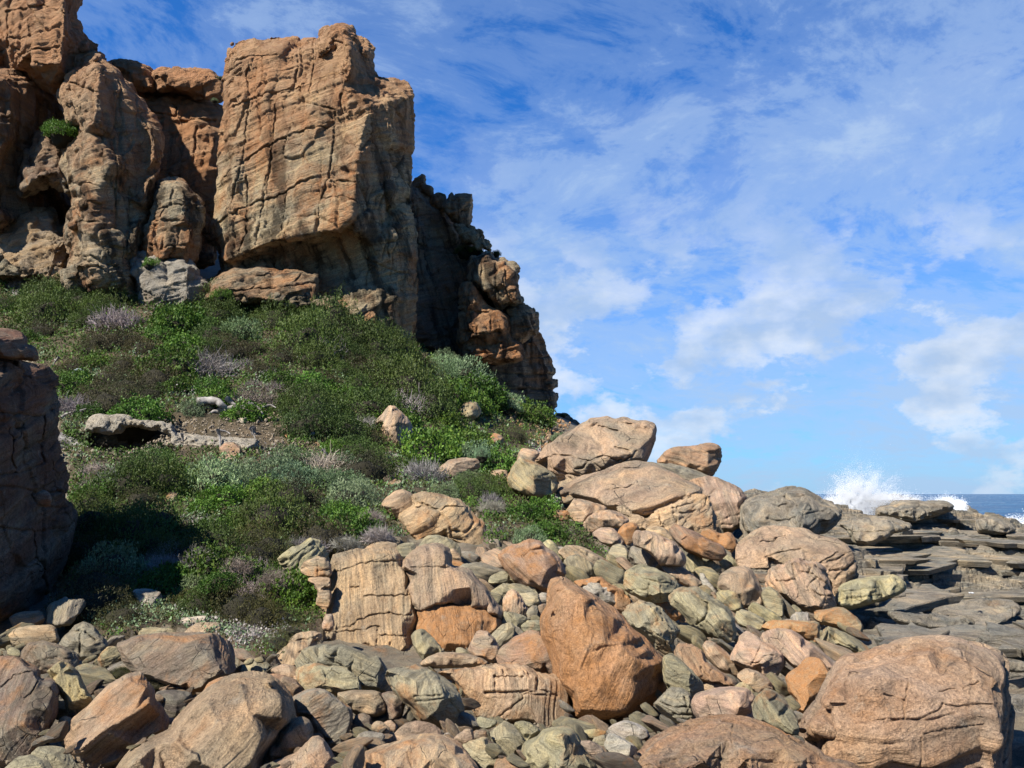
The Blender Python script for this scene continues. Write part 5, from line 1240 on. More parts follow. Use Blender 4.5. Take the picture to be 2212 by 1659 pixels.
R('shelf_block', 'layered yellowish rock at the far right behind the banded boulder', 'C5', '1980,1020 2100,1030 2300,1040 2350,1400 2300,1760 2000,1760 2020,1500', Y=12.5, T=.6, st=-8, lean=1.2, vert=1.5, **{**SH, 'c': 'yl'})
R('shelf_block', 'rounded grey rock right behind the banded boulder top corner', 'C5', '2000,790 2060,750 2200,740 2330,760 2330,830 2150,830 2050,820', Y=16, T=.4, st=0, lean=.8, vert=1.5, **SH)
R('shelf_block', 'pale banded shelf rock between ribbed stones and giant banded boulder', 'C5', '420,620 560,620 700,640 880,700 1000,640 1150,560 1100,520 900,500 700,560 500,560', Y=20.5, T=.35, st=-15, lean=1.6, vert=1.5, **{**SH, 'c': 'gg'})

_t = time.time()
build_rocks()

# ------------------------------------------------------------ ground
SCRUB = [(-60, 560), (300, 640), (440, 636), (560, 632), (700, 668), (880, 738), (960, 765), (1030, 798), (1110, 860), (1190, 915), (1168, 975), (1092, 1000),
         (1098, 1062), (1200, 1072), (1215, 1110), (1330, 1205), (1310, 1225), (1210, 1185), (1080, 1172), (1052, 1180), (1040, 1110), (900, 1062),
         (828, 1085), (880, 1165), (720, 1180), (610, 1205), (706, 1290), (690, 1350), (570, 1425), (500, 1400), (400, 1362), (330, 1352), (250, 1385),
         (190, 1345), (160, 1312), (150, 1200), (150, 1000), (100, 800), (-60, 700)]
SCRUB_A = [tuple(q) for q in SCRUB]


def in_scrub(w):
    u, v = PIX(w)
    return in_poly(np.stack([u, v], -1), SCRUB_A) & (w[:, 1] > 8)


ys = np.concatenate([np.linspace(-5, 4, 12), np.exp(np.linspace(math.log(4.4), math.log(112), 420))])
ss = np.linspace(-1, 1, 360)
YY, SS = np.meshgrid(ys, ss, indexing='ij')
XX = SS * (YY * 0.95 + 12)
gz = ground_z(XX, YY)
W = np.stack([XX.ravel(), YY.ravel(), gz.ravel()], -1)
ins = in_scrub(W) | (W[:, 0] < -0.9 * W[:, 1] + 4) & (W[:, 1] > 12)
sink = np.where(ins, 0.0, 0.34 + 0.0 * W[:, 1])
W[:, 2] += fbm(W * 0.5, 4) * 0.22 - sink + fbm(W * 2.3, 4) * np.where(ins, 0.07, 0.20)
shelf_side = (W[:, 0] > 6) & (W[:, 1] > 18)
us_, vs_ = PIX(W)
W[:, 2] -= np.where(shelf_side & (us_ > 1560), 1.2, 0)
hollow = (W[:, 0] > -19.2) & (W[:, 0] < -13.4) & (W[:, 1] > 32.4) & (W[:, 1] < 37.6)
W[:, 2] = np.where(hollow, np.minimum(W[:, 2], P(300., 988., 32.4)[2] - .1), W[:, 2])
nr, nc = YY.shape
idx = np.arange(nr * nc).reshape(nr, nc)
quads = np.stack([idx[:-1, :-1], idx[:-1, 1:], idx[1:, 1:], idx[1:, :-1]], -1).reshape(-1, 4)
M_DEBRIS = rock_material('debris_rock', base=(0.20, 0.165, 0.12), scale=1.6, band=0.4, bump=1.6)
me = newmesh('ground', W, quads, M_SOIL)
me.materials.append(M_DEBRIS)
mi = np.where(ins[quads].mean(1) > 0.5, 0, 1).astype(np.int32)
me.polygons.foreach_set('material_index', mi)
gobj = addobj('ground', me)
gobj.color = (1, 1, 1, .22)
tag(gobj, 'brown soil and broken rock under the scrub and boulders', 'ground', kind='structure')

SEA_LEVEL = -4.72
# grey bedrock shelf, ledge upon ledge
gx = np.arange(5.0, 50.0, 0.09)
gy = 15.5 + 50 * (np.linspace(0, 1, 720) ** 1.25)
GX, GY = np.meshgrid(gx, gy, indexing='ij')
Z = ground_z(GX, GY)
fx, fy = GX.ravel(), GY.ravel()
a_ = math.radians(14)
rx, ry = fx * math.cos(a_) + fy * math.sin(a_), -fx * math.sin(a_) + fy * math.cos(a_)
zero = np.zeros_like(rx)
nz = fbm(np.stack([rx * .055, ry * .17, zero + 3], -1), 3) * 2.6 + fbm(np.stack([rx * .14, ry * .42, zero + 8], -1), 3) * 0.6
qv = nz * 7.5
fl = np.floor(qv)
fr = qv - fl
terr = fl + sstep(0.86, 0.97, fr) + fr * 0.10
q2 = fbm(np.stack([rx * .22, ry * .8, zero + 15], -1), 2) * 4.0 + nz * 11
terr = terr + (np.floor(q2) + sstep(.75, .97, q2 - np.floor(q2)) - q2) * 0.45
zz_ = Z.ravel() - 0.22 + terr / 7.5 * 1.75 * (0.45 + 0.55 * sstep(1600, 1900, PIX(np.stack([fx, fy, Z.ravel()], -1))[0])) + 0.025 * fbm(np.stack([rx * .9, ry * 2.2, zero], -1), 4) + 0.1
f1, f2, cid = cells(np.stack([rx * .33, ry * .55, zero + .5], -1) + 0.25 * np.stack([fbm(np.stack([rx * .5, ry * .5, zero], -1), 2)] * 3, -1))
zz_ -= 0.22 * np.exp(-((f2 - f1) / 0.04) ** 2)
wpt = np.stack([fx, fy, zz_], -1)
uu, vv = PIX(wpt)
fall = sstep(1640, 1540, uu) * 1.6
zz_ -= 0.16 * np.exp(-((fr - 0.845) / 0.03) ** 2) + 0.09 * np.exp(-((q2 - np.floor(q2) - .73) / 0.03) ** 2)
zz_ -= fall
zz_ -= sstep(58, 64, fy) * 5.0
wpt[:, 2] = zz_
n0, n1 = GX.shape
idx = np.arange(n0 * n1).reshape(n0, n1)
quads = np.stack([idx[:-1, :-1], idx[1:, :-1], idx[1:, 1:], idx[:-1, 1:]], -1).reshape(-1, 4)
keep = (uu[quads].mean(1) > 1500) & (uu[quads].mean(1) < 2600)
quads = quads[keep]
used = np.unique(quads)
remap = np.zeros(len(wpt), np.int64)
remap[used] = np.arange(len(used))
# thin overlapping slabs of the bedrock itself
rs = np.random.RandomState(31)
SV, SF = [wpt[used]], []
tri = remap[quads]
SF.append(np.concatenate([tri[:, [0, 1, 2]], tri[:, [0, 2, 3]]]))
base_n = len(used)
step_x, step_y = gx[1] - gx[0], 1.0
made = 0
for _ in range(2600):
    if made >= 150:
        break
    x_, y_ = rs.uniform(8, 40), 17 + 42 * rs.rand()
    ii = int((x_ - gx[0]) / step_x)
    jj = int(np.searchsorted(gy, y_))
    if not (3 < ii < n0 - 3 and 3 < jj < n1 - 3):
        continue
    k_ = ii * n1 + jj
    if uu[k_] - 0.0 < 1800 + max(0, (vv[k_] - 1300) * 0.3) or vv[k_] < 1116 or uu[k_] > 2300 or zz_[k_] < SEA_LEVEL + 0.05 or y_ > 57:
        continue
    L_ = math.exp(rs.uniform(math.log(.5), math.log(3.0))) * (0.6 + y_ / 50)
    Wd = L_ * rs.uniform(.35, .65)
    th_ = rs.uniform(.04, .11)
    m_ = rs.randint(11, 18)
    an = np.sort(rs.uniform(0, 2 * math.pi, m_))
    rr_ = rs.uniform(.6, 1.12, m_)
    px_, py_ = np.cos(an) * L_ * rr_, np.sin(an) * Wd * rr_
    ro = a_ + rs.normal(0, .45)
    qx, qy = px_ * math.cos(ro) - py_ * math.sin(ro), px_ * math.sin(ro) + py_ * math.cos(ro)
    loc = zz_[k_]
    tilt_y, tilt_x = rs.uniform(-.13, .03), rs.normal(0, .03)
    top = np.stack([x_ + qx, y_ + qy, loc + th_ * .75 - qy * tilt_y + qx * tilt_x + rs.normal(0, .012, m_)], -1)
    mid_ = top * 1.0
    cen_ = np.array([x_, y_, 0])
    bot = np.stack([x_ + qx * .93, y_ + qy * .93, top[:, 2] - th_ * 1.6 - .12], -1)
    lip = np.stack([x_ + qx * 1.02, y_ + qy * 1.02, top[:, 2] - th_ * .45], -1)
    ctr = np.array([[x_, y_, loc + th_ * .75 + .02]])
    SV += [ctr, top, lip, bot]
    i_ = np.arange(m_)
    j_ = (i_ + 1) % m_
    b0 = base_n
    f_ = [np.stack([np.full(m_, b0), b0 + 1 + i_, b0 + 1 + j_], -1)]
    for A0_, B0_ in ((1, 1 + m_), (1 + m_, 1 + 2 * m_)):
        f_ += [np.stack([b0 + A0_ + i_, b0 + B0_ + i_, b0 + B0_ + j_], -1), np.stack([b0 + A0_ + i_, b0 + B0_ + j_, b0 + A0_ + j_], -1)]
    SF += f_
    base_n += 1 + 3 * m_
    made += 1
SV, SF = np.concatenate(SV), np.concatenate(SF)
me = newmesh('rock_shelf', SV, SF, M_SHELF, smooth=False)
sobj = addobj('rock_shelf', me)
sobj.color = (1, 1, 1, .2)
tag(sobj, 'wide grey wave-cut rock shelf of thin overlapping ledges beside the sea', 'rock shelf', kind='structure')

# ------------------------------------------------------------ sea
SEA_Z = SEA_LEVEL


def sea_material():
    m, nt, b = new_mat('sea_water', 0.12)
    g = nd(nt, 'ShaderNodeNewGeometry')
    s_ = nd(nt, 'ShaderNodeMapping')
    s_.inputs['Scale'].default_value = (0.35, 1.0, 1.0)
    nt.links.new(g.outputs['Position'], s_.inputs[0])
    a = noise(nt, s_.outputs[0], 0.045, 8, 0.62)
    w1 = noise(nt, s_.outputs[0], 0.35, 8, 0.68)
    fo = noise(nt, s_.outputs[0], 0.11, 9, 0.75, 0.6)
    sp = nd(nt, 'ShaderNodeSeparateXYZ')
    nt.links.new(g.outputs['Position'], sp.inputs[0])
    # broken water near the shelf edge
    near = ramp(nt, mth(nt, 'DIVIDE', sp.outputs[1], 200.0), [(0.12, 0.0), (0.30, 1.0), (0.50, 0.9), (0.72, 0.12), (1.0, 0.0)])
    ff = ramp(nt, mth(nt, 'ADD', fo, mth(nt, 'MULTIPLY', near, 0.22)), [(0.60, 0.0), (0.67, 1.0)])
    c = ramp(nt, a, [(0.35, (0.002, 0.030, 0.095)), (0.55, (0.006, 0.065, 0.16)), (0.7, (0.02, 0.14, 0.23))])
    c = mixc(nt, (0.004, 0.010, 0.020), c, ramp(nt, mth(nt, 'DIVIDE', sp.outputs[1], 200.0), [(0.20, 0.0), (0.32, 1.0)]))
    c = mixc(nt, c, (0.75, 0.80, 0.82), ff)
    nt.links.new(c, b.inputs['Base Color'])
    nt.links.new(mth(nt, 'ADD', 0.22, mth(nt, 'MULTIPLY', ff, 0.6)), b.inputs['Roughness'])
    b.inputs['Specular IOR Level'].default_value = 0.10
    bp = nd(nt, 'ShaderNodeBump', i_Strength=1.0, i_Distance=2.2)
    nt.links.new(mth(nt, 'ADD', mth(nt, 'MULTIPLY', a, 2.2), mth(nt, 'MULTIPLY', w1, 0.5)), bp.inputs['Height'])
    nt.links.new(bp.outputs[0], b.inputs['Normal'])
    return m


M_SEA = sea_material()
rows = np.concatenate([np.linspace(10, 200, 150), np.exp(np.linspace(math.log(210), math.log(42000), 120))])
cs = np.linspace(-1, 1, 200)
SY, SC = np.meshgrid(rows, cs, indexing='ij')
SX = SC * (SY * 1.0 + 90) + 20
sw = np.stack([SX.ravel(), SY.ravel(), np.full(SX.size, SEA_Z)], -1)
amp = np.clip((sw[:, 1] - 45) / 60, 0, 1) * 0.55
sw[:, 2] += amp * fbm(sw * np.array([.02, .09, 0]) + 5, 4)
idx = np.arange(SX.size).reshape(SX.shape)
quads = np.stack([idx[:-1, :-1], idx[:-1, 1:], idx[1:, 1:], idx[1:, :-1]], -1).reshape(-1, 4)
tag(addobj('sea', newmesh('sea', sw, quads, M_SEA)), 'deep blue open sea with white broken water to the horizon', 'sea', kind='structure')

# ------------------------------------------------------------ wave spray: thousands of drops in the air
mw, nt, b = new_mat('spray_white', 0.6)
b.inputs['Base Color'].default_value = (0.92, 0.94, 0.96, 1)
tr_ = nd(nt, 'ShaderNodeBsdfTranslucent')
tr_.inputs[0].default_value = (0.92, 0.95, 0.98, 1)
ms = nd(nt, 'ShaderNodeMixShader', i_0=0.45)
nt.links.new(b.outputs[0], ms.inputs[1])
nt.links.new(tr_.outputs[0], ms.inputs[2])
nt.links.new(ms.outputs[0], nt.nodes['Material Output'].inputs[0])
TET = np.array([(1, 1, 1), (1, -1, -1), (-1, 1, -1), (-1, -1, 1)]) * 0.58
TF = np.array([(0, 1, 2), (0, 3, 1), (0, 2, 3), (1, 3, 2)])


def drops(name, label, blobs, seed, jets=()):
    rs = np.random.RandomState(seed)
    Pn, S = [], []
    for (u, v, su, sv, Y, n, s0, s1, skew) in blobs:
        n, s0, s1 = n * 4, s0 * .42, s1 * .42
        uu = rs.normal(0, 1, n)
        vv = -np.abs(rs.normal(0, 1, n)) if skew else rs.normal(0, 1, n)
        cu = u + uu * su * (1 - 0.25 * np.tanh(-vv * .5))
        cv = v + vv * sv
        cl_ = fbm(np.stack([cu / 16, cv / 16, np.zeros(n)], -1), 4)
        k = cl_ > rs.uniform(-0.5, 0.25, n)
        Pn.append(P(cu[k], cv[k], Y + rs.normal(0, 1.6, k.sum())))
        S.append(np.exp(rs.uniform(math.log(s0), math.log(s1), k.sum())))
    for (u, v, w_, h_, Y, n) in jets:
        for k in range(n):
            a = rs.normal(0, .38) + (rs.rand() - .5) * .2
            H = h_ * rs.uniform(.35, 1.0)
            m = int(rs.uniform(120, 420))
            t = rs.beta(2.2, 1.6, m)
            u0 = u + rs.normal(0, w_)
            cu = u0 + math.sin(a) * H * 1.1 * t + rs.normal(0, 1, m) * (1.0 + 5.0 * t)
            cv = v - H * (1 - (1 - t) ** 2) * math.cos(a) + rs.normal(0, 1, m) * (1.0 + 4.0 * t)
            Pn.append(P(cu, cv, Y + rs.normal(0, 1.0, m)))
            S.append(np.exp(rs.uniform(math.log(.009), math.log(.030), m)) * (1.15 - .5 * t))
    Pn = np.concatenate(Pn)
    S = np.concatenate(S)
    n = len(Pn)
    rot = rs.normal(size=(n, 3, 3))
    rot, _ = np.linalg.qr(rot)
    V_ = Pn[:, None] + np.einsum('nij,kj->nki', rot, TET) * S[:, None, None]
    F_ = (np.arange(n)[:, None, None] * 4 + TF[None])
    o = addobj(name, newmesh(name, V_.reshape(-1, 3), F_.reshape(-1, 3), mw, smooth=False))
    tag(o, label, 'wave spray', kind='stuff')


drops('wave_spray', 'tall white plume of breaking wave spray behind the shelf',
      [(1832, 1112, 20, 22, 62, 13000, .03, .08, 1), (1850, 1105, 26, 38, 62, 30000, .012, .026, 1), (1862, 1095, 22, 20, 62.5, 6000, .02, .06, 1), (1798, 1100, 11, 9, 62, 4500, .03, .07, 1),
       (1880, 1080, 32, 30, 62, 2600, .018, .045, 1), (1930, 1080, 34, 8, 61, 3500, .02, .05, 1), (1850, 1118, 24, 8, 61, 6000, .03, .07, 0)], 3,
      jets=[(1835, 1118, 18, 100, 62, 40), (1872, 1105, 16, 105, 62, 30), (1800, 1112, 10, 45, 62, 16), (1905, 1095, 18, 40, 62, 16)])
drops('wave_spray', 'small white burst of spray right of the flat capping block',
      [(2045, 1104, 15, 11, 80, 7000, .035, .12, 1), (2072, 1102, 7, 9, 80, 3000, .03, .10, 1), (2022, 1102, 7, 6, 80, 2500, .03, .10, 1)], 5, jets=[(2045, 1104, 18, 34, 80, 40)])
drops('white_water', 'white churning water against the shelf at the right edge',
      [(2150, 1146, 40, 6, 66, 8000, .04, .13, 1), (2195, 1150, 24, 12, 66, 7000, .04, .13, 1)], 8, jets=[(2190, 1150, 20, 30, 66, 30)])

# small pats of foam on the tide pool and shelf
for (zn, zx, zy, r, Y, lab) in [('C5', 2030, 640, 24, 20.5, 'white foam lump on the dark tide pool at the right'), ('C5', 2090, 650, 12, 20.3, 'thin foam scrap right beside the white foam lump'),
                                ('B5', 1325, 1588, 15, 22.5, 'small white foam pat on wet shelf rock'), ('B5', 1153, 1523, 12, 23.5, 'tiny white foam pat left of the small one'), ('B5', 1760, 1235, 14, 29, 'faint white foam streak on the rock tongue')]:
    ox, oy = ZONES[zn]
    c = P(np.float64(ox + zx / 4), np.float64(oy + zy / 4), Y)
    rs = np.random.RandomState(int(zx))
    n = 90
    rr_ = r / 4 * Y / FPX
    pts = c + rs.normal(size=(n, 3)) * np.array([rr_ * .55, rr_ * .7, rr_ * .12])
    rot, _ = np.linalg.qr(rs.normal(size=(n, 3, 3)))
    V_ = pts[:, None] + np.einsum('nij,kj->nki', rot, TET) * rr_ * 0.38
    tag(addobj('sea_foam', newmesh('sea_foam', V_.reshape(-1, 3), (np.arange(n)[:, None, None] * 4 + TF[None]).reshape(-1, 3), mw)), lab, 'foam', kind='stuff')

# ------------------------------------------------------------ loose stones in the gaps
import bmesh


def stone_mesh(seed):
    bm = bmesh.new()
    bmesh.ops.create_icosphere(bm, subdivisions=4, radius=1.0)
    me = bpy.data.meshes.new('stone')
    bm.to_mesh(me)
    bm.free()
    n = len(me.vertices)
    co = np.empty(n * 3, np.float32)
    me.vertices.foreach_get('co', co)
    co = co.reshape(-1, 3).astype(float)
    rs = np.random.RandomState(seed)
    d = co / np.linalg.norm(co, axis=1)[:, None]
    r = np.full(n, 1.25)
    for k in range(9):          # flat-ish faces with worn edges
        nn = rs.normal(size=3)
        nn /= np.linalg.norm(nn)
        h = rs.uniform(.55, .9)
        c_ = d @ nn
        lim = np.where(c_ > 0.05, h / np.maximum(c_, .05), 9)
        r = -np.log(np.exp(-r * 30) + np.exp(-lim * 30)) / 30
    p = d * r[:, None]
    p += d * (0.06 * fbm(p * 1.6 + seed, 3) + 0.02 * fbm(p * 7 + seed, 3) + 0.035 * perlin(p * np.array([1, 1, 6]) + seed))[:, None]
    p *= np.array([1.0, rs.uniform(.6, .9), rs.uniform(.5, .78)])
    me.vertices.foreach_set('co', p.astype(np.float32).ravel())
    me.polygons.foreach_set('use_smooth', np.ones(len(me.polygons), bool))
    me.materials.append(M_BOULDER)
    me.update()
    return me


SM = [stone_mesh(40 + i) for i in range(12)]
rng = random.Random(11)
ALLP = [J['poly'] for J in JOBS if max(q[1] for q in J['poly']) > 1060]
STONE_ZONES = [([(0, 1380), (250, 1385), (500, 1420), (700, 1400), (900, 1450), (1000, 1300), (1025, 1172), (1080, 1178), (1300, 1190), (1500, 1150), (1640, 1180), (1800, 1330), (1900, 1400),
                 (1740, 1480), (1735, 1659), (0, 1659)], 1.0)]
cands = []
CP_ = np.array([(rng.uniform(0, 1900), rng.uniform(1150, 1675)) for _ in range(9000)])
okc = in_poly(CP_, STONE_ZONES[0][0]) & ~in_poly(CP_, SCRUB_A)
CP_ = CP_[okc]
dmin = np.full(len(CP_), 99.0)
for q in ALLP:
    dd_ = seg_dist(CP_, q)
    dmin = np.where(in_poly(CP_, q), -dd_, np.minimum(dmin, dd_))
    CP_, dmin = CP_[dmin > -5], dmin[dmin > -5]
order = np.argsort(-dmin)
used_ = []
for k in order:
    if len(used_) >= 288:
        break
    u, v = CP_[k]
    px = float(np.clip(dmin[k] * 1.4 + 7, 9, 34)) * rng.uniform(.85, 1.15)
    if any((u - a) ** 2 + (v - b_) ** 2 < ((px + c_) * 0.56) ** 2 for a, b_, c_ in used_):
        continue
    used_.append((float(u), float(v), px))
LAND = []
for J in JOBS:
    if J['cat'] in ('boulder', 'rock', 'rock outcrop', 'cliff') and len(J['label'].split()) <= 9:
        us = [q[0] for q in J['poly']]
        vs = [q[1] for q in J['poly']]
        LAND.append((sum(us) / len(us), sum(vs) / len(vs), (max(us) - min(us)) / 2, (max(vs) - min(vs)) / 2, J['label']))
TAKEN = set()


def locate(what, u, v):
    opts = []
    for (a, b_, hw, hh, lab) in LAND:
        dx, dy = u - a, v - b_
        d_ = math.hypot(max(0, abs(dx) - hw), max(0, abs(dy) - hh))
        if abs(dx) / (hw + 1) > abs(dy) / (hh + 1):
            w_ = 'left of the' if dx < 0 else 'right of the'
        else:
            w_ = 'above the' if dy < 0 else 'below the'
        opts.append((d_, '%s %s %s' % (what, w_, lab)))
    opts.sort()
    for d_, t_ in opts:
        if t_ not in TAKEN and len(t_.split()) <= 16:
            TAKEN.add(t_)
            return t_
    return what


SCOL = [('gg', 'grey-green'), ('tn', 'tan'), ('pk', 'pinkish'), ('gy', 'grey'), ('yl', 'yellowish'), ('br', 'brown'), ('gg', 'grey-green'), ('wh', 'pale')]
for k, (u, v, px) in enumerate(used_):
    Y = hit(u, v + px * 0.4)
    r_ = px * Y / FPX
    c = P(np.float64(u), np.float64(v), Y)
    ck, cn = SCOL[k % len(SCOL)]
    o = bpy.data.objects.new('cobble', SM[k % len(SM)])
    col.objects.link(o)
    o.location = (c[0], c[1] + 0.3 * r_, c[2] - 0.1 * r_)
    o.rotation_euler = (rng.uniform(-.5, .5), (rng.uniform(.2, .95) if u > 900 else rng.uniform(-.8, .6)), rng.uniform(-.5, .5) + rng.choice([0, math.pi]) * 0)
    s = r_ * rng.uniform(0.95, 1.25)
    o.scale = (s * rng.uniform(1.2, 1.6), s * 1.1, s * rng.uniform(.85, 1.05))
    cc = COLS[ck]
    o.color = (cc[0], cc[1], cc[2], 0.3)
    o['grain'] = float(np.clip(1.0, .5, 3)) * 1.6
    big = 'small' if px < 11 else ('medium' if px < 16 else 'larger')
    tag(o, locate('%s %s stone' % (big, cn), u, v), 'stone', 'loose stones between the boulders')


def pebbles(name, label, cat, region, n, px0, px1, color, seed, mat):
    rs = np.random.RandomState(seed)
    R_ = np.array(region, float)
    q = rs.uniform(R_.min(0), R_.max(0), (n * 4, 2))
    q = q[in_poly(q, [tuple(t) for t in region])][:n]
    bm = bmesh.new()
    bmesh.ops.create_icosphere(bm, subdivisions=2, radius=1.0)
    bv = np.array([v.co[:] for v in bm.verts])
    bf = np.array([[v.index for v in f.verts] for f in bm.faces])
    bm.free()
    shapes = []
    for k in range(10):
        r = np.full(len(bv), 1.2)
        for _ in range(8):
            nn = rs.normal(size=3)
            nn /= np.linalg.norm(nn)
            c_ = bv @ nn
            r = np.minimum(r, np.where(c_ > .05, rs.uniform(.55, .95) / np.maximum(c_, .05), 9))
        shapes.append(bv * r[:, None] * np.array([1, rs.uniform(.6, 1), rs.uniform(.45, .8)]))
    VV, FF = [], []
    for k, (u, v) in enumerate(q):
        Y = hit(u, v)
        c = P(np.float64(u), np.float64(v), Y)
        rr = rs.uniform(px0, px1) * (0.6 + 0.8 * rs.rand() ** 3) * Y / FPX
        rot, _ = np.linalg.qr(rs.normal(size=(3, 3)))
        VV.append(shapes[k % 10] @ rot * rr + c + np.array([0, rr * .5, (-.25 if v > 1100 else 0.1) + rr * .2]) * np.array([1, 1, 1]))
        FF.append(bf + len(bv) * k)
    o = addobj(name, newmesh(name, np.concatenate(VV), np.concatenate(FF), mat, smooth=False))
    o.color = color
    o['grain'] = 2.5
    tag(o, label, cat, kind='stuff')


pebbles('gravel', 'small broken stones and grit lying between the shore boulders', 'gravel', STONE_ZONES[0][0], 4200, 1.5, 4.5, (.25, .21, .15, .3), 5, M_BOULDER)
pebbles('rubble', 'pale and tan rubble around the limestone ledge and driftwood', 'rubble', [(180, 905), (300, 898), (380, 912), (470, 905), (560, 890), (640, 905), (700, 950), (760, 975), (740, 1000), (640, 1000), (520, 985), (450, 985), (380, 960), (300, 1000), (130, 1000), (125, 975), (300, 975), (370, 930), (250, 922)], 1300, 1.5, 4.5, (.34, .28, .20, .3), 6, M_LIME)
pebbles('rubble', 'tan scree and loose stones at the foot of the right cliff end', 'rubble', [(1080, 850), (1110, 865), (1150, 900), (1200, 905), (1235, 915), (1215, 960), (1180, 975), (1150, 960), (1130, 930), (1100, 910)], 420, 1.5, 5.0, (.30, .22, .14, .6), 7, M_BOULDER)
print('stones', len(used_), round(time.time() - T0, 1))

# ------------------------------------------------------------ vegetation
def leaf_quads(c, n, up, L, wdt, rs):
    """c: centres, n: facing normals, up: leaf direction -> diamond leaves"""
    n = n / np.linalg.norm(n, axis=1)[:, None]
    t = up - n * (up * n).sum(1)[:, None]
    t /= np.linalg.norm(t, axis=1)[:, None] + 1e-9
    s = np.cross(n, t)
    L = L[:, None]
    a = c
    b = c + t * L * .5 + s * L * wdt
    d = c + t * L + n * L * .12
    e = c + t * L * .5 - s * L * wdt
    V_ = np.stack([a, b, d, e], 1)
    return V_.reshape(-1, 3), np.arange(len(c) * 4).reshape(-1, 4)


def shrub_mesh(kind, seed, n=4200, L=0.075, wdt=0.28, spread=1.0):
    rs = np.random.RandomState(seed)
    d = rs.normal(size=(n, 3))
    d[:, 2] = np.abs(d[:, 2]) * 0.9 - 0.12
    d /= np.linalg.norm(d, axis=1)[:, None]
    lump = 1 + 0.42 * fbm(d * 1.7 + seed, 2) + 0.26 * perlin(d * 4.2 + seed)
    r = lump * (1 - rs.rand(n) ** 2.2 * 0.33)
    c = d * r[:, None] * np.array([1, 1, 0.78])
    # sprigs: leaves gather round tips
    tips = c[rs.randint(0, n, n // 9)]
    own = rs.randint(0, len(tips), n)
    tight = rs.rand(n) < 0.72
    c = np.where(tight[:, None], tips[own] + rs.normal(size=(n, 3)) * 0.042, c)
    nn = rs.normal(size=(n, 3)) * 0.75 + d * 0.6 + np.array([0, 0, .25])
    up = d * .7 + np.array([0, 0, .8]) + rs.normal(size=(n, 3)) * (.55 if kind != 'silver' else .4)
    V_, F_ = leaf_quads(c, nn, up, L * rs.uniform(.6, 1.35, n), wdt, rs)
    # core that closes the shrub, its near-black standing in for inner shade
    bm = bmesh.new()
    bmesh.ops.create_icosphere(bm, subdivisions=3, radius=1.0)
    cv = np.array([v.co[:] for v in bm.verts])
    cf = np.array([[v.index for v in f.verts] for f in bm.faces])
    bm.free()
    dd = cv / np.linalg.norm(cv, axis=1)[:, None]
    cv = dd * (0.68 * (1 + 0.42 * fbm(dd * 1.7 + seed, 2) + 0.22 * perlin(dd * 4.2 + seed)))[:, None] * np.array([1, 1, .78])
    me = bpy.data.meshes.new('shrub')
    nV = len(V_)
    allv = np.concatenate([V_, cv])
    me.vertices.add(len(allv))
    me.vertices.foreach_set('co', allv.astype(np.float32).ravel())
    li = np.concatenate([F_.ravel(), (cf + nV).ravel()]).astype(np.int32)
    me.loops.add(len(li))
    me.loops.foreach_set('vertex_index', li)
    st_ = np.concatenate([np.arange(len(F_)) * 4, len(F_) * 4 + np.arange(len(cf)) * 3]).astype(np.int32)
    me.polygons.add(len(st_))
    me.polygons.foreach_set('loop_start', st_)
    me.materials.append(M_LEAF[kind])
    me.materials.append(M_INNER_SHADE)
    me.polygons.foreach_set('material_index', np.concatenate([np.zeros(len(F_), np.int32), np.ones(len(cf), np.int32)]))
    me.update()
    me.validate()
    return me


def tube_strip(paths, radii, sides=3):
    """many small tubes as one mesh"""
    VV, FF = [], []
    base = 0
    for p, r in zip(paths, radii):
        m = len(p)
        t = np.gradient(p, axis=0)
        t /= np.linalg.norm(t, axis=1)[:, None] + 1e-9
        a = np.cross(t, np.array([.3, .2, .93]))
        a /= np.linalg.norm(a, axis=1)[:, None] + 1e-9
        b = np.cross(t, a)
        ang = np.arange(sides) * 2 * math.pi / sides
        ring = p[:, None] + r[:, None, None] * (a[:, None] * np.cos(ang)[None, :, None] + b[:, None] * np.sin(ang)[None, :, None])
        VV.append(ring.reshape(-1, 3))
        i = np.arange(m - 1)[:, None] * sides + np.arange(sides)[None]
        j = np.arange(m - 1)[:, None] * sides + (np.arange(sides)[None] + 1) % sides
        FF.append((np.stack([i, j, j + sides, i + sides], -1).reshape(-1, 4)) + base)
        base += m * sides
    return np.concatenate(VV), np.concatenate(FF)


def twig_mesh(seed, n=420):
    rs = np.random.RandomState(seed)
    paths, radii = [], []
    for k in range(n):
        d = rs.normal(size=3)
        d[2] = abs(d[2]) * 0.8
        d /= np.linalg.norm(d)
        lump = 1 + 0.3 * float(fbm(d[None] * 1.7 + seed, 2)[0])
        r0 = rs.uniform(.15, .75) * lump
        p = d * r0 * np.array([1, 1, .6])
        dr = d + rs.normal(size=3) * .6
        pts = [p.copy()]
        for s in range(4):
            dr = dr / np.linalg.norm(dr) + rs.normal(size=3) * .45 + np.array([0, 0, .08])
            p = p + dr / np.linalg.norm(dr) * rs.uniform(.07, .16)
            pts.append(p.copy())
        paths.append(np.array(pts))
        w = rs.uniform(.006, .014)
        radii.append(np.linspace(w, w * .35, 5))
    V_, F_ = tube_strip(paths, radii)
    return newmesh('shrub', V_, F_, M_LEAF['twig'], smooth=False)


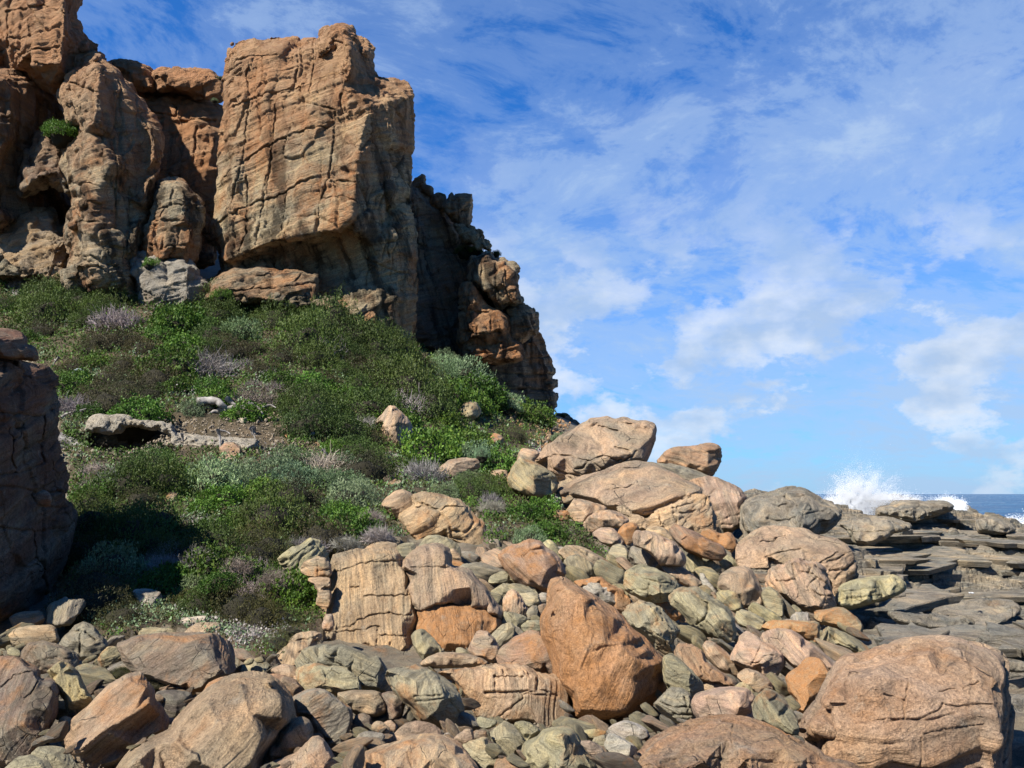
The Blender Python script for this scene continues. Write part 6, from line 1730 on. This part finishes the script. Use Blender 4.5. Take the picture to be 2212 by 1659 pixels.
SHR = dict(dark=[shrub_mesh('dark', 60 + i, 6500, .060, .22) for i in range(4)],
           bright=[shrub_mesh('bright', 70 + i, 4200, .080, .36) for i in range(3)],
           silver=[shrub_mesh('silver', 80 + i, 4800, .085, .17) for i in range(3)],
           brown=[shrub_mesh('brown', 90 + i, 5200, .060, .16) for i in range(2)],
           olive=[shrub_mesh('olive', 95 + i, 5600, .050, .20) for i in range(2)],
           twig=[twig_mesh(101 + i, 900) for i in range(3)])
WORD = dict(dark='dark green fine-leaved', bright='bright green leafy', silver='silvery green spiky', brown='brown half-dead',
            olive='dull olive low', twig='leafless grey twiggy')
# picture areas where one kind rules: u, v, radius, kind
RULE = [(560, 690, 110, 'dark'), (700, 720, 110, 'dark'), (820, 790, 90, 'dark'), (640, 760, 70, 'dark'), (200, 650, 90, 'dark'), (80, 640, 90, 'dark'), (900, 850, 60, 'dark'),
        (200, 760, 75, 'brown'), (290, 770, 70, 'brown'), (120, 720, 50, 'brown'), (520, 770, 60, 'brown'), (600, 800, 60, 'brown'), (680, 830, 60, 'brown'),
        (480, 790, 35, 'twig'), (570, 830, 35, 'twig'), (340, 700, 45, 'bright'), (380, 740, 45, 'bright'), (180, 830, 50, 'bright'), (380, 890, 50, 'bright'), (450, 860, 40, 'bright'),
        (960, 770, 45, 'silver'), (900, 780, 25, 'bright'), (1000, 800, 30, 'silver'), (680, 900, 70, 'dark'), (800, 830, 50, 'dark'), (720, 950, 50, 'dark'),
        (230, 860, 45, 'brown'), (300, 830, 45, 'brown'), (1040, 900, 50, 'bright'), (960, 930, 45, 'bright'), (1070, 960, 60, 'bright'), (880, 970, 60, 'bright'), (1120, 930, 45, 'bright'),
        (430, 1010, 60, 'silver'), (560, 1020, 60, 'silver'), (660, 1030, 60, 'silver'), (740, 1060, 50, 'silver'), (860, 1050, 55, 'silver'), (950, 1020, 50, 'silver'), (330, 990, 45, 'bright'),
        (190, 1020, 55, 'twig'), (230, 1060, 50, 'twig'), (300, 1040, 45, 'dark'), (390, 1060, 45, 'bright'), (540, 1090, 60, 'bright'), (480, 1130, 60, 'bright'), (620, 1120, 50, 'brown'),
        (700, 1110, 50, 'bright'), (760, 1150, 45, 'bright'), (800, 1100, 35, 'twig'), (830, 1130, 35, 'twig'), (740, 1190, 35, 'twig'), (640, 1180, 35, 'twig'), (200, 1130, 60, 'dark'), (300, 1150, 70, 'dark'),
        (400, 1180, 50, 'olive'), (520, 1180, 40, 'olive'), (340, 1200, 35, 'twig'), (440, 1210, 40, 'twig'), (500, 1230, 40, 'twig'), (580, 1250, 40, 'twig'), (300, 1240, 30, 'bright'), (360, 1280, 35, 'bright'),
        (440, 1260, 40, 'bright'), (500, 1290, 35, 'bright'), (620, 1290, 40, 'bright'), (560, 1350, 75, 'olive'), (480, 1340, 50, 'olive'), (640, 1340, 50, 'olive'), (530, 1370, 35, 'twig'), (240, 1320, 45, 'olive'), (300, 1350, 50, 'olive'),
        (230, 1270, 30, 'brown'), (1060, 1080, 45, 'twig'), (1010, 1060, 40, 'silver'), (1120, 1110, 35, 'bright'), (1180, 1140, 35, 'bright'), (1100, 1150, 45, 'twig'), (1210, 1100, 35, 'twig'), (1250, 1160, 35, 'twig'),
        (1300, 1200, 30, 'brown'), (1200, 1170, 30, 'brown'), (1030, 1020, 35, 'silver'), (1100, 1040, 35, 'silver'), (700, 1000, 30, 'twig'), (840, 1000, 35, 'twig')]
rng = random.Random(23)
used_s = []
# shrubs set by hand: u, v(base), radius px, distance, kind, label
HAND = [(132, 288, 36, 60.0, 'bright', 'green bush on the dark ledge high on the left cliff'), (108, 280, 20, 60.3, 'bright', 'smaller green bush left on the same high dark ledge'), (325, 573, 17, 57.5, 'bright', 'green bush clinging to the whitish block'),
        (478, 640, 22, 56.0, 'bright', 'green bush at the top of the dark mound under the tower'), (474, 171, 10, 66.5, 'dark', 'tiny dark bush on the skyline left of the tower'), (463, 217, 7, 65.5, 'silver', 'tiny bush beside the left edge of the tower top'),
        (1005, 545, 20, 70.3, 'dark', 'shaded dark bush on the right cliff shelf'), (1028, 541, 15, 69.8, 'bright', 'sunlit green bush on the right cliff shelf'), (1026, 628, 9, 69.5, 'bright', 'little green bush at the head of the sloping crack'),
        (1050, 642, 12, 69.2, 'bright', 'green bush filling the sloping crack, lower one'), (1068, 655, 14, 69.0, 'bright', 'green bush at the foot of the sloping crack'), (1102, 684, 11, 70.5, 'bright', 'green bush above the red-brown lower buttress'),
        (1128, 702, 20, 70.5, 'brown', 'brown dry bush hanging beside the end knob'), (1108, 695, 13, 70.3, 'twig', 'dry grey bush left of the brown hanging bush'), (1072, 549, 10, 70.8, 'dark', 'small bush above the sunlit shoulder'), (952, 424, 7, 70.5, 'dark', 'tiny bush on the little skyline boulder'),
        (1088, 880, 33, 58.0, 'silver', 'big round blue-green bush at the right end of the slope'), (1040, 850, 27, 59.0, 'silver', 'round blue-green bush left of the biggest one'), (960, 785, 34, 60.0, 'silver', 'wide blue-green bush on the slope crest'), (930, 800, 25, 58, 'brown', 'brown grassy bush below the wide blue-green one'),
        (1014, 1042, 27, 33.5, 'silver', 'rounded green bush in front of the pink wedge boulder'), (1040, 985, 17, 37, 'silver', 'small blue-green bush above the pink wedge boulder'), (1206, 948, 14, 52, 'silver', 'grey-green bush at the edge of the largest pink boulder'),
        (1217, 898, 8, 74, 'dark', 'tiny dark bush at the cliff foot against the sky'), (300, 1470, 30, 11.3, 'brown', 'dry brown low bush over the broad brown-grey boulder, left part'), (345, 1478, 26, 11.0, 'brown', 'dry brown low bush over the broad brown-grey boulder, middle'), (260, 1462, 22, 11.6, 'olive', 'olive low bush between banded cone stone and brown boulder'),
        (398, 1490, 20, 11.0, 'brown', 'dry brown low bush at the right end of the broad boulder'), (195, 1452, 15, 11.8, 'twig', 'grey twigs beside the long yellow-green rock'), (470, 1268, 36, 16.4, 'bright', 'bright leafy bush in the middle of the grey twigs'), (1170, 1150, 26, 27, 'bright', 'bright green bush among dry grey scrub, right'),
        (345, 1225, 40, 18.6, 'twig', 'large leafless grey bush, left end of the row at the slope foot'), (425, 1222, 42, 18.4, 'twig', 'large leafless grey bush in the middle of the row at the slope foot'), (510, 1238, 40, 18.0, 'twig', 'large leafless grey bush right of the middle one at the slope foot'), (590, 1262, 36, 17.4, 'twig', 'large leafless grey bush nearest the jointed tan face'),
        (670, 1188, 34, 21.5, 'twig', 'grey twiggy bush directly above the fluted boulder'), (745, 1180, 36, 22, 'twig', 'grey twiggy bush above the left half of the jointed tan face'), (815, 1165, 36, 23, 'twig', 'grey twiggy bush left under the folded tan boulder'), (800, 1125, 30, 25, 'twig', 'grey twiggy bush behind the one under the folded boulder'),
        (1075, 1170, 36, 26.5, 'twig', 'grey twiggy bush immediately right of the folded tan boulder'), (1125, 1185, 34, 26, 'twig', 'grey twiggy bush above the pink angular boulder'), (1225, 1165, 32, 28, 'twig', 'grey twiggy bush at the right tip of the scrub'), (1190, 1115, 30, 31, 'twig', 'grey twiggy bush below the cube-like boulder'), (1060, 1100, 30, 29.5, 'twig', 'grey twiggy bush on the slope right of the folded boulder'),
        (190, 1062, 36, 26, 'twig', 'grey twiggy bush beside the dark left outcrop'), (235, 1040, 30, 28, 'twig', 'grey twiggy bush uphill of the one by the dark outcrop'), (165, 925, 26, 36, 'twig', 'grey tangle of twigs left of the limestone ledge'), (525, 800, 30, 46, 'twig', 'grey-brown twig tangle in the middle of the upper slope'), (590, 845, 28, 43, 'twig', 'grey twig tangle below the dark mound')]


def put_shrub(u, v, px, Y, kind, label, k, squash=1.0):
    mesh = SHR[kind][k % len(SHR[kind])]
    o = bpy.data.objects.new('shrub', mesh)
    col.objects.link(o)
    r_ = px * Y / FPX
    c = P(np.float64(u), np.float64(v), Y)
    o.location = (c[0], c[1] + r_ * .3, c[2] - r_ * 0.10)
    o.rotation_euler = (rng.uniform(-.12, .12), rng.uniform(-.12, .12), rng.uniform(0, 6.3))
    o.scale = (r_ * rng.uniform(1.0, 1.25), r_ * rng.uniform(1.0, 1.25), r_ * rng.uniform(1.05, 1.5) * squash)
    t = rng.uniform(.66, 1.38)
    o.color = (t * rng.uniform(.9, 1.12), t, t * rng.uniform(.85, 1.1), 1)
    tag(o, label, 'shrub', 'shrubs of the coastal scrub')
    return o


for k, (u, v, px, Y, kind, lab) in enumerate(HAND):
    put_shrub(u, v, px, Y, kind, lab, k)
tries = 0
SCR_ROCKS = [J['poly'] for J in JOBS if J['cat'] in ('boulder', 'rock', 'rock ledge')]
while len(used_s) < 250 and tries < 20000:
    tries += 1
    u, v = rng.uniform(0, 1330), rng.uniform(620, 1410)
    if not in_poly(np.array([[u, v]]), SCRUB_A)[0]:
        continue
    px = (24 + (v - 620) * 0.010) * rng.choice([.7, .85, 1.0, 1.2, 1.45])
    if seg_dist(np.array([[u, v]]), SCRUB_A)[0] < px * (0.95 if v < 900 else 0.3):
        continue
    sp = 0.80
    if any((u - a) ** 2 + ((v - b_) * 1.35) ** 2 < ((px + c_) * sp * .58) ** 2 for a, b_, c_ in used_s):
        continue
    bad = False
    for q in SCR_ROCKS:      # leave the rocks of the slope clear in front
        cu = sum(a[0] for a in q) / len(q)
        cv = sum(a[1] for a in q) / len(q)
        hw = (max(a[0] for a in q) - min(a[0] for a in q)) / 2
        hb = max(a[1] for a in q)
        if abs(u - cu) < hw + px * .65 and cv - px * .1 < v and v - px * 1.0 < hb:
            bad = True
            break
    if bad:
        continue
    if 180 < u < 620 and 905 < v < 1000 + 8:      # the hollow and the driftwood patch stay open
        if v < 985 + 0 * u:
            continue
    used_s.append((u, v, px))
for k, (u, v, px) in enumerate(used_s):
    best, kind = 1.05, None
    for (a, b_, r_, kd) in RULE:
        d_ = math.hypot(u - a, (v - b_)) / r_
        if d_ < best:
            best, kind = d_, kd
    if kind is None:
        kind = rng.choice(['dark', 'bright', 'silver', 'bright', 'brown', 'olive', 'twig'])
    elif rng.random() < 0.2:
        kind = rng.choice(['dark', 'bright', 'brown', 'silver', 'twig', 'twig', 'bright'])
    Y = hit(u, v + px * .3)
    where = 'high on the slope under the cliff' if v < 780 else ('on the middle of the slope' if v < 980 else ('on the lower slope above the boulders' if v < 1180 else 'at the foot of the slope beside the boulders'))
    if u > 900:
        where = 'on the right-hand slope between cliff foot and pink boulders'
    put_shrub(u, v + px * .3, px * (1.95 if kind == 'dark' else 1.6), Y, kind, locate('%s shrub' % WORD[kind], u, v), k, 1.25 if kind == 'dark' else 1.05)
print('shrubs', len(used_s), round(time.time() - T0, 1))

# low growth that covers the soil between the shrubs
rs = np.random.RandomState(77)
N = 42000
cu = rs.uniform(-40, 1340, N)
cv = rs.uniform(600, 1420, N)
inn = in_poly(np.stack([cu, cv], -1), SCRUB_A)
inn &= ~((cu > 190) & (cu < 620) & (cv > 895) & (cv < 985 - 0.02 * cu))
cu, cv = cu[inn], cv[inn]
# distance from a coarse table of ground hits
gu = np.linspace(-60, 1360, 60)
gv = np.linspace(590, 1430, 50)
HT = np.array([[hit(a, b_) for a in gu] for b_ in gv])
iu = np.clip((cu - gu[0]) / (gu[1] - gu[0]), 0, 58.99)
iv = np.clip((cv - gv[0]) / (gv[1] - gv[0]), 0, 48.99)
i0, j0 = iu.astype(int), iv.astype(int)
fu, fv = iu - i0, iv - j0
Yc = (HT[j0, i0] * (1 - fu) * (1 - fv) + HT[j0, i0 + 1] * fu * (1 - fv) + HT[j0 + 1, i0] * (1 - fu) * fv + HT[j0 + 1, i0 + 1] * fu * fv)
pw = P(cu, cv, Yc)
pw[:, 0] += rs.normal(0, .05, len(pw))
pw[:, 2] = ground_z(pw[:, 0], pw[:, 1]) + fbm(np.stack([pw[:, 0] * .5, pw[:, 1] * .5, ground_z(pw[:, 0], pw[:, 1]) * .5], -1), 4) * 0.22
kk = 7
c = np.repeat(pw, kk, 0)
Yr = np.repeat(Yc, kk)
c = c + rs.normal(size=c.shape) * (0.0030 * Yr)[:, None]
c[:, 2] += np.abs(rs.normal(size=len(c))) * 0.0022 * Yr
nn = rs.normal(size=c.shape) * .8 + np.array([-.1, -.5, .8])
up = rs.normal(size=c.shape) * .6 + np.array([0, 0, 1.0])
V_, F_ = leaf_quads(c, nn, up, 0.0032 * Yr * rs.uniform(.6, 1.5, len(c)), .26, rs)
me = newmesh('ground_cover', V_, F_, None, smooth=False)
for kd in ('dark', 'bright', 'silver', 'brown', 'olive', 'twig'):
    me.materials.append(M_LEAF[kd])
sel = fbm(np.stack([pw[:, 0] * .35, pw[:, 1] * .35, pw[:, 2] * 0 + 4], -1), 3) + rs.normal(0, .09, len(pw))
mi = np.digitize(sel, [-.32, -.14, .03, .17, .36])
mi = np.array([3, 0, 1, 4, 2, 5])[mi]
me.polygons.foreach_set('material_index', np.repeat(mi, kk).astype(np.int32))
gc = addobj('ground_cover', me)
gc.color = (1, 1, 1, 1)
tag(gc, 'low mixed green and dry growth covering the slope between shrubs', 'ground cover', kind='stuff')

# ------------------------------------------------------------ bleached driftwood
def wood(name, label, zone, lines, Y, r):
    paths, radii = [], []
    for ln in lines:
        q = tr(zone, ln)
        m = len(q)
        pts = []
        for i, s in enumerate(q):
            Yp = Y + (s[2] if len(s) > 2 else 0.12 * math.sin(i * 1.7))
            pts.append(P(np.float64(s[0]), np.float64(s[1]), Yp))
        pts = np.array(pts)
        t = np.linspace(0, m - 1, (m - 1) * 5 + 1)
        sm_ = np.stack([np.interp(t, np.arange(m), pts[:, k]) for k in range(3)], -1)
        for _ in range(3):
            sm_[1:-1] = sm_[1:-1] * .5 + (sm_[:-2] + sm_[2:]) * .25
        sm_ += fbm(sm_ * 3, 2)[:, None] * 0.03
        rr = 1.45 * r * (1.0 if ln is lines[0] else .6)
        paths.append(sm_)
        radii.append(np.linspace(rr, rr * .3, len(sm_)) * (1 + .25 * fbm(sm_ * 5, 2)))
    V_, F_ = tube_strip(paths, radii, 7)
    o = addobj(name, newmesh(name, V_, F_, M_WOOD))
    tag(o, label, 'driftwood', 'bleached dead wood on the slope')


wood('dead_log', 'thick bleached log end lying at the left of the hollow', 'B1', ['500,1085 600,1120 700,1160 800,1200', '520,1150 620,1160 680,1200 700,1220'], 34.0, .20)
wood('dead_branch', 'pale branch above the tangle left of the ledge', 'B1', ['530,910 560,880 620,860', '690,850 745,830'], 35.5, .06)
wood('dead_tree_root', 'arched bleached trunk with spreading limbs above the ledge', 'B1', ['1700,775 1800,760 1880,765 1920,800 1960,835 2050,805 2130,820', '1960,735 2000,780 2050,805', '1940,830 1930,900 1960,950', '1960,835 1900,870 1850,850 1800,880', '1900,830 1910,880 1870,900'], 38.5, .16)
wood('dead_branch', 'short white stick standing in dark scrub upper middle', 'B1', ['1800,280 1825,320 1830,375'], 48, .06)
wood('dead_branch', 'white forked stick left on the upper slope', 'B1', ['510,385 480,420 445,475', '480,420 470,400'], 44, .05)
wood('dead_branch', 'contorted pale branches under the brown shrubs', 'B1', ['1180,575 1230,600 1265,660', '1230,600 1290,605', '1310,660 1390,690', '980,540 1020,590 1080,650', '870,540 910,520 900,560', '1110,590 1240,610'], 42.5, .06)
wood('dead_branch', 'curved white stump horn right of the ledge', 'B2', ['235,670 245,720 270,760 330,790 420,830 500,845', '330,790 360,800 380,840'], 36.5, .10)
wood('dead_branch', 'thick pale hook-shaped root on the rubble', 'B2', ['735,715 765,750 755,790 720,810 640,800', '740,800 745,850', '690,740 650,760 640,800'], 36.8, .13)
wood('dead_branch', 'long thin fallen branch above the layered rock', 'B2', ['200,465 280,480 330,560', '320,500 390,470 440,500', '280,570 330,620 350,670', '10,405 60,450 110,490 200,520'], 38.5, .08)
wood('dead_branch', 'upright crooked white branch below the ledge end', 'B1', ['1880,1010 1895,1060 1900,1120 1905,1180', '1895,1020 1960,1030 1990,1050'], 34, .06)
wood('dead_branch', 'thin white stem hanging over the ledge rubble', 'B1', ['1570,1045 1575,1110 1580,1175', '2180,995 2190,1050 2205,1090'], 34, .045)
wood('dead_branch', 'fine bare grey branches arching over silver bushes', 'B1', ['1750,1270 1800,1340 1850,1380', '1830,1260 1870,1340 1850,1410 1760,1440', '1900,1460 1960,1450 2080,1520', '1720,1340 1780,1400 1850,1480 1870,1560', '1660,1640 1670,1560 1740,1520 1560,1500', '1990,1310 2040,1370 2030,1440', '1640,1440 1740,1410 1820,1420'], 28.5, .028)
wood('dead_branch', 'pale driftwood sticks in front of the rubble end', 'B2', ['840,860 880,900 905,940', '690,900 780,905', '910,925 1000,930', '1410,920 1440,950 1450,980'], 34.5, .05)

# ring-shaped float lying in the scrub
bm = bmesh.new()
c = P(np.float64(170), np.float64(808), 43.0)
R0, r0 = .25, .085
ring = [[bm.verts.new(((R0 + r0 * math.cos(b_)) * math.cos(a), r0 * 1.3 * math.sin(b_), (R0 + r0 * math.cos(b_)) * math.sin(a))) for b_ in np.linspace(0, 2 * math.pi, 12, endpoint=False)] for a in np.linspace(0, 2 * math.pi, 32, endpoint=False)]
for i in range(32):
    for j in range(12):
        bm.faces.new((ring[i][j], ring[(i + 1) % 32][j], ring[(i + 1) % 32][(j + 1) % 12], ring[i][(j + 1) % 12]))
me = bpy.data.meshes.new('washed_up_tyre')
bm.to_mesh(me)
bm.free()
mt, nt, b = new_mat('weathered_rubber', 0.7)
b.inputs['Base Color'].default_value = (0.24, 0.27, 0.28, 1)
me.materials.append(mt)
o = addobj('washed_up_tyre', me, tuple(c))
o.rotation_euler = (math.radians(-20), math.radians(10), math.radians(15))
tag(o, 'grey ring-shaped tyre washed up in the green scrub, left', 'tyre')
print('total', round(time.time() - T0, 1))
